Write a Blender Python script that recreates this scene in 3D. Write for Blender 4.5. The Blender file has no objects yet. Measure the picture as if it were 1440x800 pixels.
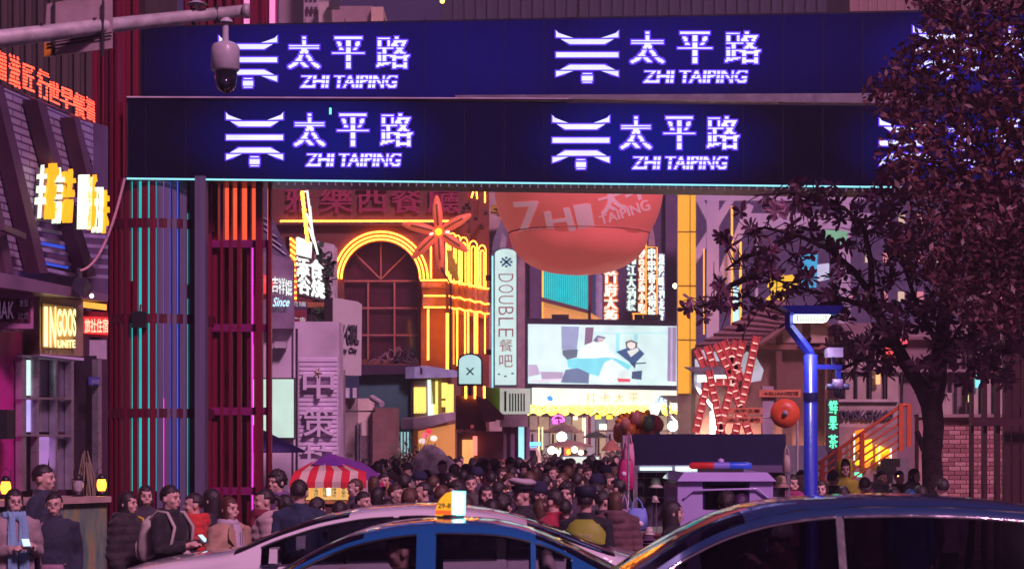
import bpy, bmesh, math, random
from mathutils import Vector, Matrix, Euler, noise
R = math.radians
rnd = random.Random(7)
scene = bpy.context.scene
COL = scene.collection
# ------------------------------------------------------------------ camera
F = 2800.0          # focal length in photograph pixels (1440 wide)
H = 2.0             # eye height
HY = 626.0          # row of the horizon in the photograph
cam_d = bpy.data.cameras.new('camera'); cam = bpy.data.objects.new('camera', cam_d); COL.objects.link(cam)
cam.location = (0, 0, H); cam.rotation_euler = (R(90), 0, 0)
cam_d.sensor_width = 36; cam_d.lens = 70; cam_d.shift_y = (HY-400)/1440.0
cam_d.clip_start = 0.3; cam_d.clip_end = 3000
cam_d.dof.use_dof = True; cam_d.dof.focus_distance = 27; cam_d.dof.aperture_fstop = 4.0
scene.camera = cam
# ------------------------------------------------------------------ night sky, city glow, exposure
world = bpy.data.worlds.new("World"); scene.world = world; world.use_nodes = True
wn = world.node_tree.nodes; wl = world.node_tree.links
bg = wn['Background']; bg.inputs['Strength'].default_value = 0.08
sky = wn.new('ShaderNodeTexSky'); sky.sky_type = 'NISHITA'; sky.sun_disc = False
sky.sun_elevation = R(3); sky.sun_rotation = R(200)
mul = wn.new('ShaderNodeMixRGB'); mul.blend_type = 'MULTIPLY'; mul.inputs[0].default_value = 1
mul.inputs[2].default_value = (0.03, 0.015, 0.06, 1)
addn = wn.new('ShaderNodeMixRGB'); addn.blend_type = 'ADD'; addn.inputs[0].default_value = 1
addn.inputs[2].default_value = (0.15, 0.05, 0.42, 1)       # light-polluted violet night air
wl.new(sky.outputs[0], mul.inputs[1]); wl.new(mul.outputs[0], addn.inputs[1]); wl.new(addn.outputs[0], bg.inputs['Color'])
sun_d = bpy.data.lights.new('sun', 'SUN'); sun = bpy.data.objects.new('sun', sun_d); COL.objects.link(sun)
sun_d.energy = 2.0; sun_d.angle = R(10); sun_d.color = (1.0, 0.47, 0.80)
sun.rotation_euler = (R(49), 0, R(30))
scene.view_settings.view_transform = 'Standard'; scene.view_settings.look = 'None'
scene.view_settings.exposure = 0.6; scene.view_settings.gamma = 1
scene.render.engine = 'CYCLES'
scene.cycles.max_bounces = 6; scene.cycles.transparent_max_bounces = 12
scene.cycles.sample_clamp_indirect = 4; scene.cycles.sample_clamp_direct = 0
scene.cycles.caustics_reflective = False; scene.cycles.caustics_refractive = False
try: scene.cycles.use_light_tree = True
except Exception: pass

# ------------------------------------------------------------------ planes that stand in the world
class Plane:
    """upright plane y = D + k*x ; pt() finds where a sight line meets it, off moves towards the street"""
    def __init__(s, D, k=0.0):
        s.D = D; s.k = k
        n = Vector((k, -1, 0)); n.normalize(); s.n = n
    def pt(s, px, py, off=0.0):
        y = (s.D-off*math.sqrt(1+s.k*s.k))/(1-s.k*(px-720)/F)
        return Vector(((px-720)*y/F, y, H+(HY-py)*y/F))
    def depth(s, px): return s.D/(1-s.k*(px-720)/F)
def pl_at(D, px, k):     # plane with slope k passing at depth D under column px
    return Plane(D*(1-k*(px-720)/F), k)
def W(px, py, D): return Vector(((px-720)*D/F, D, H+(HY-py)*D/F))
def GX(px, D): return (px-720)*D/F
def GZ(py, D): return H+(HY-py)*D/F

# ------------------------------------------------------------------ materials
MATS = {}
def mat(name, col, rough=0.6, metal=0.0, var=0.25, scale=3.0, bump=0.15, coat=0.0, objcol=False, spec=0.5, wear=None):
    if name in MATS: return MATS[name]
    m = bpy.data.materials.new(name); m.use_nodes = True; MATS[name] = m
    n = m.node_tree.nodes; l = m.node_tree.links; b = n['Principled BSDF']
    b.inputs['Roughness'].default_value = rough; b.inputs['Metallic'].default_value = metal
    b.inputs['Coat Weight'].default_value = coat; b.inputs['Coat Roughness'].default_value = 0.04
    b.inputs['Specular IOR Level'].default_value = spec
    tc = n.new('ShaderNodeTexCoord')
    nz = n.new('ShaderNodeTexNoise'); nz.inputs['Scale'].default_value = scale; nz.inputs['Detail'].default_value = 6
    l.new(tc.outputs['Object'], nz.inputs['Vector'])
    mr = n.new('ShaderNodeMapRange'); mr.inputs[1].default_value = 0.3; mr.inputs[2].default_value = 0.7
    mr.inputs[3].default_value = 1-var; mr.inputs[4].default_value = 1+var*0.6
    l.new(nz.outputs[0], mr.inputs[0])
    mx = n.new('ShaderNodeVectorMath'); mx.operation = 'SCALE'
    if objcol:
        oi = n.new('ShaderNodeObjectInfo'); l.new(oi.outputs['Color'], mx.inputs[0])
    else: mx.inputs[0].default_value = col[:3]
    l.new(mr.outputs[0], mx.inputs['Scale']); l.new(mx.outputs[0], b.inputs['Base Color'])
    mr2 = n.new('ShaderNodeMapRange'); mr2.inputs[3].default_value = max(0.02, rough-0.12); mr2.inputs[4].default_value = min(1, rough+0.12)
    nz2 = n.new('ShaderNodeTexNoise'); nz2.inputs['Scale'].default_value = scale*4; nz2.inputs['Detail'].default_value = 4
    l.new(tc.outputs['Object'], nz2.inputs['Vector'])
    if coat < 0.3:
        l.new(nz2.outputs[0], mr2.inputs[0]); l.new(mr2.outputs[0], b.inputs['Roughness'])
    if bump > 0:
        bp = n.new('ShaderNodeBump'); bp.inputs['Strength'].default_value = bump; bp.inputs['Distance'].default_value = 0.02
        l.new(nz2.outputs[0], bp.inputs['Height']); l.new(bp.outputs[0], b.inputs['Normal'])
    return m
def glow(name, col, st=1.0):
    if name in MATS: return MATS[name]
    m = bpy.data.materials.new(name); m.use_nodes = True; MATS[name] = m
    n = m.node_tree.nodes; l = m.node_tree.links; b = n['Principled BSDF']
    b.inputs['Base Color'].default_value = (*[min(1, c*0.5) for c in col[:3]], 1); b.inputs['Roughness'].default_value = 0.4
    b.inputs['Emission Color'].default_value = (*col[:3], 1); b.inputs['Emission Strength'].default_value = st
    # slight unevenness of tubes and letter boxes
    tc = n.new('ShaderNodeTexCoord'); nz = n.new('ShaderNodeTexNoise'); nz.inputs['Scale'].default_value = 1.7
    l.new(tc.outputs['Object'], nz.inputs['Vector'])
    mr = n.new('ShaderNodeMapRange'); mr.inputs[3].default_value = st*0.7; mr.inputs[4].default_value = st*1.3
    l.new(nz.outputs[0], mr.inputs[0]); l.new(mr.outputs[0], b.inputs['Emission Strength'])
    return m
def striped(name, col, st, period, duty, axis=2, off=(0.01, 0.01, 0.02)):
    """LED rows: bright bands along an axis with dark gaps"""
    if name in MATS: return MATS[name]
    m = bpy.data.materials.new(name); m.use_nodes = True; MATS[name] = m
    n = m.node_tree.nodes; l = m.node_tree.links; b = n['Principled BSDF']
    b.inputs['Base Color'].default_value = (0.02, 0.02, 0.03, 1)
    g = n.new('ShaderNodeNewGeometry'); sp = n.new('ShaderNodeSeparateXYZ'); l.new(g.outputs['Position'], sp.inputs[0])
    md = n.new('ShaderNodeMath'); md.operation = 'FLOORED_MODULO'; md.inputs[1].default_value = period
    l.new(sp.outputs[axis], md.inputs[0])
    lt = n.new('ShaderNodeMath'); lt.operation = 'LESS_THAN'; lt.inputs[1].default_value = period*duty; l.new(md.outputs[0], lt.inputs[0])
    mx = n.new('ShaderNodeMixRGB'); mx.inputs[1].default_value = (*off, 1); mx.inputs[2].default_value = (*[c*st for c in col], 1)
    l.new(lt.outputs[0], mx.inputs[0]); l.new(mx.outputs[0], b.inputs['Emission Color']); b.inputs['Emission Strength'].default_value = 1
    return m
def glass(name, col=(0.9, 0.95, 1), alpha=0.35, rough=0.03):
    """tinted pane: see-through tint plus mirror reflections"""
    if name in MATS: return MATS[name]
    m = bpy.data.materials.new(name); m.use_nodes = True; MATS[name] = m
    n = m.node_tree.nodes; l = m.node_tree.links
    for x in list(n):
        if x.type != 'OUTPUT_MATERIAL': n.remove(x)
    out = [x for x in n if x.type == 'OUTPUT_MATERIAL'][0]
    tr = n.new('ShaderNodeBsdfTransparent'); tr.inputs[0].default_value = (*[c*(1-alpha) for c in col], 1)
    gl = n.new('ShaderNodeBsdfGlossy'); gl.inputs['Roughness'].default_value = rough
    fr = n.new('ShaderNodeFresnel'); fr.inputs[0].default_value = 1.5
    mx = n.new('ShaderNodeMixShader'); l.new(fr.outputs[0], mx.inputs[0]); l.new(tr.outputs[0], mx.inputs[1]); l.new(gl.outputs[0], mx.inputs[2])
    l.new(mx.outputs[0], out.inputs[0])
    return m

# ------------------------------------------------------------------ mesh building
ORG = {}
class MB:
    def __init__(s): s.v = []; s.f = []; s.sm = []; s.mi = []; s.cm = 0
    def add(s, vs, fs, smooth=False):
        o = len(s.v); s.v += [tuple(v) for v in vs]
        for f in fs: s.f.append(tuple(i+o for i in f)); s.sm.append(smooth); s.mi.append(s.cm)
        return s
    def box(s, a, b):
        x0, y0, z0 = [min(p, q) for p, q in zip(a, b)]; x1, y1, z1 = [max(p, q) for p, q in zip(a, b)]
        return s.add([(x0,y0,z0),(x1,y0,z0),(x1,y1,z0),(x0,y1,z0),(x0,y0,z1),(x1,y0,z1),(x1,y1,z1),(x0,y1,z1)],
              [(0,3,2,1),(4,5,6,7),(0,1,5,4),(1,2,6,5),(2,3,7,6),(3,0,4,7)])
    def hexa(s, p): # 8 corners: bottom 4, top 4
        return s.add(p, [(0,3,2,1),(4,5,6,7),(0,1,5,4),(1,2,6,5),(2,3,7,6),(3,0,4,7)])
    def slab(s, front, n, th):  # polygon (list of points), thickness th away from n
        k = len(front); back = [p - n*th for p in front]
        return s.add(list(front)+back, [tuple(range(k)), tuple(range(2*k-1, k-1, -1))]+[(i, i+k, (i+1)%k+k, (i+1)%k) for i in range(k)])
    def quad(s, *p): return s.add(p, [tuple(range(len(p)))])
    def tube(s, pts, r, n=8, closed=False, smooth=True, caps=True):
        pts = [Vector(p) for p in pts]; m = len(pts); vs = []; up = None
        for i, p in enumerate(pts):
            a = pts[(i-1) % m] if (i or closed) else p; b = pts[(i+1) % m] if (i < m-1 or closed) else p
            t = (b-a); t = t.normalized() if t.length > 1e-9 else Vector((0,0,1))
            if up is None:
                up = Vector((0,0,1)) if abs(t.z) < 0.9 else Vector((1,0,0))
            x = up.cross(t); x = x.normalized() if x.length > 1e-6 else Vector((1,0,0)); y = t.cross(x); up = y
            rr = r[i] if isinstance(r, (list, tuple)) else r
            for j in range(n):
                q = 2*math.pi*j/n; vs.append(p + x*math.cos(q)*rr + y*math.sin(q)*rr)
        fs = []
        for i in range(m if closed else m-1):
            for j in range(n):
                a = i*n+j; b = i*n+(j+1)%n; c = ((i+1)%m)*n+(j+1)%n; d = ((i+1)%m)*n+j
                fs.append((a,b,c,d))
        s.add(vs, fs, smooth)
        if caps and not closed:
            s.add([vs[j] for j in range(n)], [tuple(range(n-1,-1,-1))]); s.add([vs[(m-1)*n+j] for j in range(n)], [tuple(range(n))])
        return s
    def lathe(s, prof, c=(0,0,0), n=16, axis='z', smooth=True, a0=0, a1=2*math.pi):
        vs = []; c = Vector(c); full = abs(a1-a0-2*math.pi) < 1e-6; k = n if full else n+1
        for r, z in prof:
            for j in range(k):
                q = a0+(a1-a0)*j/n; x, y = r*math.cos(q), r*math.sin(q)
                vs.append(c+(Vector((x,y,z)) if axis == 'z' else Vector((x,z,y)) if axis == 'y' else Vector((z,x,y))))
        fs = [(i*k+j, i*k+(j+1)%k, (i+1)*k+(j+1)%k, (i+1)*k+j) for i in range(len(prof)-1) for j in range(n)]
        return s.add(vs, fs, smooth)
    def ball(s, c, r, n=12, m=8, sq=1.0):
        r = r if isinstance(r, (list, tuple)) else (r, r, r); c = Vector(c)
        vs = [c+Vector((0,0,-r[2]))]
        for i in range(1, m):
            a = -math.pi/2+math.pi*i/m
            for j in range(n):
                b = 2*math.pi*j/n; vs.append(c+Vector((r[0]*math.cos(a)*math.cos(b), r[1]*math.cos(a)*math.sin(b), r[2]*math.sin(a))))
        vs.append(c+Vector((0,0,r[2]))); fs = []
        for j in range(n):
            fs.append((0, 1+(j+1)%n, 1+j)); t = len(vs)-1; o = 1+(m-2)*n; fs.append((t, o+j, o+(j+1)%n))
        for i in range(m-2):
            for j in range(n):
                a = 1+i*n+j; b = 1+i*n+(j+1)%n; fs.append((a, b, b+n, a+n))
        return s.add(vs, fs, True)
    def mesh(s, name, off=(0,0,0)):
        me = bpy.data.meshes.new(name); ox, oy, oz = off
        me.from_pydata([(x-ox, y-oy, z-oz) for x, y, z in s.v], [], s.f)
        me.polygons.foreach_set('use_smooth', s.sm)
        if any(s.mi): me.polygons.foreach_set('material_index', s.mi)
        me.update(); return me
    def build(s, name, m, parent=None, **kw):
        off = ORG.get(parent.name, Vector((0,0,0))) if parent else Vector((0,0,0))
        me = s.mesh(name, off)
        for q in (m if isinstance(m, (list, tuple)) else [m]): me.materials.append(q)
        return link(name, me, parent, **kw)
def link(name, me, parent=None, **kw):
    o = bpy.data.objects.new(name, me); COL.objects.link(o)
    if parent: o.parent = parent; ORG[o.name] = ORG.get(parent.name, Vector((0,0,0)))
    tag(o, **kw); return o
def tag(o, label=None, cat=None, group=None, kind=None):
    if label: o['label'] = label
    if cat: o['category'] = cat
    if group: o['group'] = group
    if kind: o['kind'] = kind
    return o
def thing(name, label, cat, loc, group=None, rz=0):
    o = bpy.data.objects.new(name, None); COL.objects.link(o); o.location = loc; o.rotation_euler.z = rz
    o.empty_display_size = 0.2; ORG[o.name] = Vector(loc)
    return tag(o, label, cat, group)
CUBE = {}
def piece(name, m, parent, c, size, rot=None, smooth=False):
    """one small piece (slat, brick, bar): shares the mesh of its like"""
    if m.name not in CUBE:
        me = MB().box((-.5,-.5,-.5), (.5,.5,.5)).mesh(name); me.materials.append(m); CUBE[m.name] = me
    o = bpy.data.objects.new(name, CUBE[m.name]); COL.objects.link(o)
    o.parent = parent; ORG[o.name] = ORG.get(parent.name, Vector((0,0,0)))
    o.location = Vector(c)-ORG.get(parent.name, Vector((0,0,0))); o.scale = size
    if rot: o.rotation_euler = rot
    return o
def copy_tree(o, parent=None):
    c = o.copy(); COL.objects.link(c)
    if parent: c.parent = parent
    for ch in o.children: copy_tree(ch, c)
    return c
def pbox(pl, x0, y0, x1, y1, name, m, parent, th=0.1, off=0.0, **kw):
    """upright board between two picture columns and rows, lying on plane pl"""
    b = MB(); b.slab([pl.pt(x0,y1,off), pl.pt(x1,y1,off), pl.pt(x1,y0,off), pl.pt(x0,y0,off)], pl.n, th)
    return b.build(name, m, parent, **kw)
def slabpx(b, pl, pts, th=0.05, off=0.0):
    """outline in picture coordinates, given anticlockwise seen from the street or not"""
    P = [pl.pt(x, y, off) for x, y in pts]
    area = sum(pts[i][0]*pts[(i+1)%len(pts)][1]-pts[(i+1)%len(pts)][0]*pts[i][1] for i in range(len(pts)))
    if area > 0: P.reverse()
    b.slab(P, pl.n, th); return b
# ------------------------------------------------------------------ lettering
TCACHE = {}
def text_mesh(s, bold=0.0, ext=0.0, res=3):
    k = (s, bold, ext)
    if k in TCACHE: return TCACHE[k]
    cu = bpy.data.curves.new('lettering', 'FONT'); cu.body = s; cu.offset = bold; cu.extrude = ext; cu.resolution_u = res
    ob = bpy.data.objects.new('lettering', cu); COL.objects.link(ob)
    dg = bpy.context.evaluated_depsgraph_get()
    me = bpy.data.meshes.new_from_object(ob.evaluated_get(dg))
    V = [v.co.copy() for v in me.vertices]; P = [tuple(p.vertices) for p in me.polygons]
    bpy.data.objects.remove(ob); bpy.data.curves.remove(cu); bpy.data.meshes.remove(me)
    TCACHE[k] = (V, P); return V, P
def lettering(s, pl, x0, y0, x1, y1, m, parent, name='lettering', off=0.006, bold=0.0, th=0.0, shear=0.0, slope=0.0, **kw):
    V, P = text_mesh(s, bold, 0.02 if th else 0.0)
    if not V: return None
    xs = [v.x for v in V]; ys = [v.y for v in V]; a0, a1, b0, b1 = min(xs), max(xs), min(ys), max(ys)
    b = MB(); out = []
    for v in V:
        u = (v.x-a0)/(a1-a0+1e-9); w = (v.y-b0)/(b1-b0+1e-9)
        px = x0+(x1-x0)*u + shear*w; py = y1+(y0-y1)*w + slope*u
        out.append(pl.pt(px, py, off + (th if v.z > 0 else 0)))
    b.add(out, P)
    return b.build(name, m, parent, **kw)

import numpy as np
RCACHE = {}
def raster(s, rows=28, dil=0, gap=0):
    """the glyphs as lamp rows: list of (u0, v0, u1, v1) cells in 0..1, v up; dil thickens, gap leaves every gap-th row dark"""
    k = (s, rows, dil, gap)
    if k in RCACHE: return RCACHE[k]
    V, P = text_mesh(s)
    X = np.array([(v.x, v.y) for v in V]); lo = X.min(0); hi = X.max(0)
    h = rows; w = max(2, int(round(rows*(hi[0]-lo[0])/(hi[1]-lo[1]+1e-9))))
    Y = (X-lo)/(hi-lo+1e-9)*np.array([w, h]); g = np.zeros((h, w), bool)
    for p in P:
        for t in range(1, len(p)-1):
            a, b, c = Y[p[0]], Y[p[t]], Y[p[t+1]]
            x0, x1 = int(max(0, min(a[0],b[0],c[0])-1)), int(min(w, max(a[0],b[0],c[0])+2)); y0, y1 = int(max(0, min(a[1],b[1],c[1])-1)), int(min(h, max(a[1],b[1],c[1])+2))
            if x1 <= x0 or y1 <= y0: continue
            gx, gy = np.meshgrid(np.arange(x0,x1)+0.5, np.arange(y0,y1)+0.5)
            e = lambda p, q: (q[0]-p[0])*(gy-p[1])-(q[1]-p[1])*(gx-p[0])
            d = [e(a,b), e(b,c), e(c,a)]
            g[y0:y1, x0:x1] |= ((d[0] >= 0)&(d[1] >= 0)&(d[2] >= 0))|((d[0] <= 0)&(d[1] <= 0)&(d[2] <= 0))
    pad = dil+1; g = np.pad(g, pad)
    for _ in range(dil):
        q = g.copy(); q[:, 1:] |= g[:, :-1]
        if _ % 2 == 1: q[1:, :] |= g[:-1, :]
        g = q
    out = []
    for y in range(g.shape[0]):
        if gap and (y-pad) % gap == gap-1: continue
        x = 0; r = g[y]
        while x < g.shape[1]:
            if r[x]:
                x1 = x
                while x1 < g.shape[1] and r[x1]: x1 += 1
                out.append(((x-pad)/w, (y-pad)/h, (x1-pad)/w, (y-pad+1)/h)); x = x1
            else: x += 1
    RCACHE[k] = out; return out
def lamps(s, pl, x0, y0, x1, y1, m, parent, name='lettering', off=0.01, rows=24, dil=1, gap=0, shear=0.0, slope=0.0, grow=0.0, th=0.0, **kw):
    b = MB()
    for u0, v0, u1, v1 in raster(s, rows, dil, gap):
        q = []
        for u, v in ((u0,v0),(u1,v0),(u1,v1),(u0,v1)):
            gx = grow if u == u1 else -grow; gy = grow if v == v0 else -grow
            q.append(pl.pt(x0+(x1-x0)*u+shear*v+gx, y1+(y0-y1)*v+slope*u+gy, off))
        if th: b.slab(q, pl.n, th)
        else: b.quad(*q)
    return b.build(name, m, parent, **kw)
# ================================================================== ground
def ground():
    asphalt = mat('asphalt', (0.045,0.043,0.047), 0.45, var=0.4, scale=2.5, bump=0.5)
    g = MB().quad((-400,-60,-0.004),(400,-60,-0.004),(400,900,-0.004),(-400,900,-0.004)).build('ground', asphalt, kind='structure')
    pav = mat('plaza_paving', (0.16,0.14,0.14), 0.4, var=0.35, scale=1.2, bump=0.3)
    n = pav.node_tree.nodes; l = pav.node_tree.links; b = n['Principled BSDF']
    br = n.new('ShaderNodeTexBrick'); br.inputs['Scale'].default_value = 1.0; br.inputs['Brick Width'].default_value = 0.6; br.inputs['Row Height'].default_value = 0.3
    br.inputs['Mortar Size'].default_value = 0.008; br.inputs['Color1'].default_value = (0.17,0.15,0.15,1); br.inputs['Color2'].default_value = (0.12,0.11,0.12,1); br.inputs['Mortar'].default_value = (0.05,0.05,0.05,1)
    g2 = n.new('ShaderNodeNewGeometry'); l.new(g2.outputs['Position'], br.inputs['Vector']); l.new(br.outputs[0], b.inputs['Base Color'])
    MB().box((-60,17.9,-0.3),(60,170,0.0)).build('pavement', pav, kind='structure')
    kb = mat('kerb_stone', (0.22,0.2,0.2), 0.6)
    MB().box((-60,17.7,-0.3),(60,17.9,0.012)).build('kerb', kb, kind='structure')
    wp = mat('road_paint', (0.7,0.7,0.68), 0.5, var=0.3)
    b = MB()
    for i in range(12): b.quad((-30+i*5.2,15.02,0),(-27+i*5.2,15.02,0),(-27+i*5.2,15.14,0),(-30+i*5.2,15.14,0))
    b.build('lane_marking', wp, kind='structure')
ground()

# ================================================================== the entrance gate
PLo = pl_at(28.0, 180, 0.082)     # front face of the lower beam
PUp = pl_at(30.2, 198, -0.06)     # front face of the upper beam
def screen_mat(name, base, core, blobs, far=1.3):  # blobs paint the blue bloom round the lettering into the panel emission
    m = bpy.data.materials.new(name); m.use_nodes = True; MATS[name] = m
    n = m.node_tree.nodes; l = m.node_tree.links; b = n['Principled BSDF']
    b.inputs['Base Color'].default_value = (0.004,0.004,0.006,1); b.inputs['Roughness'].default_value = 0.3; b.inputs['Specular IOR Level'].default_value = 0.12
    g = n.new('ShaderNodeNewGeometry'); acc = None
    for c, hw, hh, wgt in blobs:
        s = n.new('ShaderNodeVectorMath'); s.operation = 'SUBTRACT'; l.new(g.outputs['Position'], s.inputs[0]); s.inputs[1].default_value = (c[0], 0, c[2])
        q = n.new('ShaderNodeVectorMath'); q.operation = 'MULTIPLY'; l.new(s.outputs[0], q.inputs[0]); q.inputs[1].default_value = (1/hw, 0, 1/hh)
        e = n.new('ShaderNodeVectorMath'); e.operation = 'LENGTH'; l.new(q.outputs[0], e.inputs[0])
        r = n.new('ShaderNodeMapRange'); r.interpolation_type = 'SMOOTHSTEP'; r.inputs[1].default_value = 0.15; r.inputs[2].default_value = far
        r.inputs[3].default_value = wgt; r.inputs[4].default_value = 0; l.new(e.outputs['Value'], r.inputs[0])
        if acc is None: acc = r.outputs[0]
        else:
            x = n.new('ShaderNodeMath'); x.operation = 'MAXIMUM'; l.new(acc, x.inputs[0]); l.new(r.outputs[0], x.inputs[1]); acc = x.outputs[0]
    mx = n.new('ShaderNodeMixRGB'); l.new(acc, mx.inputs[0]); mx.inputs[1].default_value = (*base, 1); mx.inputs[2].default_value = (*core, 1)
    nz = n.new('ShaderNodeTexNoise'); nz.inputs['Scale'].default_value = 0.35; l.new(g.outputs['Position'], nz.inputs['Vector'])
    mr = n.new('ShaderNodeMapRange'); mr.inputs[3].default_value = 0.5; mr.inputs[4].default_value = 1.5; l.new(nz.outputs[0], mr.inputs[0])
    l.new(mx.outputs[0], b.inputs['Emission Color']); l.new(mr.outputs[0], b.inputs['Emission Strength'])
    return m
steel = mat('dark_steel', (0.05,0.045,0.055), 0.4, 0.6)
lilac_trim = mat('galvanised_trim', (0.45,0.42,0.48), 0.35, 0.7)
led = striped('led_glyph', (0.80,0.86,1.0), 2.2, 0.0605, 0.80, off=(0.02,0.02,0.5))
ledbar = glow('led_bar', (0.62,0.68,1.0), 0.85)
halo = glow('led_halo', (0.14,0.045,1.0), 0.5)  # lens bloom round the LEDs, painted as glowing violet outlines
pinhalo = glow('led_red', (1,0.05,0.2), 1.0)
LOGO = [[(0,0),(3,4),(22,11),(0,10)],[(80,0),(77,4),(58,11),(80,10)],[(6,13),(74,13),(62,20),(18,20)],
        [(0,32),(80,32),(80,39),(0,39)],[(18,50),(62,50),(76,57),(5,57)],[(0,59),(22,59),(8,64),(0,67)],
        [(58,59),(80,59),(80,67),(72,64)],[(34,62),(46,62),(46,63.5),(34,63.5)],[(33,66),(47,66),(47,73),(33,73)],[(34,74.5),(46,74.5),(46,76),(34,76)]]
def zhi(gate, pl, x, y, sw=1.0, sh=1.0):
    """one run of the display: emblem, three characters, latin line; x,y = top left of the emblem"""
    b = MB(); h = MB()
    for p in LOGO:
        q = [(x+a*sw, y+c*sh) for a, c in p]; cx = sum(a for a, _ in q)/len(q); cy = sum(c for _, c in q)/len(q)
        slabpx(b, pl, q, 0.004, 0.012)
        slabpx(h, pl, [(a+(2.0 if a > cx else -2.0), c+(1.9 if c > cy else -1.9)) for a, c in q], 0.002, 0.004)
    em = b.build('emblem', ledbar, gate); h.build('emblem_bloom', halo, em)
    for ch, a, bb in (('太',95,138),('平',156,199),('路',217,261)):
        lamps(ch, pl, x+a*sw, y+2*sh, x+bb*sw, y+48*sh, halo, gate, name='character_bloom', off=0.006, rows=26, dil=1, gap=6, grow=2.0)
        lamps(ch, pl, x+a*sw, y+2*sh, x+bb*sw, y+48*sh, ledbar, gate, name='character', off=0.012, rows=26, dil=1, gap=6)
    for tx, a, c in (('ZHI',112,149),('TAIPING',157,243)):
        lamps(tx, pl, x+a*sw, y+57*sh, x+c*sw, y+76*sh, halo, gate, name='word_bloom', off=0.006, rows=12, dil=1, gap=4, shear=2, grow=1.7)
        lamps(tx, pl, x+a*sw, y+57*sh, x+c*sw, y+76*sh, ledbar, gate, name='word', off=0.012, rows=12, dil=1, gap=4, shear=2)
def build_gate():
    g = thing('entrance_gate', 'wide street gate with two black LED beams reading ZHI TAIPING on slatted columns', 'gate', W(720,0,28.5)*Vector((1,1,0)) if False else Vector((0,28.5,0)))
    # lower beam
    c = lambda px, py, pl: tuple(pl.pt(px, py))
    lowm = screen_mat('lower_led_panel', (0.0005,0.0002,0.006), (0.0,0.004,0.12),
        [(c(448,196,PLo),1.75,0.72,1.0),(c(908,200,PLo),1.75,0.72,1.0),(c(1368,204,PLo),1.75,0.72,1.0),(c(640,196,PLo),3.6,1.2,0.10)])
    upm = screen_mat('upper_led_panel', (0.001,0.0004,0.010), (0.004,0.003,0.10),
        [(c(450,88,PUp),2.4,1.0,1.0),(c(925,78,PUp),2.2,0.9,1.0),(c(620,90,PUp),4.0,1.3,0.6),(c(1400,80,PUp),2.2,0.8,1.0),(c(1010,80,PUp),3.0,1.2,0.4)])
    b = MB(); slabpx(b, PLo, [(178,138),(1560,150),(1560,272),(178,251)], 0.9); b.build('lower_beam', steel, g)
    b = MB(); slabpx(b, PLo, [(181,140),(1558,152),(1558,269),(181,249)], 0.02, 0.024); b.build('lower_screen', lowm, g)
    b = MB(); slabpx(b, PUp, [(197,37),(1560,9),(1560,137),(197,145)], 0.9); b.build('upper_beam', steel, g)
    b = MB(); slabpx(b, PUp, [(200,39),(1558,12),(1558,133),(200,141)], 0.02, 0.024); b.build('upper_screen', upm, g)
    off = Plane(PLo.D-0.03, PLo.k); offu = Plane(PUp.D-0.03, PUp.k)
    for x, y in ((318,158),(777,162),(1237,166)): zhi(g, off, x, y)
    for x, y, sw, sh in ((308,50,1.02,0.97),(782,43,1.095,0.97),(1284,36,1.17,0.99)): zhi(g, offu, x, y, sw, sh)
    b = MB(); slabpx(b, PUp, [(640,134),(1290,131),(1290,146),(640,137)], 0.05, 0.12); b.build('trim_rail', lilac_trim, g)
    b = MB(); slabpx(b, PLo, [(178,250),(1290,262.5),(1290,264.5),(178,252)], 0.04, 0.06); b.build('edge_light', glow('edge_light', (0.25,0.75,0.85), 0.8), g)
    b = MB(); slabpx(b, PLo, [(178,135.5),(800,138),(800,139.5),(178,137.5)], 0.04, 0.06); b.build('top_edge', mat('pale_trim', (0.7,0.6,0.7), 0.4, 0.3), g)
    for pl_, r_ in ((off, (150,258)), (offu, (22,134))):
        for i in range(24): piece('panel_seam', mat('seam_black', (0.002,0.002,0.003), 0.6), g, pl_.pt(205+i*56,(r_[0]+r_[1])/2,0.002), (0.010,0.004,(r_[1]-r_[0])/101))
    peg = mat('peg', (0.35,0.3,0.4), 0.4)
    for i in range(78):
        px = 392+i*11.4; p = PLo.pt(px, 252+(px-178)*0.0113+3.2, 0.03); piece('peg', peg, g, p, (0.02,0.02,0.05))
    b = MB(); slabpx(b, off, [(463,152),(466,152),(466,161),(463,161)], 0.004, 0.01); b.build('stray_pixel', glow('green_pixel', (0.1,1,0.4), 1.5), g)
    # ---------------- left column: round bundle of slats with neon between
    maroon = mat('maroon_slat', (0.20,0.008,0.035), 0.38, 0.1, scale=1.5)
    greysl = mat('grey_slat', (0.15,0.13,0.22), 0.45, 0.1, scale=1.5)
    hall = mat('column_core', (0.03,0.01,0.02), 0.5)
    cy = 28.9; cxp = GX(222, 28.9); Rc = 0.80
    ztop = GZ(252, 28.3); zt2 = 9.6
    b = MB(); b.lathe([(0.52,0),(0.52,ztop)], (cxp,cy,0), 20); b.build('column_core', hall, g)
    def onarc(px, rr):
        y = 28.3
        for _ in range(8):
            x = GX(px, y); dx = max(-0.995, min(0.995, (x-cxp)/rr)); y = 0.5*y+0.5*(cy-rr*math.sqrt(1-dx*dx))
        return GX(px, y), y, dx
    slats = [(153,6,0,1),(160,5,0,1),(167,5,0,1),(173,4,0,0),(181.5,8,0,0),(192,7,0,0),(204.5,8,0,0),(215,8,0,0),(225,9,1,0),(235,8,1,0),(244,6,1,0),(256,11,1,0),(269,11,1,0)]
    for px, w, gmat, tall in slats:
        x, y, dx = onarc(px, Rc)
        z1 = zt2 if tall else ztop
        piece('slat', greysl if gmat else maroon, g, (x, y, z1/2), (w/100, 0.12, z1), (0,0,dx*0.9))
    piece('slat', greysl, g, (GX(283.5,28.1), 28.1, ztop/2), (0.145, 0.3, ztop))
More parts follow.
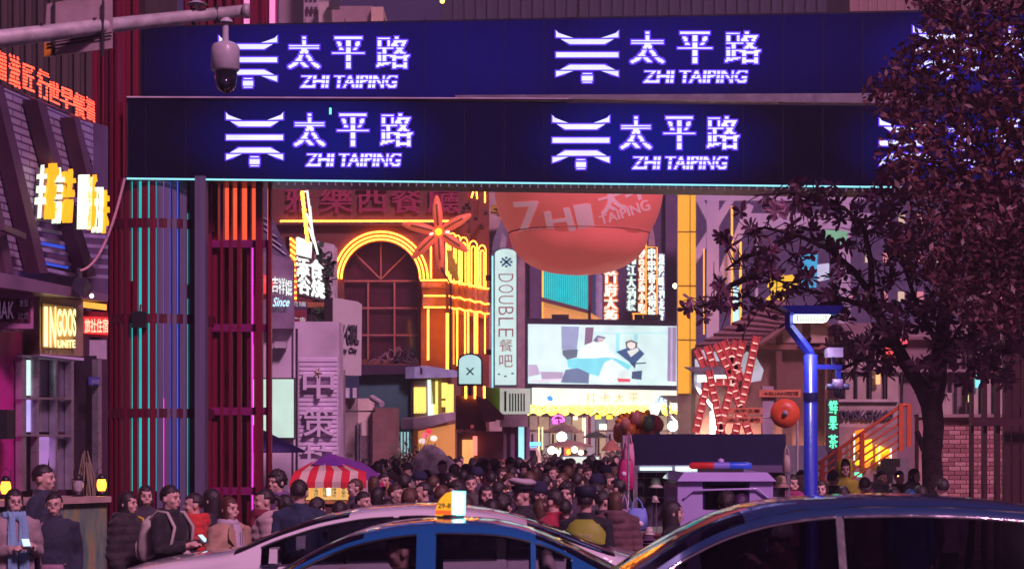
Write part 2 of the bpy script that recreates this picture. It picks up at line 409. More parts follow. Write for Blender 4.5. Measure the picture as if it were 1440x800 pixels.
    for py in (316, 449, 581):
        b = MB(); b.lathe([(Rc-0.07,-0.065),(Rc-0.07,0.065),(Rc+0.065,0.065),(Rc+0.065,-0.065),(Rc-0.07,-0.065)], (cxp,cy,GZ(py,28.3)), 24, smooth=False)
        b.build('ring', mat('ring_maroon', (0.09,0.006,0.02), 0.5), g)
    cyan = glow('cyan_neon', (0.02,0.48,0.50), 0.7); dcy = glow('dim_cyan_neon', (0.02,0.28,0.33), 0.7)
    blue = glow('blue_neon', (0.04,0.12,0.95), 0.65); mag = glow('magenta_neon', (0.75,0.05,0.62), 1.0); vio = glow('violet_neon', (0.25,0.08,0.55), 0.6)
    def tubepx(px, y0, y1, w, m, D=28.42):
        x, y, dx = onarc(px, 0.78); b = MB(); b.tube([(x,y,GZ(y1,y)),(x,y,GZ(y0,y))], w/200, 8); b.build('neon_tube', m, g)
    for px, y0, y1, w, m in ((178,255,505,2,dcy),(187,255,395,4,cyan),(198,255,440,5.5,cyan),(209.5,255,690,4,cyan),(219.5,255,440,3,dcy),(230.5,255,640,2.5,vio),
        (239.5,255,690,1.4,blue),(249.8,255,690,1.9,blue),(262.5,300,400,3,cyan),(187,450,690,4,cyan),(198,450,695,4.5,cyan),(178,455,690,2.5,dcy),
        (219.5,455,690,2.5,dcy),(230.5,560,690,3,mag),(244,560,690,2.5,mag),(262.5,420,700,3.4,cyan)):
        tubepx(px, y0, y1, w, m)
    # little flood lamp clamped on the ring
    b = MB(); b.box((GX(186,28),27.95,GZ(461,28)),(GX(206,28),28.1,GZ(438,28))); b.tube([(GX(196,28),28.05,GZ(438,28)),(GX(196,28),28.1,GZ(428,28))],0.012); b.build('clamp_lamp', steel, g)
    # ---------------- second column: maroon fins with orange light boxes at the top
    D = 28.9
    for px, w, z1, col in ((293,10,ztop,0),(303,9,ztop,0),(313,4,ztop,0),(325,4,ztop,0),(337,5,ztop,0),(351,5,ztop,0),(365,9,ztop,0),(380,4,ztop,0)):
        piece('slat', maroon, g, (GX(px,D-0.1*(px%3)), D-0.1*(px%3), z1/2), (w/97, 0.16, z1))
    for px, w in ((309,10),(319,9),(331,8),(344,8),(354.5,3)):
        piece('back_slat', maroon, g, (GX(px,29.5), 29.5, (GZ(340,29.5))/2), (w/95, 0.05, GZ(340,29.5)))
    for py in (343, 461, 578, 690):
        piece('crossbar', mat('magenta_bar', (0.24,0.01,0.13), 0.4), g, (GX(335.5,28.75), 28.75, GZ(py,28.75)), (0.94, 0.05, 0.11))
    pbox(Plane(29.62), 288,341,352,700,'back_sheet', mat('magenta_back_sheet', (0.24,0.008,0.06), 0.45), g, 0.03)
    pbox(Plane(29.62), 357,341,363,700,'back_sheet', MATS['magenta_back_sheet'], g, 0.03)
    orange = glow('orange_lightbox', (0.95,0.10,0.04), 0.75)
    for x0, x1 in ((316.5,323.5),(327.5,335.5),(340,349),(354.5,361.5),(376,379)):
        pbox(Plane(29.42), x0, 250, x1, 338, 'light_box', orange, g, 0.05)
    tb = MB(); x = GX(355,28.9)
    tb.tube([(x,28.9,0),(x,28.9,GZ(345,28.9))],0.012,6); tb.build('neon_tube', mag, g)
    tb = MB(); x = GX(377,28.8); tb.box((x-0.03,28.8,0),(x+0.03,28.86,GZ(345,28.8))); tb.build('orange_fin', mat('orange_fin', (0.55,0.16,0.04), 0.4), g)
    # tall maroon screen of slats rising behind the beams
    for i, px in enumerate((134,142,151,163,172,182,192)):
        piece('slat', maroon, g, (GX(px,29.9+0.1*(i%2)), 29.9+0.1*(i%2), 4.9), (0.085+0.02*(i%3), 0.14, 9.8))
    pbox(Plane(30.35), 134, -40, 203, 700, 'slat_backing', hall, g, 0.06)
    for i, px in enumerate((264,275,286,297,309,322,334,347,360,372,383)):
        m = glow('pink_lit_fin', (0.85,0.25,0.55), 0.7) if px in (347,383) else maroon
        o = piece('slat', m, g, (GX(px,31.6), 31.6, 8.9), (0.08, 0.1, 1.9))
    pbox(Plane(31.75), 258, -40, 390, 34, 'slat_backing', mat('magenta_sheet', (0.28,0.02,0.10), 0.5), g, 0.05)
    # ---------------- right column: dark fins in front of the brick wall
    dark = mat('dark_plum_slat', (0.07,0.018,0.03), 0.4, 0.1, scale=1.5)
    for px, w in ((1366,4),(1384,5.5),(1402,6),(1419,9),(1431,10),(1443,10),(1455,9),(1470,9),(1486,9),(1500,9)):
        piece('slat', dark, g, (GX(px,28.9), 28.9+0.15*(int(px)%2), 2.95), (w/97, 0.14, 5.9))
    for py in (593, 460):
        piece('crossbar', dark, g, (GX(1436,28.75), 28.75, GZ(py,28.75)), (1.46, 0.05, 0.11))
    return g
gate = build_gate()

# ================================================================== mast arm with camera, sign back
def mast():
    met = mat('weathered_white_steel', (0.55,0.50,0.50), 0.55, 0.1, var=0.4, scale=6)
    drk = mat('black_band', (0.03,0.025,0.03), 0.5)
    base = Vector((-8.2, 14.6, 0))
    t = thing('traffic_mast', 'weathered white mast with a horizontal arm reaching over the road, top left', 'mast', base)
    pts = [Vector((-8.2,14.6,5.35)), W(0,55,15.2), W(175,34,15.9), W(340,16,16.6)]
    b = MB(); b.tube(pts, [0.085,0.07,0.058,0.050], 14); b.build('arm', met, t)
    b = MB(); b.tube([(-8.2,14.6,0),(-8.2,14.6,5.6)], [0.13,0.09], 16); b.build('pole', met, t)
    b = MB(); b.lathe([(0.0,0.0),(0.062,0.0),(0.062,0.05),(0,0.05)], W(342,16,16.55), 14, 'x'); b.build('end_cap', met, t)
    for px, py in ((60,46),(134,38),(272,24.5),(306,20.5)):
        D = 15.2+1.4*px/340; p = W(px,py,D)
        b = MB(); b.lathe([(0.064,-0.012),(0.072,-0.012),(0.072,0.012),(0.064,0.012)], p, 14, 'x'); b.build('clamp_band', drk, t)
    # back of a road sign behind the arm
    sp = Plane(15.75)
    s = thing('road_sign', 'back of a rectangular road sign clamped behind the white mast arm', 'sign', sp.pt(110,80))
    b = MB(); slabpx(b, sp, [(66,6),(158,-12),(158,68),(61,80)], 0.02); b.build('sign_plate', mat('sign_back', (0.5,0.36,0.38), 0.45, 0.3), s)
    for px in (76,145):
        b = MB(); b.box(tuple(sp.pt(px-2,78,0.05)), tuple(sp.pt(px+2,2,0.01))); b.build('bracket', drk, s)
    for y in (56,61):
        b = MB(); b.tube([sp.pt(66,y+6,0.02), sp.pt(157,y-10,0.02)], 0.006, 6); b.build('brace', drk, s)
    b = MB(); slabpx(b, sp, [(62,61),(72,60),(79,78),(62,80)], 0.006, 0.012); b.build('reflector', mat('reflector_amber', (0.8,0.3,0.03), 0.3), s)
    # dome camera
    c0 = W(317,30,16.5)
    c = thing('surveillance_camera', 'white dome surveillance camera hanging from the mast arm in front of the upper beam', 'camera', c0)
    u = 16.5/F; wm = mat('camera_white', (0.55,0.5,0.54), 0.4, coat=0.2)
    b = MB(); b.tube([c0+Vector((0,0,4*u)), c0+Vector((0,0,-30*u))], 4.5*u, 12); b.lathe([(10*u,0),(10*u,3*u),(4*u,8*u)], c0+Vector((0,0,-2*u)), 16); b.build('mount', wm, c)
    x, y, z = c0
    b = MB(); b.lathe([(0,-28*u),(8*u,-29*u),(17*u,-33*u),(20*u,-38*u),(20*u,-68*u),(17*u,-71*u),(0,-71*u)], (x-0*u,y,z), 24); b.build('housing', wm, c)
    b = MB(); b.lathe([(15*u,-69*u),(16*u,-78*u),(14*u,-90*u),(11*u,-96*u),(0,-103*u)], (x+1*u,y,z), 20); dm = b.build('dome', mat('camera_black', (0.01,0.01,0.015), 0.12, coat=1), c)
    b = MB(); b.lathe([(0,0),(7*u,0),(7*u,4*u),(0,5*u)], (x+1*u,y-15*u,z-88*u), 14, 'y'); b.build('lens', mat('lens_glass', (0.02,0.02,0.05), 0.05, coat=1), dm)
    a0 = W(277,10,16.3)
    a = thing('antenna', 'small white dish antenna standing on top of the mast arm', 'antenna', a0)
    b = MB(); b.lathe([(0.09,0.0),(0.03,0.03),(0.0,0.035)], a0+Vector((0,0,0.02)), 12); b.tube([a0+Vector((0,0,-0.06)), a0+Vector((0,0,0.03))], 0.02, 8); b.build('dish', wm, a)
mast()

# ================================================================== left shop block along the street
LP = pl_at(20.0, 0, 6.0)
def left_block():
    lil = mat('lilac_cladding', (0.34,0.24,0.42), 0.45, 0.2)
    t = thing('shop_building', 'low shop building with violet perforated cladding and slanted ribs at the left edge', 'building', LP.pt(60,626)*Vector((1,1,0)))
    # body of the building behind its street face
    b = MB(); slabpx(b, LP, [(-60,110),(0,118),(130,172),(152,178),(152,420),(-60,372)], 3.0, -0.25); b.build('wall', mat('wall_violet', (0.16,0.10,0.2), 0.6), t)
    b = MB(); slabpx(b, LP, [(-60,468),(0,466),(152,470),(152,700),(118,720),(-60,900)], 3.0, -0.3); b.build('ground_floor_wall', mat('wall_plum', (0.10,0.03,0.07), 0.6), t)
    # perforated panels between the ribs
    pm = mat('perforated_panel', (0.5,0.42,0.55), 0.4, 0.35)
    n = pm.node_tree.nodes; l = pm.node_tree.links; bs = n['Principled BSDF']
    g = n.new('ShaderNodeNewGeometry'); sp = n.new('ShaderNodeSeparateXYZ'); cb = n.new('ShaderNodeCombineXYZ'); l.new(g.outputs['Position'], sp.inputs[0]); l.new(sp.outputs[1], cb.inputs[0]); l.new(sp.outputs[2], cb.inputs[1])
    br = n.new('ShaderNodeTexBrick'); br.inputs['Scale'].default_value = 1; br.inputs['Brick Width'].default_value = 0.42; br.inputs['Row Height'].default_value = 0.075; br.inputs['Mortar Size'].default_value = 0.012
    br.inputs['Color1'].default_value = (0.66,0.56,0.72,1); br.inputs['Color2'].default_value = (0.54,0.44,0.62,1); br.inputs['Mortar'].default_value = (0.20,0.11,0.24,1); l.new(cb.outputs[0], br.inputs['Vector'])
    l.new(br.outputs[0], bs.inputs['Base Color'])
    for q in ([(2,122),(50,143),(82,250),(54,318),(32,290)], [(66,150),(104,166),(128,252),(112,300),(88,250)], [(110,168),(131,174),(131,235)], [(-50,110),(-4,124),(30,300),(50,384),(-50,366)]):
        b = MB(); slabpx(b, LP, q, 0.04, 0.06); b.build('perforated_panel', pm, t)
    rib = mat('rib_plum', (0.15,0.07,0.12), 0.45, 0.2)
    for q in ([(-6,122),(4,120),(68,384),(56,384)], [(52,140),(64,146),(92,250),(136,388),(124,390),(84,262)], [(104,165),(112,168),(134,255),(131,285)], [(-40,110),(-32,112),(20,385),(8,385)]):
        b = MB(); slabpx(b, LP, q, 0.16, 0.24); b.build('rib', rib, t)
    lv = mat('louver', (0.55,0.45,0.75), 0.4, 0.3)
    for k in range(6):
        y = 305+k*14
        b = MB(); slabpx(b, LP, [(50+k*2,y),(96,y+8),(152,y+12),(152,y+17),(96,y+13),(50+k*2,y+5)], 0.07, 0.1); b.build('louver', lv, t)
    for y0, y1 in ((334,343),(362,370)):
        b = MB(); slabpx(b, LP, [(52,y0),(96,y0+8),(96,y1+8),(52,y1)], 0.01, 0.04); b.build('blue_strip', glow('blue_strip', (0.05,0.12,0.9), 0.5), t)
    piece('bar', rib, t, LP.pt(17,326,0.3), (0.06,0.9,0.06))
    # eave
    b = MB(); slabpx(b, LP, [(-60,370),(0,383),(152,414),(152,424),(0,404),(-60,395)], 0.5, 0.55); b.build('eave', mat('eave_purple', (0.28,0.17,0.26), 0.4), t)
    b = MB(); slabpx(b, LP, [(118,424),(150,428),(150,436),(118,432)], 0.02, 0.40); b.build('warm_eave_light', glow('warm_eave', (1,0.42,0.05), 0.9), t)
    # magenta wall, kiosk frames and lit panes
    b = MB(); slabpx(b, LP, [(-40,466),(31,466),(31,720),(-40,800)], 0.1, 0.02); b.build('magenta_wall', mat('magenta_wall', (0.62,0.03,0.32), 0.6), t)
    sil = mat('silver_frame', (0.65,0.62,0.7), 0.3, 0.8)
    for x0, y0, x1, y1 in ((31,500,37,690),(52,500,55,688),(78,500,81,690),(100,500,104,688),(138,505,143,690)):
        b = MB(); slabpx(b, LP, [(x0,y0),(x1,y0),(x1,y1),(x0,y1)], 0.07, 0.12); b.build('window_frame', sil, t)
    for y in (499,558,610):
        b = MB(); slabpx(b, LP, [(31,y),(103,y+1),(103,y+4),(31,y+3)], 0.07, 0.14); b.build('window_frame', sil, t)
    for q, c, s_ in (([(37,506),(51,506),(51,556),(37,556)],(0.55,0.75,0.72),0.8), ([(37,562),(45,562),(45,607),(37,607)],(0.5,0.4,0.9),0.7), ([(52,614),(74,614),(66,660),(52,660)],(0.45,0.22,0.6),0.5)):
        b = MB(); slabpx(b, LP, q, 0.02, 0.03); b.build('lit_pane', glow('pane%d' % int(c[0]*100), c, s_), t)
    for q in ([(56,506),(77,506),(77,556),(56,556)], [(56,562),(77,562),(77,607),(56,607)], [(82,506),(99,506),(99,607),(82,607)], [(82,614),(99,614),(99,688),(82,688)]):
        b = MB(); slabpx(b, LP, q, 0.02, 0.04); b.build('pane', mat('grey_pane', (0.25,0.22,0.3), 0.15, coat=0.6), t)
    b = MB(); slabpx(b, LP, [(106,500),(136,500),(136,692),(106,692)], 0.02, -0.1); b.build('doorway', mat('doorway_dark', (0.04,0.02,0.04), 0.6), t)
    b = MB(); slabpx(b, LP, [(127,530),(141,530),(141,541),(127,541)], 0.02, 0.14); o = b.build('door_plate', mat('blue_plate', (0.08,0.10,0.5), 0.4), t)
    lettering('百花街', LP, 129,533,140,539, mat('white_print', (0.8,0.8,0.85), 0.5), o, off=0.145)
    lettering('25', LP, 131,510,134,516, MATS['white_print'], t, off=0.05)
    # signs: separate things fixed to the building
    s = thing('shop_sign', 'dark shop sign with chrome letters NAK in a purple frame', 'sign', LP.pt(20,470))
    NP = pl_at(19.6, 24, 0.9)
    b = MB(); slabpx(b, NP, [(-30,404),(47,410),(47,462),(-30,462)], 0.3); b.build('sign_box', mat('plum_frame', (0.42,0.16,0.32), 0.4), s)
    b = MB(); slabpx(b, NP, [(-30,417),(43,421),(43,453),(-30,452)], 0.01, 0.015); b.build('sign_face', mat('plum_dark', (0.12,0.02,0.06), 0.4), s)
    chrome = mat('chrome', (0.7,0.66,0.7), 0.2, 1.0)
    lettering('NAK', NP, -8,424,20,448, chrome, s, off=0.02, th=0.05, bold=0.02)
    lettering('发型', NP, 27,421,40,431, chrome, s, off=0.02, th=0.03); lettering('沙龙', NP, 25,439,40,449, chrome, s, off=0.02, th=0.03)
    s = thing('light_sign', 'glowing pale yellow letter sign in a bronze box beneath the eave', 'sign', LP.pt(80,505))
    QP = pl_at(20.6, 84, 0.9)
    b = MB(); slabpx(b, QP, [(56,414),(117,424),(117,501),(56,498)], 0.35); b.build('sign_box', mat('bronze_box', (0.42,0.28,0.2), 0.35, 0.5), s)
    b = MB(); slabpx(b, QP, [(60,426),(104,432),(104,490),(60,489)], 0.02, 0.025); b.build('sign_face', mat('bronze_face', (0.5,0.30,0.15), 0.4, 0.3), s)
    wy = glow('warm_white_letters', (1,0.88,0.38), 1.1)
    for tx, a in (('I',(62,431,67,487)), ('N',(70,431,79,488)), ('GOOS',(80,434,107,473)), ('UNITE',(81,478,106,489))):
        lettering(tx, QP, *a, wy, s, off=0.05, th=0.03, bold=0.03)
    b = MB(); slabpx(b, QP, [(56,498),(118,503),(118,507),(56,500)], 0.4, 0.06); b.build('sill', mat('lilac_sill', (0.55,0.45,0.65), 0.4), s)
    s = thing('led_sign', 'red LED strip sign low beside the slatted column', 'sign', LP.pt(133,475))
    LQ = pl_at(23.2, 133, 1.0)
    b = MB(); slabpx(b, LQ, [(117,437),(152,439),(152,474),(117,472)], 0.12); b.build('sign_box', mat('red_box', (0.3,0.02,0.03), 0.4), s)
    b = MB(); slabpx(b, LQ, [(118,445),(152,446),(152,471),(118,469)], 0.01, 0.015); b.build('sign_face', glow('red_face', (0.75,0.03,0.03), 0.7), s)
    lettering('旅社住宿', LQ, 119,448,152,468, glow('pink_led', (1,0.35,0.22), 1.6), s, off=0.03, bold=0.02)
    b = MB(); slabpx(b, LQ, [(117,478),(150,478),(150,505),(117,503)], 0.1, -0.02); b.build('white_board', mat('white_board', (0.5,0.42,0.5), 0.5), s)
    # rooftop red neon characters, one thing, each character a part
    s = thing('roof_sign', 'row of red LED characters standing along the sloping roof edge, top left', 'sign', LP.pt(60,150))
    redn = glow('red_led', (1,0.07,0.03), 2.6)
    SLP = Plane(LP.D-0.3, LP.k)
    for ch, a in zip('湘滋匠行世早餐福', ((-8,70,7,114),(12,77,27,125),(32,90,47,130),(52,97,68,142),(67,113,83,148),(84,122,102,156),(103,130,119,168),(120,136,132,172))):
        sl = 6 if a[2] < 60 else 7
        lamps(ch, SLP, a[0], a[1], a[2], a[3]-sl, redn, s, name='neon_character', rows=22, dil=3, gap=3, slope=sl)
    b = MB(); slabpx(b, SLP, [(-10,112),(60,145),(132,172),(132,175),(60,148),(-10,115)], 0.05, -0.02); b.build('rail', steel, s)
    # standing yellow signs
    s = thing('blade_sign', 'pair of tall glowing yellow and white character boards on the violet cladding', 'sign', LP.pt(95,330))
    YP = pl_at(20.9, 95, 1.2)
    yel = glow('amber_letters', (1.0,0.40,0.015), 0.85); wh = glow('cool_white_letters', (0.85,1.0,0.75), 0.75); back = mat('sign_grey', (0.3,0.24,0.26), 0.5)
    for x0, x1, y0, y1 in ((52,82,236,309),(79,101,241,314),(112,134,248,322),(133,152,266,328)):
        b = MB(); slabpx(b, YP, [(x0+4,y0),(x1-2,y0+3),(x1-5,y1),(x0+1,y1-4)], 0.06, -0.02); b.build('board', back, s)
    for tx, a, m in (('花',(63,233,78,308),yel),('洁',(86,241,101,313),yel),('活',(122,249,134,323),yel),('卡',(143,270,152,328),yel),
                  ('丰',(51,235,62,307),wh),('言',(75,239,86,314),wh),('丨',(112,249,120,322),wh),('月',(132,266,143,327),wh)):
        lamps(tx, YP, *a, m, s, name='glowing_character', off=0.05, rows=22, dil=2 if m is wh else 3, th=0.05, shear=5 if a[0] < 100 else 2)
    # floodlight with its cable
    f = thing('floodlight', 'black floodlight hanging under the eave on a drooping pink cable', 'floodlight', W(115,405,20.2))
    b = MB(); b.hexa([W(100,404,20.2),W(116,418,20.2),W(122,418,20.5),W(108,402,20.5),W(106,390,20.2),W(122,391,20.2),W(131,404,20.5),W(114,389,20.5)])
    b.box(tuple(W(108,392,20.25)), tuple(W(116,378,20.4))); b.build('lamp_body', mat('lamp_black', (0.05,0.04,0.07), 0.35), f)
    b = MB(); b.ball(W(129,416,20.15), 0.022); b.build('lamp_lens', glow('small_white', (1,1,0.9), 2), f)
    pts = []
    for i in range(25):
        u = i/24; px = 108+(175-108)*(1-(1-u)**0.8 if False else u**0.85); py = 381-(381-252)*(u**1.9)
        pts.append(W(px, py, 20.3+(27.6-20.3)*u**2))
    b = MB(); b.tube(pts, [0.012+0.008*i/24 for i in range(25)], 8); c = b.build('cable', mat('pink_cable', (0.75,0.38,0.42), 0.4), None, label='sagging pink cable from the floodlight up to the gate beam', cat='cable')
left_block()
def left_bar():
    BP = pl_at(19.8, 88, 2.0)
    t = thing('bar_counter', 'street bar counter with a colourful mural front and pale top at the left', 'counter', BP.pt(110,640)*Vector((1,1,0)))
    m = mat('mural', (0.2,0.25,0.25), 0.6); n = m.node_tree.nodes; l = m.node_tree.links; bs = n['Principled BSDF']
    tc = n.new('ShaderNodeTexCoord'); mp = n.new('ShaderNodeMapping'); mp.inputs['Scale'].default_value = (3,3,0.8); l.new(tc.outputs['Object'], mp.inputs[0])
    nz = n.new('ShaderNodeTexNoise'); nz.inputs['Scale'].default_value = 2.2; nz.inputs['Detail'].default_value = 5; l.new(mp.outputs[0], nz.inputs['Vector'])
    cr = n.new('ShaderNodeValToRGB'); cr.color_ramp.elements[0].color = (0.05,0.14,0.14,1); cr.color_ramp.elements[0].position = 0.3; cr.color_ramp.elements[1].color = (0.4,0.08,0.2,1); cr.color_ramp.elements[1].position = 0.75
    e = cr.color_ramp.elements.new(0.5); e.color = (0.22,0.30,0.20,1); e = cr.color_ramp.elements.new(0.6); e.color = (0.35,0.33,0.12,1)
    l.new(nz.outputs[0], cr.inputs[0]); l.new(cr.outputs[0], bs.inputs['Base Color'])
    a = BP.pt(-30,700); b_ = BP.pt(150,676)
    zt = 1.42
    b = MB(); b.slab([Vector((a.x,a.y,0)),Vector((b_.x,b_.y,0)),Vector((b_.x,b_.y,zt)),Vector((a.x,a.y,zt))], BP.n, 0.5); b.build('mural_front', m, t)
    b = MB(); o = BP.n*0.06; b.slab([Vector((a.x,a.y,zt))+o,Vector((b_.x,b_.y,zt))+o,Vector((b_.x,b_.y,zt+0.06))+o,Vector((a.x,a.y,zt+0.06))+o], BP.n, 0.62); b.build('counter_top', mat('pale_wood', (0.6,0.42,0.36), 0.4), t)
    def lantern(px, lit, lab):
        p = BP.pt(px,626,-0.2); p.z = zt+0.06
        q = thing('lantern', lab, 'lantern', p); u = 1.0
        mm = mat('lantern_metal', (0.05,0.04,0.045), 0.4, 0.5)
        b = MB(); b.lathe([(0,0),(0.06,0),(0.06,0.03),(0.045,0.05)], p, 14); b.lathe([(0.05,0.17),(0.055,0.18),(0.03,0.22),(0,0.23)], p, 14)
        for s in (-1,1): b.tube([p+Vector((s*0.058,0,0.03)),p+Vector((s*0.062,0,0.18))],0.005,6)
        b.tube([p+Vector((-0.05,0,0.2)),p+Vector((-0.045,0,0.27)),p+Vector((0,0,0.3)),p+Vector((0.045,0,0.27)),p+Vector((0.05,0,0.2))],0.004,6)
        b.build('frame', mm, q)
        b = MB(); b.lathe([(0.035,0.05),(0.05,0.09),(0.05,0.13),(0.038,0.17)], p, 14); b.build('lamp_glass', glow('lantern_amber', (1,0.36,0.03), 3.0) if lit else mat('lantern_glass', (0.5,0.5,0.55), 0.1, coat=1), q)
    lantern(8, True, 'lit orange lantern at the far left end of the bar counter')
    lantern(110, False, 'unlit dark lantern in the middle of the bar counter')
    lantern(143, True, 'lit orange lantern on the bar counter beside the slatted column')
    s = thing('loudspeaker', 'black loudspeaker on a stand before the magenta wall', 'speaker', W(2,640,19.5)*Vector((1,1,0)))
    p = W(2,575,19.5); b = MB(); b.box((p.x-0.2,19.4,GZ(617,19.5)),(p.x+0.08,19.7,GZ(576,19.5))); b.build('cabinet', mat('speaker_black', (0.02,0.02,0.025), 0.5), s)
    b = MB(); b.tube([(p.x-0.05,19.55,0),(p.x-0.05,19.55,GZ(617,19.5))],0.02); b.build('stand', steel, s)
    # dried plant in the doorway
    pp = LP.pt(120,640,0.3); pp.z = 0
    pl_ = thing('potted_plant', 'drooping dried plant standing in the dark doorway', 'plant', pp)
    b = MB(); b.lathe([(0,0),(0.16,0),(0.2,0.9),(0,0.9)], pp, 12); b.build('pot', mat('pot_dark', (0.1,0.08,0.08), 0.6), pl_)
    b = MB()
    for i in range(70):
        a_ = rnd.uniform(0,6.28); r_ = rnd.uniform(0.02,0.09); L = rnd.uniform(0.3,0.7); z0 = rnd.uniform(1.2,1.85)
        p0 = pp+Vector((r_*math.cos(a_)*0.5,r_*math.sin(a_)*0.5,z0+0.1)); p1 = pp+Vector((r_*1.6*math.cos(a_),r_*1.6*math.sin(a_),z0-L*0.3)); p2 = p1+Vector((0,0,-L*0.5))
        b.tube([p0,p1,p2],[0.008,0.012,0.004],4,caps=False)
    b.build('fronds', mat('dried_frond', (0.25,0.2,0.14), 0.7), pl_)
left_bar()
# dark tower behind the roof sign, upper left
def dark_tower():
    t = thing('concrete_building', 'dark concrete building rising behind the red roof characters', 'building', Vector((GX(20,42),42,0)))
    m = mat('dark_concrete', (0.07,0.045,0.045), 0.8, var=0.5, scale=0.6)
    b = MB(); b.box((GX(-260,42),42,0),(GX(137,42),52,14)); b.build('wall', m, t)
    for i in range(9):
        piece('pilaster', m, t, (GX(-10+i*17,41.95),41.95,7), (0.12,0.12,14))
dark_tower()
# ================================================================== the lit street beyond the gate
def base_of(pl, px): p = pl.pt(px, 626); p.z = 0; return p
amber = glow('amber_neon', (1.0,0.27,0.025), 7); amber_soft = glow('amber_soft', (1.0,0.36,0.05), 1.3)
wglow = glow('white_glow', (0.80,1.0,0.88), 0.75); cyanw = glow('cyan_white', (0.50,0.92,1.0), 0.75)
dkm = mat('dark_metal', (0.06,0.05,0.06), 0.45, 0.4)
def nline(pl, pts, r, m, parent, off=0.08, name='neon_tube', n=6, closed=False):
    b = MB(); b.tube([pl.pt(x, y, off) for x, y in pts], r, n, closed=closed); return b.build(name, m, parent)
# ---- left: pale wall with screen and raised sign
def pale_wall():
    P = Plane(41)
    t = thing('pale_building', 'pale lilac wall of a shop building between the slatted column and the raised character sign', 'building', base_of(P, 420))
    m = mat('pale_plaster', (0.74,0.64,0.74), 0.7, var=0.28, scale=1.1)
    b = MB(); b.box((GX(300,41),41,0),(GX(477,41),42,GZ(452,41))); b.build('wall', m, t)
    b = MB(); slabpx(b, P, [(355,350),(412,366),(412,462),(355,462)], 0.3, 0.3); b.build('fascia', mat('mauve_fascia', (0.3,0.22,0.32), 0.5), t)
    b = MB(); slabpx(b, P, [(355,285),(372,285),(408,362),(408,370),(355,352)], 0.2, 0.2); b.build('sloping_roof', mat('slate_purple', (0.16,0.13,0.22), 0.5), t)
    for x in (414,417): nline(P, [(x,462),(x,700)], 0.03, MATS['pale_plaster'] if x == 414 else dkm, t, 0.06, 'drain_pipe')
    for y in (480,520): pbox(P, 386,y,402,y+9,'air_conditioner', mat('unit_white', (0.6,0.56,0.6), 0.5), t, 0.25, 0.3) if y == 480 else None
    for i in range(6):
        nl = nline(P, [(356+i*5,292+i*10),(372+i*6,298+i*12)], 0.012, lilac_trim, t, 0.23, 'roof_batten')
    s = thing('shop_sign', 'white glowing shop name with cyan script and a red round emblem on a mauve fascia', 'sign', P.pt(395,440))
    S = Plane(40.6)
    for q in ('吉','祥','馄'):
        i = '吉祥馄'.index(q); lamps(q, S, 382+i*9.5, 389+i*2.2, 391+i*9.5, 411+i*2.2, wglow, s, name='character', rows=16, dil=1)
    b = MB(); b.lathe([(0.0,-0.03),(0.19,-0.03),(0.19,0.02),(0,0.02)], S.pt(371,400), 20, 'y'); b.build('emblem', glow('red_emblem', (0.9,0.05,0.05), 0.9), s)
    lettering('Since', S, 383,418,406,431, cyanw, s, off=0.02, bold=0.02, shear=3)
    s = thing('light_box', 'blank pale green lit advertising box on the lilac wall', 'light box', P.pt(382,575))
    pbox(P, 346,531,415,617,'frame', dkm, s, 0.1, 0.1); pbox(P, 348,533,413,615,'lit_face', glow('pale_green_face', (0.62,0.95,0.76), 0.48), s, 0.02, 0.115)
    s = thing('character_sign', 'tall lilac ribbed sign board with three large raised characters', 'sign', P.pt(447,660))
    lil = mat('lilac_board', (0.80,0.70,0.84), 0.5, var=0.08)
    Q = Plane(38.6)
    pbox(Q, 420,502,475,645,'board', lil, s, 0.25)
    for i in range(22):
        y = 506+i*6.2; piece('rib', lil, s, Q.pt(447.5,y,0.02), (0.74,0.04,0.066))
    lc = mat('lilac_letter', (0.85,0.74,0.88), 0.45, var=0.08)
    for ch, y0 in (('中',517),('策',571),('技',624)):
        lettering(ch, Q, 426,y0,470,y0+43, lc, s, name='raised_character', off=0.05, th=0.13, bold=0.012)
    b = MB()
    for i in range(5): b.tube([Q.pt(447,y0:=524,0.2), Q.pt(447+6*math.cos(i*1.26),524+7*math.sin(i*1.26),0.2)],0.008,5)
    b.build('star_reflector', mat('gold_tinsel', (0.8,0.6,0.3), 0.3, 0.8), s)
    u = thing('parasol', 'purple four sided parasol beyond the slatted column, partly hidden', 'parasol', Vector((GX(352,33),33,0)))
    c = Vector((GX(352,33),33,0)); b = MB(); b.lathe([(0.02,GZ(596,33)),(0.92,GZ(634,33)),(0.90,GZ(636,33))], c, 8, smooth=False); b.build('canopy', mat('violet_canvas', (0.22,0.16,0.55), 0.7), u)
    b = MB(); b.tube([c, c+Vector((0,0,GZ(596,33)))], 0.025); b.build('pole', steel, u)
pale_wall()
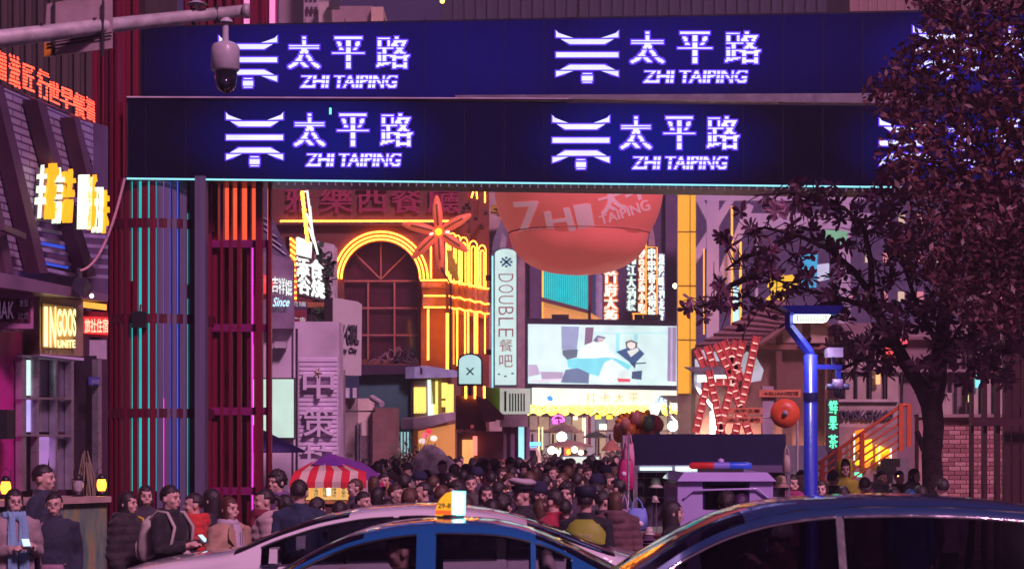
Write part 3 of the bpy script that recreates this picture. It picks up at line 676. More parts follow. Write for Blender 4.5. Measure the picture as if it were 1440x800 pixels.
def tower_sign():
    P = pl_at(50, 430, 0.5)
    t = thing('tower_sign', 'leaning yellow and white bulb lit sign tower with stacked glowing characters', 'sign', base_of(P, 432))
    for q in ([(407,332),(416,336),(418,430),(410,427)],):
        b = MB(); slabpx(b, P, q, 0.3, 0.02); b.build('side_panel', mat('sign_frame_orange', (0.4,0.15,0.05), 0.5), t)
    b = MB()
    for i in range(12):
        for j in range(34):
            x = 408.5+ (j%3)*3+rnd.uniform(-1,1); y = 336+j*2.6; 
            if i < 2: b.ball(P.pt(x+i, y, 0.06), 0.028, 5, 3)
    b.build('bulbs', amber, t, kind='stuff')
    b = MB()
    for j in range(36):
        for i in range(2): b.ball(P.pt(423.5+j*0.22+i*2.5+rnd.uniform(-.6,.6), 270+j*2.0, 0.06), 0.028, 5, 3)
    b.build('bulbs', amber, t, kind='stuff')
    b = MB(); slabpx(b, P, [(419,333),(439,341),(438,363),(419,358)], 0.15, 0.04); b.build('lit_block', wglow, t)
    b = MB(); slabpx(b, P, [(416,358),(440,364),(456,384),(456,424),(416,414)], 0.2, 0.0); b.build('board', mat('dark_board', (0.08,0.06,0.06), 0.5), t)
    lamps('添食', P, 416,362,453,388, wglow, t, name='glowing_characters', rows=16, dil=2, slope=6, kind='stuff')
    lamps('谷烧', P, 418,388,455,412, wglow, t, name='glowing_characters', rows=16, dil=2, slope=8, kind='stuff')
    for pts in ([(428,270),(432,268),(436,300),(440,330),(447,358)], [(431,300),(439,322)], [(434,320),(442,342)], [(436,290),(440,335),(445,350)]):
        nline(P, pts, 0.03, wglow, t, 0.1)
    b = MB(); slabpx(b, P, [(410,425),(456,425),(455,431),(412,434)], 0.3, 0.05); b.build('base', mat('sign_frame_orange', (0.4,0.15,0.05), 0.5), t)
    b = MB(); b.tube([P.pt(434,432,-0.2), Vector((P.pt(434,432,-0.2).x, P.pt(434,432,-0.2).y, 0))], 0.07); b.build('post', dkm, t)
    s = thing('advert_sign', 'dark advert board with small white characters under the bulb lit tower', 'sign', P.pt(420,470))
    pbox(P, 408,426,432,474,'board', mat('navy_board', (0.06,0.05,0.10), 0.5), s, 0.1, 0.1)
    pbox(P, 409,436,431,452,'band', mat('crimson_band', (0.25,0.02,0.04), 0.5), s, 0.01, 0.112)
    wp = glow('soft_white_print', (0.7,0.7,0.75), 0.5)
    lettering('贝瑞', P, 410,424,430,431, wp, s, off=0.115); lettering('广告', P, 411,446,430,454, wp, s, off=0.125)
    # white cone tower with hanging vines
    C = Plane(56); v = thing('white_tower', 'narrow white lit tower behind vertical strands of leafy vine', 'tower', base_of(C, 455))
    b = MB(); slabpx(b, C, [(443,338),(470,344),(471,505),(436,505)], 1.0); b.build('wall', mat('tower_white', (0.7,0.62,0.66), 0.6), v)
    vt = thing('hanging_vine', 'dark green leafy vine strands hanging in front of the white tower', 'vine', base_of(C, 452))
    b = MB(); lf = MB()
    for pts in ([(448,345),(452,400),(447,450),(440,505)], [(462,360),(461,420),(457,470),(455,505)], [(452,400),(458,440),(452,505)]):
        P3 = [C.pt(x,y,0.5) for x,y in pts]; b.tube(P3, 0.03, 6)
        for i in range(len(P3)-1):
            for _ in range(70):
                p = P3[i].lerp(P3[i+1], rnd.random())+Vector([rnd.gauss(0,0.07) for _ in range(3)]); d = Vector([rnd.gauss(0,0.06) for _ in range(3)]); e = Vector([rnd.gauss(0,0.06) for _ in range(3)])
                lf.quad(p-d, p-e, p+d, p+e)
    b.build('stem', mat('vine_stem', (0.08,0.06,0.05), 0.7), vt); lf.build('foliage', mat('vine_green', (0.05,0.11,0.05), 0.6), vt, kind='stuff')
    # cream sign box with chrome letters
    G = pl_at(46, 488, 0.35)
    g = thing('box_sign', 'cream sign box with two rows of chrome letters beside the arched window', 'sign', G.pt(488,527))
    cr = mat('cream_panel', (0.62,0.58,0.55), 0.5, var=0.08)
    b = MB(); slabpx(b, G, [(468,418),(503,424),(509,428),(508,528),(468,527)], 0.8); b.build('box', cr, g)
    ch = mat('chrome', (0.7,0.66,0.7), 0.2, 1.0)
    lettering('SIY·GIRL', G, 474,456,505,483, ch, g, off=0.02, th=0.05, bold=0.02); lettering('Lazy City', G, 476,488,503,498, ch, g, off=0.02, th=0.03, bold=0.02)
    b = MB(); x, y = GX(482,45), 45; b.tube([(x,y,0),(x,y,GZ(520,45))], 0.06); c = b.build('street_pole', mat('pole_grey', (0.25,0.2,0.22), 0.5), None, label='thin grey pole standing between the raised character sign and the beige kiosk', cat='pole')
tower_sign()

# ---- restaurant with the neon arch
FA = Plane(75); FR = pl_at(75, 632, 1.75)
def restaurant():
    t = thing('restaurant_building', 'dark red restaurant facade with a large neon outlined arched window', 'building', base_of(FA, 536))
    wall = mat('oxblood_wall', (0.17,0.050,0.035), 0.7, var=0.2, scale=0.8)
    b = MB()
    # wall round the arched opening
    slabpx(b, FA, [(376,240),(482,240),(482,660),(376,660)], 1.0); slabpx(b, FA, [(589,240),(660,240),(660,392),(589,392)], 1.0); slabpx(b, FA, [(589,392),(632,392),(632,660),(589,660)], 1.0)
    cx, cy, r = 535.5, 393, 53.5; N = 18
    for i in range(N):
        a0 = math.pi*i/N; a1 = math.pi*(i+1)/N
        slabpx(b, FA, [(cx+r*math.cos(a0), 240),(cx+r*math.cos(a1), 240),(cx+r*math.cos(a1), cy-r*math.sin(a1)),(cx+r*math.cos(a0), cy-r*math.sin(a0))], 1.0)
    slabpx(b, FA, [(482,505),(589,505),(589,660),(482,660)], 1.0)
    b.box((GX(376,76),76.2,0),(GX(700,76),90,GZ(240,75)))
    b.build('wall', wall, t)
    w = MB(); slabpx(w, FA, [(482,394),(589,394),(589,505),(482,505)], 0.05, -0.6)
    slabpx(w, FA, [(cx+r*math.cos(math.pi*i/N), cy+1-r*math.sin(math.pi*i/N)) for i in range(N+1)], 0.05, -0.6)
    wn_ = w.build('window_glass', mat('dark_window', (0.07,0.02,0.035), 0.2, coat=0.5), t)
    mu = mat('mullion', (0.42,0.17,0.14), 0.5)
    for x in (482.6,517.6,554.7,589): b = MB(); slabpx(b, FA, [(x-1.1,394),(x+1.1,394),(x+1.1,505),(x-1.1,505)], 0.1, -0.4); b.build('mullion', mu, t)
    for y in (395,433,471): b = MB(); slabpx(b, FA, [(482,y-1.1),(590,y-1.1),(590,y+1.1),(482,y+1.1)], 0.1, -0.38); b.build('mullion', mu, t)
    for a in (45,90,135):
        q = R(a); nline(FA, [(cx,cy),(cx+r*math.cos(q),cy-r*math.sin(q))], 0.032, mu, t, -0.4, 'mullion')
    for rr in (66,60.5,55.5):
        nline(FA, [(cx+rr*math.cos(math.pi*i/32),cy-1-(rr)*math.sin(math.pi*i/32)) for i in range(33)], 0.034, amber, t, 0.12, 'neon_arc')
    nline(FA, [(394,311),(640,311)], 0.034, amber, t, 0.2)
    b = MB(); slabpx(b, FA, [(385,312.5),(650,312.5),(650,316),(385,316)], 0.4, 0.3); b.build('cornice', wall, t)
    fr = glow('dim_rose', (0.26,0.02,0.06), 0.4)
    for ch, a in zip('雅樂西餐廳', ((401,437),(450,495),(502,543),(550,592),(601,644))):
        lamps(ch, FA, a[0],264,a[1],299, fr, t, name='sign_character', rows=30, dil=1, off=0.15, th=0.08)
    # right wing receding down the street
    ow = mat('ochre_wall', (0.40,0.16,0.06), 0.65, var=0.2)
    b = MB(); slabpx(b, FR, [(632,300),(700,308),(700,660),(632,660)], 2.0); b.build('side_wall', ow, t)
    front = Plane(74.8)
    b = MB(); slabpx(b, front, [(592,392),(632,392),(632,640),(592,640)], 0.2); b.build('front_pier', ow, t)
    def cornice(y0, y1, yr0, yr1, d):
        b = MB(); slabpx(b, Plane(74.8-d), [(594,y0),(633,y0),(633,y1),(594,y1)], 0.3); b.build('cornice', mat('cornice_brown', (0.48,0.24,0.15), 0.6), t)
        q = Plane(FR.D-d*2, FR.k); b = MB(); slabpx(b, q, [(632,y0),(690,yr0),(690,yr1),(632,y1)], 0.3); b.build('cornice', MATS['cornice_brown'], t)
    cornice(397,404,409,414,0.5); cornice(404,416,415,427,0.3); cornice(418,431,429,441,0.25)
    fq = Plane(74.1); rq = Plane(FR.D-1.5, FR.k)
    for y, yr in ((394,406.5),(416,428),(432,441.5)):
        nline(fq, [(596-(5 if y == 394 else 0),y),(632,y)], 0.03, amber, t); nline(rq, [(632,y)]+[(632+i*7.1, y+(yr-y)*i/8+(1.2 if i % 2 else -0.8)) for i in range(1,9)], 0.03, amber, t)
    for i in range(7):
        x = 636+i*8; k = i/7
        b = MB(); slabpx(b, rq, [(x,397+k*11),(x+3,397+k*11),(x+2.5,440+k*8),(x+0.5,440+k*8)], 0.3, 0.02); b.build('bracket', MATS['cornice_brown'], t)
    for x, y0, y1, m, r_ in ((602,435,506,amber,0.04),(629,433,521,amber,0.055),(638,436,512,amber_soft,0.03),(643,436,514,amber,0.03),(654,438,498,amber,0.03),(658.5,438,498,amber,0.03),
        (667.5,439,497,amber,0.03),(671,439,497,amber,0.03),(682,441,497,amber,0.025),(627,596,628,amber,0.045),(606,344,391,amber,0.035),(628,338,390,amber,0.035)):
        nline(rq if x > 632 else fq, [(x,y0),(x,y1)], r_, m, t)
    for cx_, w_, ty, by in ((636,5,330,398),(643,4.5,333,399),(652,5.5,336,401),(665.5,5.5,341,404),(678,5,347,406)):
        for k in (1.0,0.45):
            nline(rq, [(cx_-w_*k,by)]+[(cx_-w_*k*math.cos(math.pi*i/10), ty+w_+(1-k)*6-w_*1.4*k*math.sin(math.pi*i/10)) for i in range(11)]+[(cx_+w_*k,by)], 0.022, amber, t, name='neon_arch')
    for a, c in (((663,278),(669,258)),((669,258),(671,280)),((682,258),(682,285))): nline(rq, [a,c], 0.03, amber, t)
    for i in range(9):
        x = 640+rnd.uniform(0,45); y = 285+rnd.uniform(0,45)
        b = MB(); b.box(tuple(rq.pt(x,y,0.3)), tuple(rq.pt(x+6,y+5,0.1))); b.build('roof_unit', dkm, t)
    # scrap and wires on the low roof in front
restaurant()
def flower():
    D = 62; P = Plane(D); c = P.pt(617,327)
    t = thing('flower_decoration', 'large coral six petal flower decoration with a yellow centre before the neon arch', 'decoration', c)
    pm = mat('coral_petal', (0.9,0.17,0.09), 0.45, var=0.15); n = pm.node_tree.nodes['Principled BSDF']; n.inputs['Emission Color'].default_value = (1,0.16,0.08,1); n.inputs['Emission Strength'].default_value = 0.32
    mid = mat('petal_seam', (0.45,0.2,0.03), 0.5)
    for x, y in ((614,276),(662,302),(657,353),(620,379),(580,363),(566,315)):
        e = P.pt(x,y); d = (e-c); L = d.length; d.normalize(); s = Vector((0,-1,0)).cross(d)
        b = MB(); pts = [c+d*(L*u)+Vector((0,-0.12*math.sin(math.pi*u),0)) for u in [i/12 for i in range(13)]]
        b.tube(pts, [0.16*max(0.12,math.sin(math.pi*(0.08+0.87*i/12))**0.6) for i in range(13)], 10); o = b.build('petal', pm, t)
        b = MB(); b.tube([p+Vector((0,-0.155,0)) for p in pts[2:10]], 0.035, 6); b.build('seam', mid, o)
    b = MB(); b.ball(c+Vector((0,-0.2,0)), 0.11); b.build('centre', glow('yellow_centre', (1,0.6,0.02), 1.3), t)
    P2 = Plane(61.8)
    b = MB(); slabpx(b, P2, [(628,352),(634,352),(642,372),(646,394),(640,395),(630,380)], 0.06); b.build('leaf', mat('yellow_leaf', (0.7,0.5,0.03), 0.5), t)
    b = MB(); b.tube([P2.pt(620,376,-0.1), P2.pt(634,400,-0.1), Vector((P2.pt(634,400).x,61.9,0))], 0.03); b.build('stem', dkm, t)
    for i, (px, py) in enumerate(((607,329),(629,326))):
        b = MB(); b.ball(P.pt(px,py,0.1), 0.07); b.build('bulb', glow('bulb_white', (1,0.8,0.6), 2), t)
flower()

# ---- teal shop and its neighbours
def teal_shop():
    P = pl_at(54, 540, 0.05); Q = pl_at(54, 581, 1.6)
    t = thing('teal_shop', 'teal walled shop with glowing yellow sign cubes along its side', 'shop', base_of(P, 545))
    teal = mat('teal_wall', (0.05,0.16,0.17), 0.6, var=0.15)
    b = MB(); slabpx(b, P, [(503,526),(581,526),(581,700),(503,700)], 4.0); b.build('wall', teal, t)
    b = MB(); slabpx(b, P, [(500,513),(588,513),(594,518),(594,525),(503,527)], 1.2, 0.3); b.build('awning', mat('awning_plum', (0.05,0.02,0.06), 0.6), t)
    b = MB(); slabpx(b, Q, [(581,520),(648,524),(648,700),(581,700)], 2.0, -0.1); b.build('side_wall', mat('side_brown', (0.25,0.12,0.08), 0.6), t)
    b = MB(); slabpx(b, Q, [(583,516),(600,514),(648,522),(648,530),(583,532)], 0.3, 0.3); b.build('ice_blue_fascia', mat('ice_fascia', (0.45,0.55,0.75), 0.4), t)
    b = MB(); slabpx(b, Q, [(581,588),(640,579),(640,590),(592,603),(581,603)], 0.4, 0.3); b.build('lower_fascia', mat('ash_fascia', (0.45,0.38,0.42), 0.5), t)
    yg = glow('yellow_letters', (1,0.66,0.14), 0.95)
    b = MB(); slabpx(b, Q, [(582,536),(602,535),(602,589),(582,592)], 0.1, 0.12); b.build('sign_board', mat('olive_board', (0.16,0.13,0.10), 0.5), t)
    for i in range(4): b = MB(); slabpx(b, Q, [(584+i*4.2,545),(586.6+i*4.2,544),(586.8+i*4.2,579),(584+i*4.2,581)], 0.05, 0.2); b.build('letter', yg, t)
    b = MB(); slabpx(b, Q, [(603,534),(606,534),(611,586),(604,588)], 0.05, 0.2); b.build('white_letter', wglow, t)
    lime = mat('lime_panel', (0.35,0.5,0.03), 0.5)
    for x0, x1, y1 in ((606,613,568),(616,621,586)): b = MB(); slabpx(b, Q, [(x0,532),(x1,532),(x1,y1),(x0,y1)], 0.1, 0.2); b.build('lime_panel', lime, t)
    for x0, x1, y0, y1 in ((612,616,536,584),(623,629,538,560),(630,638,540,585),(623,630,563,572)): b = MB(); slabpx(b, Q, [(x0,y0),(x1,y0),(x1,y1),(x0,y1)], 0.08, 0.2); b.build('letter', yg, t)
    b = MB(); slabpx(b, P, [(557,607),(577,607),(577,660),(557,660)], 0.05, 0.03); b.build('shop_window_glow', glow('aqua_window', (0.35,0.62,0.65), 0.6), t)
    for i in range(5): nline(P, [(558+i*4.5,607),(558+i*4.5,660)], 0.02, teal, t, 0.06, 'window_bar')
    b = MB(); slabpx(b, Q, [(590,606),(640,596),(640,650),(590,660)], 0.05, 0.05); b.build('warm_shop_front', glow('warm_shop', (0.75,0.28,0.08), 0.5), t)
    for (x, y, c) in ((598,612,(0.9,0.15,0.2)),(603,606,(0.8,0.05,0.08)),(610,616,(0.9,0.7,0.65)),(594,620,(0.85,0.6,0.6))):
        b = MB(); b.ball(Q.pt(x,y,0.2), (0.1,0.04,0.08)); b.build('doll_emblem', glow('doll%d' % x, c, 0.8), t)
    # tangle of old cable and pipes lying on the awning
    w = thing('cable_heap', 'tangled heap of old cables lying on the dark awning under the arched window', 'cables', P.pt(545,512))
    for j in range(16):
        x0 = 511+rnd.uniform(0,50); pts = []
        for i in range(9):
            u = i/8; pts.append(P.pt(x0+u*rnd.uniform(20,36), 511-rnd.uniform(4,22)*math.sin(math.pi*u)*(0.6+j%3*0.3), 0.0-0.1*(j%4)))
        b = MB(); b.tube(pts, 0.022, 5); b.build('cable', mat('cable_grey', (0.30,0.17,0.18), 0.6) if j % 2 else dkm, w)
    # navy gap, beige kiosk, brown box
    k = thing('kiosk', 'beige kiosk with mirrored door and a tall brown box, left of the teal shop', 'kiosk', Vector((GX(515,48),48,0)))
    K = Plane(48)
    pbox(K, 478,528,504,620,'back_wall', mat('navy_wall', (0.03,0.06,0.12), 0.6), k, 0.2, -0.3)
    pbox(K, 477,560,503,700,'side_wall', mat('beige_grey', (0.35,0.29,0.27), 0.6), k, 1.0)
    pbox(K, 503,560,524,612,'cream_panel', mat('cream_lit', (0.78,0.66,0.55), 0.6), k, 1.0, 0.02)
    pbox(K, 524,573,556,700,'brown_box', mat('brown_box', (0.27,0.15,0.13), 0.6), k, 1.6, 0.3)
    pbox(K, 503,612,524,700,'door', mat('mirror_door', (0.42,0.32,0.32), 0.25, 0.6), k, 0.2, 0.04)
    for x in (503,507,522): pbox(K, x-1,594,x+1.5,700,'door_frame', sil_ := mat('silver_frame', (0.65,0.62,0.7), 0.3, 0.8), k, 0.06, 0.1)
    pbox(K, 478,606,496,650,'bin_panel', mat('door_beige', (0.42,0.34,0.32), 0.6), k, 0.1, 0.06)
    lettering('5号B', K, 484,636,496,643, dkm, k, off=0.08)
    for x in (489,499): pbox(K, x-3,545,x+2,559,'small_lamp', mat('lamp_white', (0.7,0.68,0.75), 0.4), k, 0.2, 0.3)
    c = thing('surveillance_camera', 'small white bullet camera on a bracket above the brown box', 'camera', W(531,563,47))
    b = MB(); b.tube([W(523,559,47), W(537,568,46.6)], 0.075, 10); b.build('housing', MATS['camera_white'], c)
    b = MB(); b.tube([W(528,562,47.1), W(527,578,47.1), W(484,578,47)], 0.02, 6); b.build('bracket', dkm, c)
teal_shop()
def rock_and_bush():
    c = Vector((GX(612,37),37,0))
    b = MB(); b.ball((c.x,c.y,0.9), (0.62,0.5,1.05), 28, 18)
    b.v = [tuple(Vector(v)+(Vector(v)-Vector((c.x,c.y,0.9)))*0.35*noise.noise(Vector(v)*2.2)) for v in b.v]; b.v = [(x,y,max(0,z)) for x,y,z in b.v]
    b.build('rock', mat('grey_rock', (0.5,0.44,0.45), 0.85, var=0.6, scale=5, bump=1), None, label='tall pointed grey garden rock in the middle of the crowd', cat='rock')
    t = thing('bush', 'loose bush with small pale leaves beside the pointed grey rock', 'bush', Vector((GX(574,37.5),37.5,0)))
    s = MB(); f = MB(); o = Vector((GX(574,37.5),37.5,0))
    for i in range(26):
        a = rnd.uniform(0,6.28); e = o+Vector((math.cos(a)*rnd.uniform(0.1,0.5), math.sin(a)*rnd.uniform(0.1,0.4), rnd.uniform(1.2,2.25)))
        m_ = o.lerp(e,0.5)+Vector((rnd.gauss(0,0.05),0,0.15)); s.tube([o,m_,e],[0.015,0.01,0.004],5)
        for _ in range(60):
            p = m_.lerp(e, rnd.random()*1.05-0.3)+Vector([rnd.gauss(0,0.09) for _ in range(3)]); d = Vector([rnd.gauss(0,0.03) for _ in range(3)]); g = Vector([rnd.gauss(0,0.03) for _ in range(3)])
            f.quad(p-d,p-g,p+d,p+g)
    s.build('stem', mat('twig', (0.12,0.09,0.07), 0.8), t); f.build('foliage', mat('bush_leaf', (0.28,0.30,0.17), 0.55, var=0.5), t, kind='stuff')
rock_and_bush()
def mid_signs():
    P = Plane(52)
    t = thing('light_sign', 'white lit shield shaped sign with crossed blue strokes and a dark rim', 'sign', P.pt(661,542))
    out = lambda g: [(661+(18-g)*math.cos(R(a)),508-(12-g)*math.sin(R(a))) for a in range(0,181,20)]
    b = MB(); slabpx(b, P, [(679,542)]+out(0)+[(643,542)], 0.3); b.build('rim', dkm, t)
    b = MB(); slabpx(b, P, [(676.5,539.5)]+out(2.5)+[(645.5,539.5)], 0.02, 0.03); b.build('lit_face', cyanw if False else glow('cyan_face', (0.60,0.95,0.95), 0.55), t)
    tc = mat('teal_print', (0.02,0.25,0.35), 0.5)
    for a, c in (((656,517),(666,527)),((666,517),(656,527))): nline(P, [a,c], 0.02, tc, t, 0.05, 'stroke')
    nline(P, [(661,542),(661,556)], 0.05, dkm, t, -0.1, 'bracket')
    # brown canopy of the cafe
    c = thing('cafe_canopy', 'brown cafe canopy with a slanting awning and pale letters CAFE OVEN beneath', 'awning', Vector((GX(665,50),50,0)))
    A = Plane(50); br_ = mat('canopy_brown', (0.20,0.10,0.075), 0.65)
    b = MB(); slabpx(b, A, [(641,556),(668,556),(684,602),(684,606),(641,604)], 1.0); b.build('canopy_front', br_, c)
    for q in ([(668,556),(678,560),(698,585),(697,592),(684,593),(683,600)], [(678,558),(686,562),(709,584),(708,590),(698,590),(697,584)]):
        b = MB(); slabpx(b, A, q, 0.5, 0.25); b.build('awning', mat('awning_brown', (0.30,0.17,0.14), 0.6), c)
    lettering('CAFE OVEN', A, 640,603,668,610, mat('pale_letter', (0.75,0.62,0.6), 0.5), c, off=0.1, bold=0.02, th=0.03)
    pbox(A, 643,606,708,700,'wall', mat('cafe_wall', (0.22,0.13,0.14), 0.6), c, 0.8, -0.6)
    pbox(A, 650,618,666,655,'warm_window', glow('warm_window', (1,0.45,0.15), 0.7), c, 0.05, -0.5)
    for x in (655,668,681): nline(A, [(x,543),(x,560)], 0.03, amber, c, 0.05)
    pbox(A, 665,613,671,640,'neon_strip', glow('coral_neon', (1,0.15,0.12), 1.6), c, 0.05, -0.35)
    lettering('茶', A, 661,597,667,602, glow('rose_print', (0.7,0.12,0.12), 0.5), c, off=0.05)
    # green block and white menu sign
    g = thing('menu_sign', 'lime green block and white sign board with black strokes right of the brown canopy', 'sign', P.pt(715,600))
    pbox(P, 681,545,703,578,'green_block', mat('lime_block', (0.20,0.55,0.02), 0.5), g, 0.3, -0.2)
    pbox(P, 703,546,746,582,'lit_board', glow('pale_board', (0.75,0.82,0.72), 0.35), g, 0.15, -0.1)
    for i, x in enumerate((709,716,720,724,728,732,736)): pbox(P, x,553 if i else 550,x+(3 if i == 0 else 2),578,'stroke', mat('black_print', (0.03,0.03,0.03), 0.5), g, 0.02, -0.07)
    pbox(P, 703,582,742,600,'lower_board', mat('ash_board', (0.5,0.42,0.45), 0.5), g, 0.15, -0.12)
    pbox(P, 706,600,745,700,'shop_front', mat('mauve_front', (0.38,0.25,0.38), 0.5), g, 0.4, -0.3)
    for x in (716,727,738): pbox(P, x,600,x+2,690,'post', dkm, g, 0.1, -0.2)
    pbox(P, 727,598,737,650,'cyan_pane', glow('cyan_pane', (0.35,0.8,0.85), 0.8), g, 0.02, -0.22)
    # tall DOUBLE sign
    S = Plane(66)
    d = thing('vertical_sign', 'tall white lit vertical sign reading DOUBLE with a rounded top and cyan edge', 'sign', S.pt(710,545))
    top = [(709.5+17*math.cos(R(a)),356-8*math.sin(R(a))) for a in range(0,181,20)]
    b = MB(); slabpx(b, S, [(728,544),(728,356)]+top+[(691,356),(691,544)], 0.5); b.build('case', mat('slate_case', (0.16,0.2,0.26), 0.4, 0.4), d)
    tp = [(710,542),(726,542)]; b = MB(); slabpx(b, S, [(726,541),(726,358)]+[(711+15*math.cos(R(a)),357-7*math.sin(R(a))) for a in range(10,171,20)]+[(696,358),(696,541)], 0.03, 0.04); b.build('lit_face', glow('mint_face', (0.62,0.95,0.84), 0.55), d)
    nline(S, [(692.5,545),(692.5,360)], 0.03, glow('cyan_edge', (0.3,0.8,0.95), 0.9), d, 0.05)
    ro = mat('rose_outline', (0.55,0.22,0.25), 0.5)
    def vert_letter(ch, y0, y1, x0=699, x1=724):
        V, Pp = text_mesh(ch, -0.012); xs = [v.x for v in V]; ys = [v.y for v in V]; b = MB()
        b.add([S.pt(x0+(x1-x0)*(v.y-min(ys))/(max(ys)-min(ys)), y0+(y1-y0)*(v.x-min(xs))/(max(xs)-min(xs)), 0.05) for v in V], [tuple(reversed(p)) for p in Pp]); b.build('letter', ro, d)
    for i, ch in enumerate('DOUBLE'): vert_letter(ch, 385+i*15.4, 396.5+i*15.4, 701, 722)
    for i, ch in enumerate('餐吧'): lettering(ch, S, 702,477+i*22,721,494+i*22, ro, d, name='letter', off=0.05)
    lettering('※', S, 703,361,721,376, mat('teal_print', (0.02,0.25,0.35), 0.5), d, name='emblem', off=0.05)
    for x, y in ((700,525),(709,528),(719,524)): pbox(S, x,y,x+3.5,y+1.8,'mark', MATS['teal_print'], d, 0.01, 0.06)
    for y in (391,495): piece('bracket', mat('rust_bracket', (0.4,0.1,0.03), 0.5), d, S.pt(688,y,-0.3), (0.25,0.1,0.18))
    # cream building with the tilted metal hood
    B = Plane(70)
    e = thing('cream_building', 'narrow cream building behind the vertical sign with a tilted metal hood', 'building', base_of(B, 715))
    pbox(B, 688,240,712,660,'pilaster', mat('cream_wall', (0.6,0.45,0.38), 0.6), e, 2.0); pbox(B, 712,300,738,660,'wall', mat('beige_wall', (0.45,0.33,0.33), 0.6), e, 2.0, -0.3)
    b = MB(); slabpx(b, Plane(68), [(692,294),(712,292),(750,318),(746,326),(708,300)], 1.5); b.build('hood_top', mat('hood_metal', (0.42,0.45,0.42), 0.4, 0.5), e)
    b = MB(); slabpx(b, Plane(68.2), [(708,302),(742,326),(736,352),(727,356),(692,352),(694,336)], 1.2); b.build('hood_body', mat('hood_grey', (0.25,0.23,0.30), 0.5), e)
    for q, m in (([(706,326),(712,334),(711,350),(703,350)], mat('hood_light', (0.55,0.5,0.5), 0.5)), ([(716,316),(722,320),(719,350),(713,350)], mat('hood_red', (0.35,0.06,0.1), 0.5)), ([(726,324),(733,328),(726,352),(722,352)], MATS['hood_light'])):
        b = MB(); slabpx(b, Plane(66.9), q, 0.05); b.build('hood_panel', m, e)
    pbox(Plane(68), 690,288,702,298,'yellow_cap', mat('yellow_cap', (0.6,0.42,0.05), 0.5), e, 0.5)
mid_signs()
def balloon():
    D = 46; c = W(818,262,D); r = 126*D/F
    t = thing('giant_balloon', 'giant coral red hanging ball with white lettering ZHI TAIPING above the street', 'balloon', c)
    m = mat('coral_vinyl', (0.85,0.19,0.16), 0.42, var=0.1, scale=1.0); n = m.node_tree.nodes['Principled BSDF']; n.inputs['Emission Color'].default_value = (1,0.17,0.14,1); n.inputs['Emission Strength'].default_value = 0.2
    r1 = 119*D/F; c1 = W(814,262,D); r2 = r1*0.82; z0 = c1.z-r1*0.52
    b = MB(); prof = [(r1*math.cos(R(a)), r1*math.sin(R(a))) for a in list(range(90,-32,-6))+[-34]]
    b.lathe([(max(0.001,q),z) for q,z in prof], c1, 48); up = b.build('upper_shell', m, t)
    zj = r1*math.sin(R(-34)); bot = GZ(386,D)-c1.z
    b = MB(); pr = [(r1*math.cos(R(-34)), zj)]+[(r2*math.cos(R(a))**0.8, zj+(bot-zj)*math.sin(R(a))) for a in range(8,90,8)]+[(0.001,bot)]
    b.lathe(pr, c1, 48); vs = []
    for v in b.v:
        a = math.atan2(v[1]-c1.y, v[0]-c1.x); k = 1-0.035*abs(math.sin(a*3+0.6))**8*(1 if v[2] < c1.z+zj else 0); vs.append((c1.x+(v[0]-c1.x)*k, c1.y+(v[1]-c1.y)*k, v[2]))
    b.v = vs; lo = b.build('lower_shell', m, t)
    b = MB(); b.tube([(c1.x+r1*math.cos(R(-34))*1.0*math.cos(q*math.pi/24), c1.y+r1*math.cos(R(-34))*math.sin(q*math.pi/24), c1.z+zj) for q in range(48)], 0.018, 6, closed=True); b.build('seam', mat('seam_pink', (0.8,0.25,0.2), 0.5), t)
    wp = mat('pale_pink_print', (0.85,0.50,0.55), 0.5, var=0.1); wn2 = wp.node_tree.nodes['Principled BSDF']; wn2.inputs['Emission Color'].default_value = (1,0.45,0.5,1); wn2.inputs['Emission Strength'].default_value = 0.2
    def on(px, py):
        d = Vector(((px-720)/F, 1, (HY-py)/F)); o = Vector((0,0,H)); oc = o-c1; A = d.dot(d); B = 2*oc.dot(d); C = oc.dot(oc)-(r1*1.004)**2; q = B*B-4*A*C
        return o+d*((-B-math.sqrt(q))/(2*A)) if q > 0 else None
    class Ball:
        n = Vector((0,-1,0))
        def pt(s, px, py, off=0): return on(px, py)
    BP_ = Ball()
    def wrap(tx, quad, name):  # quad: bl, br, tr, tl in picture coords
        b = MB(); (ax,ay),(bx,by),(cx,cy),(dx,dy) = quad
        for u0,v0,u1,v1 in raster(tx, 30, 3 if len(tx) < 4 else 2):
            n_ = max(1, int((u1-u0)*8)); 
            for k in range(n_):
                ua, ub = u0+(u1-u0)*k/n_, u0+(u1-u0)*(k+1)/n_; q = []
                for u, v in ((ua,v0),(ub,v0),(ub,v1),(ua,v1)):
                    x = (ax*(1-u)+bx*u)*(1-v)+(dx*(1-u)+cx*u)*v; y = (ay*(1-u)+by*u)*(1-v)+(dy*(1-u)+cy*u)*v; q.append(on(x,y))
                if all(q): b.quad(*q)
        b.build(name, wp, up)
    wrap('Z', ((730,328),(762,328),(754,284),(720,286)), 'letter'); wrap('H', ((770,327),(806,325),(797,293),(765,299)), 'letter'); wrap('I', ((814,324),(827,323),(820,288),(806,290)), 'letter')
    wrap('太', ((845,303),(878,293),(872,262),(838,272)), 'character'); wrap('平', ((884,290),(914,274),(908,246),(874,262)), 'character')
    wrap('TAIPING', ((845,317),(915,295),(910,281),(842,305)), 'word')
    b = MB()
    for px in (760,880): b.tube([W(px,190,D), W(px+8,20,D+1)], 0.015, 5)
    b.tube([(c1.x,c1.y,c1.z+r1-0.05),(c1.x,c1.y,c1.z+r1+3.4)],0.03,6); b.build('hanging_cable', dkm, t, kind='stuff')
balloon()
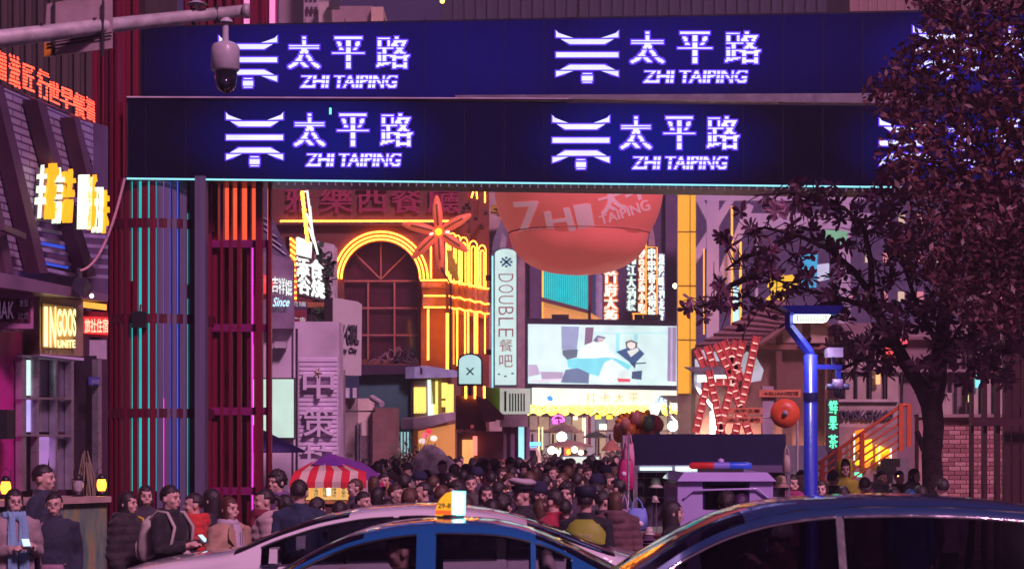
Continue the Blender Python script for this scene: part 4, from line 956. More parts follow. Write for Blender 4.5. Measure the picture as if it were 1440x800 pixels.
def skyline_middle():
    # plum coloured block closing the street behind the hanging ball
    P = Plane(118)
    t = thing('plum_building', 'large dark plum building closing the street behind the hanging ball', 'building', base_of(P, 850))
    b = MB(); b.box((GX(690,118),118,3.9),(GX(1250,118),135,GZ(150,118))); b.build('wall', mat('plum_wall', (0.13,0.08,0.17), 0.7), t)
    for px, py, w in ((936,300,18),(745,345,14)): pbox(P, px,py-30,px+w,454,'pier', mat('plum_pier', (0.16,0.10,0.2), 0.7), t, 0.4, 0.4)
    Q = Plane(112)
    q = thing('turquoise_screen_wall', 'turquoise lit corrugated wall panel above a warm wooden soffit', 'wall panel', base_of(Q, 795))
    b = MB(); slabpx(b, Q, [(762,350),(828,350),(828,436),(762,418)], 0.3); b.build('backing', mat('teal_backing', (0.03,0.3,0.32), 0.5), q)
    for i in range(22):
        x = 763+i*3.0; yb = 418+(x-762)*0.27
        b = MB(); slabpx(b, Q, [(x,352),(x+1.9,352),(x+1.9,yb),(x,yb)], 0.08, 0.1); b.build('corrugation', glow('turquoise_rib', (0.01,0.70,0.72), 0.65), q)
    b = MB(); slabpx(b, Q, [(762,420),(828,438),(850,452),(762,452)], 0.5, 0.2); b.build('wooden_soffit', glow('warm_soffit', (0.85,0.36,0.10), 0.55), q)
    b = MB(); slabpx(b, Q, [(762,418),(828,436),(828,441),(762,424)], 0.1, 0.4); b.build('fascia', mat('fascia_brown', (0.2,0.1,0.1), 0.6), q)
    pbox(Q, 762,352,764,452,'corner_light', amber_soft, q, 0.1, 0.3)
    R_ = Plane(108)
    pole = thing('support_post', 'maroon steel post rising behind the big screen to the hanging ball', 'post', base_of(R_, 829))
    pbox(R_, 827,380,831,626,'shaft', mat('maroon_post', (0.25,0.04,0.06), 0.5), pole, 0.15)
    def strip(px0, px1, y0, y1, chars, label, rim=None, D=106, edge=None, gm=None):
        S = Plane(D); s = thing('vertical_sign', label, 'sign', S.pt((px0+px1)/2, y1))
        pbox(S, px0-1.5,y0-1,px1+1.5,y1+1,'board', mat(edge or 'brick_board', (0.30,0.07,0.05) if not edge else (0.2,0.15,0.35), 0.5), s, 0.25, 0.0)
        n = len(chars); h = (y1-y0)/n
        for i, ch in enumerate(chars):
            lamps(ch, S, px0,y0+i*h+0.4,px1,y0+(i+1)*h-0.6, gm or wglow, s, name='character', rows=11, dil=1, off=0.06, grow=0.25)
            if rim: lamps(ch, S, px0-.4,y0+i*h,px1+.4,y0+(i+1)*h-0.2, rim, s, name='character_rim', rows=11, dil=2, off=0.03, grow=0.5)
        for x in (px0-1, px1+1): pbox(S, x-0.4, y0, x+0.4, y1, 'bracket', dkm, s, 0.1, -0.3)
    orim = glow('orange_rim', (0.9,0.25,0.05), 0.7)
    strip(850,866,381,453,'首府大药','white characters with orange rims on a red vertical board, leftmost under the hanging ball', orim)
    strip(881.5,893,356,437,'湘江大酒楼','plain white glowing vertical sign, second from the left under the hanging ball', None, 107, 'indigo_board')
    strip(898,906.5,333,441,'长沙臭豆腐小吃','narrow white vertical sign with orange rims directly left of the tall amber frame', orim)
    strip(911,921.5,349,448,'串串香火锅城','white vertical sign standing inside the tall amber frame', None, 105)
    strip(926,933.5,357,451,'烧烤啤酒龙虾','rightmost vertical sign, white characters on a violet board beside the dark pier', None, 107, 'violet_board')
    f = thing('neon_frame', 'tall narrow amber neon frame round a vertical sign', 'frame', Plane(104).pt(916,452))
    P4 = Plane(104.5)
    for pts in ([(908.5,335),(908.5,446)],[(898,334),(908.5,336)],[(909,347.5),(924,347.5),(924,449)],[(889,441),(908,441)],[(891,441),(891,449)],[(905,441),(905,447)]): nline(P4, pts, 0.035, amber_soft, f)
    b = MB(); slabpx(b, P4, [(913,332),(917,316),(920,332),(921,345),(912,345)], 0.2); b.build('finial', mat('finial_mauve', (0.5,0.35,0.38), 0.5), f)
    for i, (x0, x1, c) in enumerate(((834,838,(0.05,0.2,0.28)),(838,842,(0.5,0.42,0.62)),(842,847,(0.55,0.6,0.7)))):
        b = MB(); slabpx(b, Q, [(x0,384),(x1,388),(x1,450),(x0,450)], 0.2, 0.1); b.build('window_strip', mat('strip%d' % i, c, 0.4), q)
    l = thing('wall_lamp', 'bright pale yellow lamp on the dark pier right of the vertical signs', 'lamp', W(949,402,112))
    b = MB(); b.ball(W(949.5,402,112), 0.14); b.build('bulb', glow('lamp_yellow', (1,0.95,0.5), 5), l); b = MB(); b.tube([W(949.5,402,112.1), W(946,410,112.4)],0.03); b.build('arm', dkm, l)
skyline_middle()
def big_screen():
    P = Plane(98)
    t = thing('video_screen', 'big video screen showing a pale room with a doll in navy clothes', 'screen', base_of(P, 848))
    b = MB(); slabpx(b, P, [(734,447),(955,451),(955,547),(734,544)], 0.8); b.build('frame', mat('screen_frame', (0.04,0.035,0.07), 0.4), t)
    b = MB(); slabpx(b, P, [(742.5,455.5),(952.5,458.5),(952.5,542),(742.5,539)], 0.02, 0.05); b.build('screen', glow('screen_pale', (0.66,0.90,0.88), 0.72), t)
    C = lambda pts: [(660+u*0.275, 430+v*0.275) for u, v in pts]
    shapes = [((0.30,0.36,0.55),[(470,104),(562,106),(550,225),(472,222)]), ((0.62,0.86,0.85),[(562,106),(640,108),(640,150),(560,230)]), ((0.22,0.14,0.22),[(594,110),(636,110),(628,190),(588,204)]),
        ((0.45,0.80,0.85),[(636,138),(1012,136),(1012,142),(636,144)]), ((0.35,0.78,0.85),[(748,142),(770,142),(768,245),(750,240)]), ((0.40,0.80,0.85),[(842,142),(862,142),(862,190),(842,186)]),
        ((0.12,0.16,0.22),[(475,225),(555,222),(550,262),(500,275),(478,250)]), ((0.20,0.72,0.80),[(500,275),(560,265),(680,250),(740,262),(830,305),(800,345),(660,360),(560,330),(505,315)]),
        ((0.78,0.95,0.92),[(570,210),(640,180),(700,190),(720,240),(770,270),(700,262),(640,268),(560,268)]), ((0.75,0.93,0.90),[(690,290),(730,270),(770,300),(830,340),(800,380),(660,385),(665,350)]),
        ((0.15,0.17,0.30),[(632,178),(655,150),(698,160),(690,172),(650,186)]), ((0.62,0.50,0.50),[(655,160),(690,166),(684,182),(660,186)]),
        ((0.14,0.20,0.33),[(468,388),(492,326),(555,318),(614,345),(610,396),(470,392)]), ((0.50,0.42,0.58),[(302,300),(345,300),(362,350),(302,362)]), ((0.44,0.36,0.52),[(362,336),(480,338),(476,372),(372,374)]),
        ((0.72,0.74,0.82),[(310,375),(470,372),(466,392),(312,392)]), ((0.05,0.11,0.25),[(752,235),(808,214),(862,212),(896,245),(852,290),(848,322),(815,285)]), ((0.78,0.85,0.78),[(806,232),(860,214),(868,228),(826,262)]),
        ((0.16,0.12,0.14),[(798,184),(828,174),(860,188),(858,214),(802,214)]), ((0.95,0.85,0.78),[(808,190),(828,183),(850,192),(846,214),(826,222),(808,208)]), ((0.06,0.10,0.2),[(832,336),(884,330),(880,378),(830,372)]),
        ((0.02,0.05,0.12),[(826,292),(905,288),(905,294),(826,300)]), ((0.75,0.10,0.16),[(754,370),(826,373),(820,389),(762,388)]), ((0.33,0.24,0.42),[(1016,108),(1058,108),(1056,388),(1012,384)]), ((0.50,0.42,0.62),[(1030,108),(1040,108),(1038,386),(1028,386)])]
    for i, (c, q) in enumerate(shapes):
        b = MB(); slabpx(b, P, C(q), 0.003, 0.056+0.004*i); b.build('picture_area', glow('pic%d' % i, c, 0.72), t)
    b = MB(); b.box((GX(736,99),98.3,0),(GX(744,99),98.9,GZ(540,98))); b.build('post', dkm, t); b = MB(); b.box((GX(946,99),98.3,0),(GX(953,99),98.9,GZ(540,98))); b.build('post', dkm, t)
    for x in (776,905): pbox(P, x,442,x+24,449,'top_unit', dkm, t, 0.3, 0)
    s = thing('lit_banner', 'long pale lit banner with faint orange characters under the video screen', 'banner', P.pt(850,573))
    b = MB(); slabpx(b, P, [(748,545),(955,549),(955,572),(748,571)], 0.4, 0.2); b.build('lit_face', glow('banner_face', (0.85,0.95,0.76), 0.8), s)
    pbox(P, 741,545,748,571,'green_end', mat('green_end', (0.03,0.2,0.12), 0.5), s, 0.4, 0.2)
    of = glow('faint_orange', (0.95,0.55,0.22), 0.6)
    for i, ch in enumerate('打卡太平'): lettering(ch, P, 824+i*20,553,838+i*20,566, of, s, name='character', off=0.22)
    bl = glow('blue_mark', (0.05,0.35,0.85), 0.8)
    b = MB(); slabpx(b, P, [(769,558),(774,556),(778,560),(776,564),(771,563)], 0.01, 0.21); b.build('blue_mark', bl, s)
    nline(P, [(926,563),(928,558),(932,558),(934,563)], 0.04, bl, s, 0.23, 'blue_arch'); lettering('pillow', P, 921,562,938,568, bl, s, off=0.22)
    g = thing('light_garland', 'dense garland of small yellow lights hanging under the banner', 'lights', P.pt(850,583))
    for k, (m) in enumerate((glow('bulb_amber', (1,0.45,0.03), 3.5), glow('bulb_gold', (1,0.62,0.12), 4.0))):
        b = MB()
        for i in range(1500):
            x = rnd.uniform(735,955); y = 569+rnd.uniform(0,1)**0.8*(13+2*math.sin(x*0.35))
            if 911 < x < 931: continue
            b.ball(P.pt(x,y,0.3+rnd.uniform(0,0.2)), 0.03, 4, 3)
        b.build('bulbs', m, g, kind='stuff')
    b = MB(); slabpx(b, P, [(911,572),(931,572),(925,584),(917,586)], 0.1, 0.45); b.build('white_tassel', wglow, g)
big_screen()
def deep_street():
    P = Plane(150)
    t = thing('street_end_building', 'far building at the end of the street with warm lit shop windows', 'building', base_of(P, 820))
    b = MB(); b.box((GX(690,150),150,0),(GX(1000,150),160,GZ(560,150))); b.build('wall', mat('far_wall', (0.35,0.22,0.26), 0.7), t)
    for i in range(26):
        x = 748+(i%13)*16+rnd.uniform(-4,4); y = 586+(i//13)*20+rnd.uniform(0,6); c = rnd.choice([(1,0.55,0.2),(1,0.75,0.45),(0.9,0.3,0.25),(0.5,0.75,0.7)])
        pbox(P, x,y,x+rnd.uniform(5,11),y+rnd.uniform(6,12),'window', glow('fw%d' % (i%7), c, 0.55+0.1*(i%5)), t, 0.05, 0.05)
    for x in (758,776,806,828,870,900,940): pbox(P, x,575,x+4,650,'pilaster', mat('far_pilaster', (0.55,0.40,0.45), 0.6), t, 0.4, 0.3)
    S_ = Plane(128)
    a = thing('arcade_glow_fill', 'row of shop fronts under the plum building, panes made to glow to fill the street end', 'shops', base_of(S_, 850))
    b = MB(); b.box((GX(735,129),128.6,0),(GX(960,129),129.4,GZ(572,129))); b.build('wall', mat('arcade_wall', (0.5,0.34,0.38), 0.7), a)
    pal = [(0.42,0.24,0.22),(0.55,0.33,0.24),(0.36,0.20,0.27),(0.30,0.22,0.24),(0.6,0.42,0.28),(0.22,0.22,0.26)]
    for i, (x0, x1) in enumerate(((745,756),(758,772),(774,790),(792,803),(805,822),(838,852),(854,868),(870,884),(886,902),(904,920),(922,938),(940,952))):
        pbox(S_, x0,584+(i*7)%5,x1,604,'shop_window_glow', glow('arc%d' % (i%6), pal[i%6], 0.6), a, 0.1, 0.05); pbox(S_, x0,607,x1,646,'glow_fill_front', glow('arf%d' % ((i+2)%6), [c*1.15 for c in pal[(i+2)%6]], 0.6), a, 0.1, 0.05)  # panes made to glow as added fill for the dark street end
        pbox(S_, x0+2,610,x0+5,646,'door_post', mat('door_brown', (0.2,0.1,0.1), 0.6), a, 0.1, 0.2)
    for x, w in ((825,7),(831,6)): pbox(S_, x,575,x+w,650,'pilaster', glow('pilaster_fill_glow', (0.42,0.27,0.36), 0.6), a, 0.5, 0.5)  # emission stands in for light falling on these pilasters
    for x, y0, y1, c in ((762,600,632,(1,0.6,0.3)),(819,587,606,(1,0.7,0.45)),(822,587,628,(1,0.7,0.5)),(757,600,640,(0.95,0.6,0.2))): pbox(S_, x,y0,x+1.5,y1,'light_tube', glow('at%d' % x, c, 2), a, 0.1, 0.3)
    for x0, y0, x1, y1, c in ((843,596,853,604,(1,0.9,0.7)),(806,585,812,590,(1,0.85,0.6)),(778,630,790,640,(1,0.8,0.5)),(855,626,868,634,(0.9,0.15,0.15))): pbox(S_, x0,y0,x1,y1,'lit_sign', glow('as%d' % x0, c, 1.6), a, 0.1, 0.35)
    A = Plane(112)
    s = thing('round_neon_sign', 'small round magenta neon sign with figures 80.38 deep in the street', 'sign', A.pt(785,596))
    nline(A, [(785+8*math.cos(R(a)),591-7*math.sin(R(a))) for a in range(0,181,15)], 0.05, glow('magenta_hot', (1,0.15,0.85), 2), s)
    lamps('80.38', A, 777,589,793,596, MATS['magenta_hot'], s, rows=9, dil=1); pbox(A, 776,588,794,597,'board', mat('magenta_board', (0.3,0.02,0.2), 0.5), s, 0.1); nline(A, [(785,597),(785,626+50)], 0.05, dkm, s, -0.1, 'post')
    def parasol(px, top, rim, rpx, D, m, lab):
        c = Vector((GX(px,D),D,0)); u = thing('parasol', lab, 'parasol', c)
        b = MB(); b.lathe([(0.02,GZ(top,D)),(rpx*D/F*0.55,GZ(top+(rim-top)*0.42,D)),(rpx*D/F,GZ(rim,D)),(rpx*D/F,GZ(rim+1.5,D))], c, 12, smooth=False); b.build('canopy', m, u)
        b = MB(); b.tube([c, c+Vector((0,0,GZ(top,D)))], 0.04); b.build('pole', dkm, u)
    tan = mat('tan_canvas', (0.42,0.27,0.2), 0.7); red = mat('rust_canvas', (0.5,0.18,0.12), 0.7)
    parasol(792,593,607,27,96,tan,'large tan parasol under the round magenta neon sign')
    parasol(800,618,627,34,88,tan,'wide low tan parasol above the round globe lamps')
    parasol(860,617,632,14,90,red,'rust red pointed parasol right of the far street stalls')
    parasol(838,606,614,18,104,mat('slate_canvas', (0.2,0.22,0.28), 0.7),'slate grey parasol in front of the far shop windows')
    for px, py, r, D, c, lab in ((790,614,7,92,(0.85,1,0.85),'white globe lamp under the tan parasol'),(776,633,5.5,86,(1,0.85,0.55),'warm globe lamp at the far left of the low parasol'),(783,637,4.5,85,(1,0.8,0.5),'smaller warm globe lamp below its bright neighbour'),
            (808,632,4.5,86,(1,0.8,0.4),'warm globe lamp right of the small red sign'),(817,636,3.5,86,(1,0.7,0.3),'smallest amber globe lamp right of the red sign'),(946,599,7,84,(0.85,1,0.9),'white globe lamp beside the balloon bunch')):
        g = thing('globe_lamp', lab, 'lamp', W(px,py,D)); b = MB(); b.ball((GX(px,D),D,GZ(py,D)), r*D/F); b.build('globe', glow('globe%d' % px, c, 7), g)
        b = MB(); b.tube([(GX(px,D),D+0.05,0),(GX(px,D),D+0.05,GZ(py,D))], 0.03); b.build('post', dkm, g)
    s = thing('lit_box_sign', 'small red box sign with yellow characters among the globe lamps', 'sign', W(799,640,85)); Q = Plane(85)
    pbox(Q, 794,629,803,641,'box', glow('red_box_glow', (0.9,0.12,0.05), 0.9), s, 0.2); lettering('福', Q, 796,631,802,639, glow('bulb_amber', (1,0.5,0.04), 2), s, off=0.02); nline(Q, [(798,641),(798,690)], 0.03, dkm, s, -0.05, 'post')
    for px, py in ((841,586),(857,586)):
        l = thing('lantern', 'yellow box lantern hanging before the far windows, %s of the pair' % ('left' if px < 850 else 'right'), 'lantern', W(px,py,120)); b = MB(); b.box(tuple(W(px-4,py+3,120)), tuple(W(px+4,py-3,120.3))); b.build('lamp_body', glow('lantern_gold', (1,0.65,0.05), 1.4), l)
        b = MB(); b.tube([W(px,py-3,120.1), W(px,py-14,120.1)], 0.02); b.build('cord', dkm, l)
    # police van far in the crowd
    v = thing('police_van', 'far police van with red and blue roof lights facing the crowd', 'van', Vector((GX(735,60),61,0)))
    u = 60/F; x0, x1 = GX(708,60), GX(764,60); vm = mat('van_white', (0.55,0.42,0.40), 0.35, coat=0.6)
    b = MB()
    def sec(y, a, zt, zs): return [(a[0],y,0.35),(a[1],y,0.35),(a[1]+0.02,y,1.15),(a[1]-0.08,y,zs),(a[1]-0.2,y,zt),(a[0]+0.2,y,zt),(a[0]+0.08,y,zs),(a[0]-0.02,y,1.15)]
    ss = [sec(60,(x0,x1),1.0,0.95), sec(60.25,(x0,x1),1.2,1.12), sec(60.9,(x0,x1),1.93,1.75), sec(61.3,(x0,x1),1.98,1.8), sec(64.5,(x0,x1),1.96,1.8)]
    for q in ss: b.v += q
    for i in range(len(ss)-1):
        for j in range(8): b.f.append((i*8+j,(i*8+(j+1)%8),(i+1)*8+(j+1)%8,(i+1)*8+j)); b.sm.append(False); b.mi.append(0)
    b.f += [tuple(range(7,-1,-1)), tuple(range(32,40))]; b.sm += [False]*2; b.mi += [0]*2
    b.build('body', vm, v)
    b = MB(); b.quad((x0+0.12,60.25,1.2),(x1-0.12,60.25,1.2),(x1-0.22,60.82,1.86),(x0+0.22,60.82,1.86)); b.build('windscreen', mat('car_glass_dark', (0.015,0.015,0.02), 0.06, coat=1), v)
    for a, m in ((0.25,glow('beacon_red', (1,0.08,0.1), 2.2)),(0.75,glow('beacon_blue', (0.08,0.35,1), 3))):
        b = MB(); cx = x0+(x1-x0)*a; b.box((cx-0.24,61.1,1.99),(cx+0.24,61.25,2.1)); b.build('beacon', m, v)
    for s_ in (x0+0.08, x1-0.08):
        for y in (60.7,63.7): b = MB(); b.lathe([(0,-0.1),(0.3,-0.1),(0.32,0),(0.3,0.1),(0,0.1)], (s_,y,0.32), 16, 'x'); b.build('wheel', mat('tyre', (0.02,0.02,0.02), 0.8), v)
    h = [(0,0)]
    for s_ in (x0+0.15,x1-0.15): b = MB(); b.ball((s_,59.99,0.85),(0.12,0.05,0.09)); b.build('headlight', mat('headlamp', (0.7,0.7,0.7), 0.1, coat=1), v)
    a = thing('striped_awning', 'small orange and white ribbed stall roof below the police van', 'awning', Vector((GX(722,50),50,0)))
    for i in range(14):
        x = 694+i*4; b = MB(); b.tube([W(x,656,50), W(x+1,649-2*math.sin(i/13*3.14),50.5), W(x+2,650-2*math.sin(i/13*3.14),51.6)], 0.045, 6); b.build('rib', mat('ivory_rib', (0.8,0.55,0.35), 0.5) if i % 2 else mat('orange_rib', (0.85,0.3,0.05), 0.5), a)
    for px in (697,748): b = MB(); b.tube([W(px,655,50.4), (GX(px,50.4),50.4,0)], 0.03); b.build('post', dkm, a)
    s = thing('screen_sign', 'white lit screen on a stand in the crowd with small figures', 'screen', Vector((GX(816,46),46,0))); Q = Plane(46)
    pbox(Q, 789,640,844,664,'case', mat('grey_case', (0.25,0.28,0.32), 0.4), s, 0.15); pbox(Q, 791.5,642,842.5,662,'lit_face', glow('sign_ivory', (0.80,0.97,0.80), 0.55), s, 0.01, 0.012)
    pbox(Q, 811,653,817,659,'picture', mat('brown_print', (0.3,0.15,0.08), 0.5), s, 0.004, 0.02); pbox(Q, 830,643,838,645,'cap_print', glow('bulb_amber2', (1,0.6,0.1), 0.8), s, 0.004, 0.02); lettering('6元', Q, 830,654,839,660, MATS['brown_print'], s, off=0.02)
    for px in (796,838): nline(Q, [(px,664),(px,745)], 0.03, dkm, s, -0.1, 'leg')
    # bunch of toy balloons, generic round and pear shapes
    bt = thing('balloon_bunch', 'bunch of orange, red and pink foil balloons above the hat stall', 'balloons', W(895,640,27.5))
    for i in range(44):
        px = 870+rnd.random()*56; py = 612-rnd.random()*27*math.sin(math.pi*(px-866)/64)**0.5; c = rnd.choice([(0.95,0.32,0.02),(0.95,0.38,0.05),(0.9,0.07,0.04),(0.95,0.42,0.30),(0.95,0.30,0.04),(0.95,0.5,0.05)] if px < 905 else [(0.8,0.1,0.1),(0.3,0.3,0.35),(0.8,0.4,0.35),(0.12,0.25,0.12),(0.8,0.25,0.2)])
        D = 27.5+rnd.uniform(-0.4,0.4); r = rnd.uniform(0.06,0.105); p = W(px,py,D)
        b = MB(); b.ball(p, (r,r,r*rnd.uniform(1,1.3)), 12, 8); 
        if i % 3 == 0:
            for s_ in (-1,1): b.ball(p+Vector((s_*r*0.7,0,r*0.95)), r*0.4, 8, 6)
        o = b.build('balloon', mat('foil%d%d' % (int(c[0]*100), int(c[1]*100)), c, 0.35, 0.0, coat=0.3, var=0.1), bt)
    b = MB()
    for i in range(14): b.tube([W(873+i*3.4,600,27.5), W(893,652,27.5)], 0.002, 4)
    b.build('string', dkm, bt, kind='stuff')
    b = MB(); b.tube([W(893,652,27.5), (GX(893,27.5),27.5,0)],0.012,6); b.build('stick', dkm, bt)
deep_street()
def right_side():
    # gold lattice column
    P = Plane(86)
    t = thing('golden_column', 'tall square amber lit lattice column right of the video screen', 'column', base_of(P, 965))
    gm = bpy.data.materials.new('amber_lattice'); gm.use_nodes = True; n = gm.node_tree.nodes; l = gm.node_tree.links; bs = n['Principled BSDF']
    g = n.new('ShaderNodeNewGeometry'); ma = n.new('ShaderNodeVectorMath'); ma.operation = 'MULTIPLY'; ma.inputs[1].default_value = (24,24,24); l.new(g.outputs['Position'], ma.inputs[0])
    fr = n.new('ShaderNodeVectorMath'); fr.operation = 'FRACTION'; l.new(ma.outputs[0], fr.inputs[0]); sp = n.new('ShaderNodeSeparateXYZ'); l.new(fr.outputs[0], sp.inputs[0])
    a1 = n.new('ShaderNodeMath'); a1.operation = 'GREATER_THAN'; a1.inputs[1].default_value = 0.3; l.new(sp.outputs[0], a1.inputs[0]); a2 = n.new('ShaderNodeMath'); a2.operation = 'GREATER_THAN'; a2.inputs[1].default_value = 0.3; l.new(sp.outputs[2], a2.inputs[0])
    m3 = n.new('ShaderNodeMath'); m3.operation = 'MULTIPLY'; l.new(a1.outputs[0], m3.inputs[0]); l.new(a2.outputs[0], m3.inputs[1])
    mx = n.new('ShaderNodeMixRGB'); mx.inputs[1].default_value = (0.22,0.07,0.005,1); mx.inputs[2].default_value = (1.0,0.48,0.02,1); l.new(m3.outputs[0], mx.inputs[0]); l.new(mx.outputs[0], bs.inputs['Emission Color']); bs.inputs['Emission Strength'].default_value = 1.05; bs.inputs['Base Color'].default_value = (0.3,0.15,0.03,1)
    for y0, y1 in ((250,325),(327,401),(403,477),(479,553)):
        pbox(P, 953,y0,970,y1,'lit_panel', gm, t, 0.5); pbox(P, 971,y0,978.5,y1,'lit_panel', gm, t, 0.5, -0.05)
    pbox(P, 953.5,240,978,626,'core', mat('column_brown', (0.2,0.12,0.08), 0.6), t, 0.5, -0.1)
    pbox(P, 952.3,240,953.3,556,'edge_strip', mat('pale_edge', (0.7,0.6,0.6), 0.5), t, 0.3, 0.1)
    # white truss pavilion
    T = Plane(92); wm = mat('truss_white', (0.66,0.60,0.74), 0.5, var=0.08)
    s = thing('steel_truss', 'white steel truss frame with diagonal struts behind the tree', 'structure', base_of(T, 1060))
    for q in ([(979,262),(1225,262),(1225,282),(979,282)], [(1050,300),(1225,300),(1225,322),(1050,322)], [(974,356),(1022,280),(1034,280),(980,370)], [(1010,386),(1050,285),(1060,290),(1022,392)], [(979,282),(990,282),(1003,304),(998,318)],
              [(994,280),(1011,280),(1011,626),(994,626)], [(1012,380),(1022,352),(1034,392),(1022,400)], [(1063,322),(1066,322),(1066,626),(1063,626)], [(1180,262),(1196,262),(1196,626),(1180,626)]):
        b = MB(); slabpx(b, T, q, 0.4, 0.01*len(s.children)); b.build('beam', wm, s)
    for x, y0, y1, w in ((990,350,470,1.5),(1029.5,290,470,2.5),(1041.5,340,470,3)): pbox(T, x-w/2,y0,x+w/2,y1,'amber_strip', amber_soft, s, 0.1, 0.5)
    pbox(T, 1031,403,1039,456,'light_tube', cyanw, s, 0.1, 0.5)
    bk = thing('indigo_building', 'dark indigo building behind the white truss', 'building', base_of(Plane(105), 1100)); b = MB(); b.box((GX(979,105),105,0),(GX(1500,105),115,GZ(255,105))); b.build('wall', mat('indigo_wall', (0.10,0.08,0.17), 0.7), bk)
    for i in range(40):
        x = 1190+(i%10)*25+rnd.uniform(-3,3); y = 300+(i//10)*55
        if rnd.random() < 0.75: pbox(Plane(105), x,y,x+9,y+14,'window', glow('iw%d' % (i%4), rnd.choice([(0.9,0.7,0.5),(0.3,0.5,0.6),(0.9,0.3,0.35),(0.7,0.6,0.9)]), 0.4), bk, 0.05, 0.05)
    C = Plane(88)
    g_ = thing('cartoon_sign', 'colourful sign with a yellow swirl, cyan and green panels behind the branches', 'sign', C.pt(1120,440))
    b = MB()
    pts = [(1080,402),(1086,386),(1096,382),(1104,388),(1114,386),(1122,396),(1118,408),(1108,412),(1100,424),(1086,428),(1078,420),(1088,410)]
    slabpx(b, C, pts, 0.3, 0.1); b.build('yellow_swirl', glow('swirl_yellow', (0.95,0.55,0.03), 0.7), g_)
    for q, c in (([(1127,358),(1150,356),(1148,404),(1128,404)],(0.05,0.45,0.75)), ([(1157,323),(1193,325),(1190,347),(1160,343)],(0.2,0.5,0.3)), ([(1150,372),(1166,370),(1166,392),(1150,396)],(0.6,0.65,0.85)), ([(1076,428),(1092,430),(1092,438),(1076,437)],(0.1,0.4,0.15))):
        b = MB(); slabpx(b, C, q, 0.2); b.build('panel', glow('cp%d' % int(c[0]*100+c[1]*1000), c, 0.5), g_)
    nline(C, [(1125,430),(1125,626)], 0.1, dkm, g_, -0.4, 'post')
    # pavilion with gable roof
    V = Plane(64)
    p = thing('wooden_pavilion', 'brown tiled gable roofed pavilion with timber framing behind the red ladder letters', 'building', base_of(V, 1090))
    roof = mat('roof_brown', (0.42,0.23,0.22), 0.6); dk = mat('timber_dark', (0.17,0.07,0.05), 0.6); crm = mat('infill_cream', (0.5,0.34,0.28), 0.6)
    e0 = W(977,489,64); e1 = W(1066,485,60.5); r1_ = W(1134,438,61.5); r0 = W(1090,420,66.5)
    N = 9
    for i in range(N):
        a0 = e0.lerp(r0, i/N); b0 = e1.lerp(r1_, i/N); a1 = e0.lerp(r0, (i+1)/N); b1 = e1.lerp(r1_, (i+1)/N); up_ = Vector((0,0,0.10))
        for j in range(12):
            q0, q1 = a0.lerp(b0, j/12+0.004), a0.lerp(b0, (j+1)/12-0.004); q3, q2 = a1.lerp(b1, j/12+0.004), a1.lerp(b1, (j+1)/12-0.004)
            b = MB(); b.hexa([q0, q1, q2-up_*0.2, q3-up_*0.2, q0+up_, q1+up_, q2+up_*0.15, q3+up_*0.15]); b.build('roof_tile', roof, p)
    rr = W(1205,488,62.5); b = MB(); n1 = (r0-e0).normalized()
    b.quad(r0, r1_, rr, rr+(r0-r1_)); b.quad(e0-Vector((0,0,.06)), e1-Vector((0,0,.06)), r1_-Vector((0,0,.06)), r0-Vector((0,0,.06))); b.build('roof_slope', roof, p)
    b = MB(); b.tube([e1+Vector((0,-0.1,0)), r1_+Vector((0,-0.1,0)), rr+Vector((0,-0.1,0))], 0.11, 6, smooth=False); b.build('barge_board', dk, p)
    G = Plane(62)
    b = MB(); slabpx(b, G, [(1066,484),(1134,440),(1205,487),(1205,494),(1066,494)], 0.2); b.build('gable_wall', dk, p)
    for q in ([(1073,482),(1091,472),(1091,483),(1073,483)], [(1101,466),(1128,452),(1128,482),(1101,482)], [(1140,450),(1165,464),(1165,482),(1140,482)]):
        b = MB(); slabpx(b, G, q, 0.02, 0.04); b.build('infill_panel', crm, p)
    pbox(Plane(62.1), 978,488,1200,626,'wall', mat('pavilion_wall', (0.20,0.09,0.07), 0.6), p, 1.5, -0.2)
    pbox(G, 1066,484,1205,491,'tie_beam', mat('beam_brown', (0.30,0.13,0.1), 0.6), p, 0.2, 0.1)
    for x in (1092,1160): pbox(G, x,492,x+8,626,'post', dk, p, 0.2, 0.05)
    lw = glow('pale_window', (0.70,0.80,0.9), 0.3)
    b = MB(); slabpx(b, G, [(1040,505),(1050,494),(1062,500),(1074,520),(1070,535),(1052,538),(1040,528)], 0.05, 0.3); b.build('hexagon_window', lw, p)
    for q in ([(979,492),(1000,492),(1000,505),(979,505)], [(977,505),(986,505),(986,548),(979,548)], [(1004,494),(1030,494),(1030,506),(1004,508)]): b = MB(); slabpx(b, G, q, 0.05, 0.3); b.build('window', lw, p)
    # ladder letters
    L = Plane(57); rd = mat('ladder_red', (0.75,0.13,0.10), 0.5); bb = glow('rung_bulb', (1,0.62,0.52), 0.8)
    s = thing('ladder_letters', 'large red ladder shaped letters with rows of small white bulbs before the pavilion', 'sign', base_of(L, 1025))
    cc = lambda u, v: (960+u/3.2, 400+v/3.2)
    for a, c in (((62,292),(100,372)),((108,276),(140,370)),((150,266),(215,400)),((185,252),(265,430)),((240,252),(215,360)),((272,250),(160,690)),((333,232),(232,690)),((112,440),(58,665)),((118,385),(180,690)),((205,385),(308,700)),((150,440),(250,440))):
        (x0,y0),(x1,y1) = cc(*a), cc(*c); A = L.pt(x0,y0); B = L.pt(x1,y1); d = (B-A).normalized(); sd = Vector((d.z,0,-d.x))*0.085
        for sg in (-1,1): b = MB(); b.tube([A+sd*sg, B+sd*sg], 0.035, 6); o = b.build('rail', rd, s)
        b = MB(); b.slab([A+sd,B+sd,B-sd,A-sd] if d.cross(sd).y < 0 else [A-sd,B-sd,B+sd,A+sd], Vector((0,-1,0)), 0.03); b.build('rail_web', rd, s)
        k = int((B-A).length/0.21)
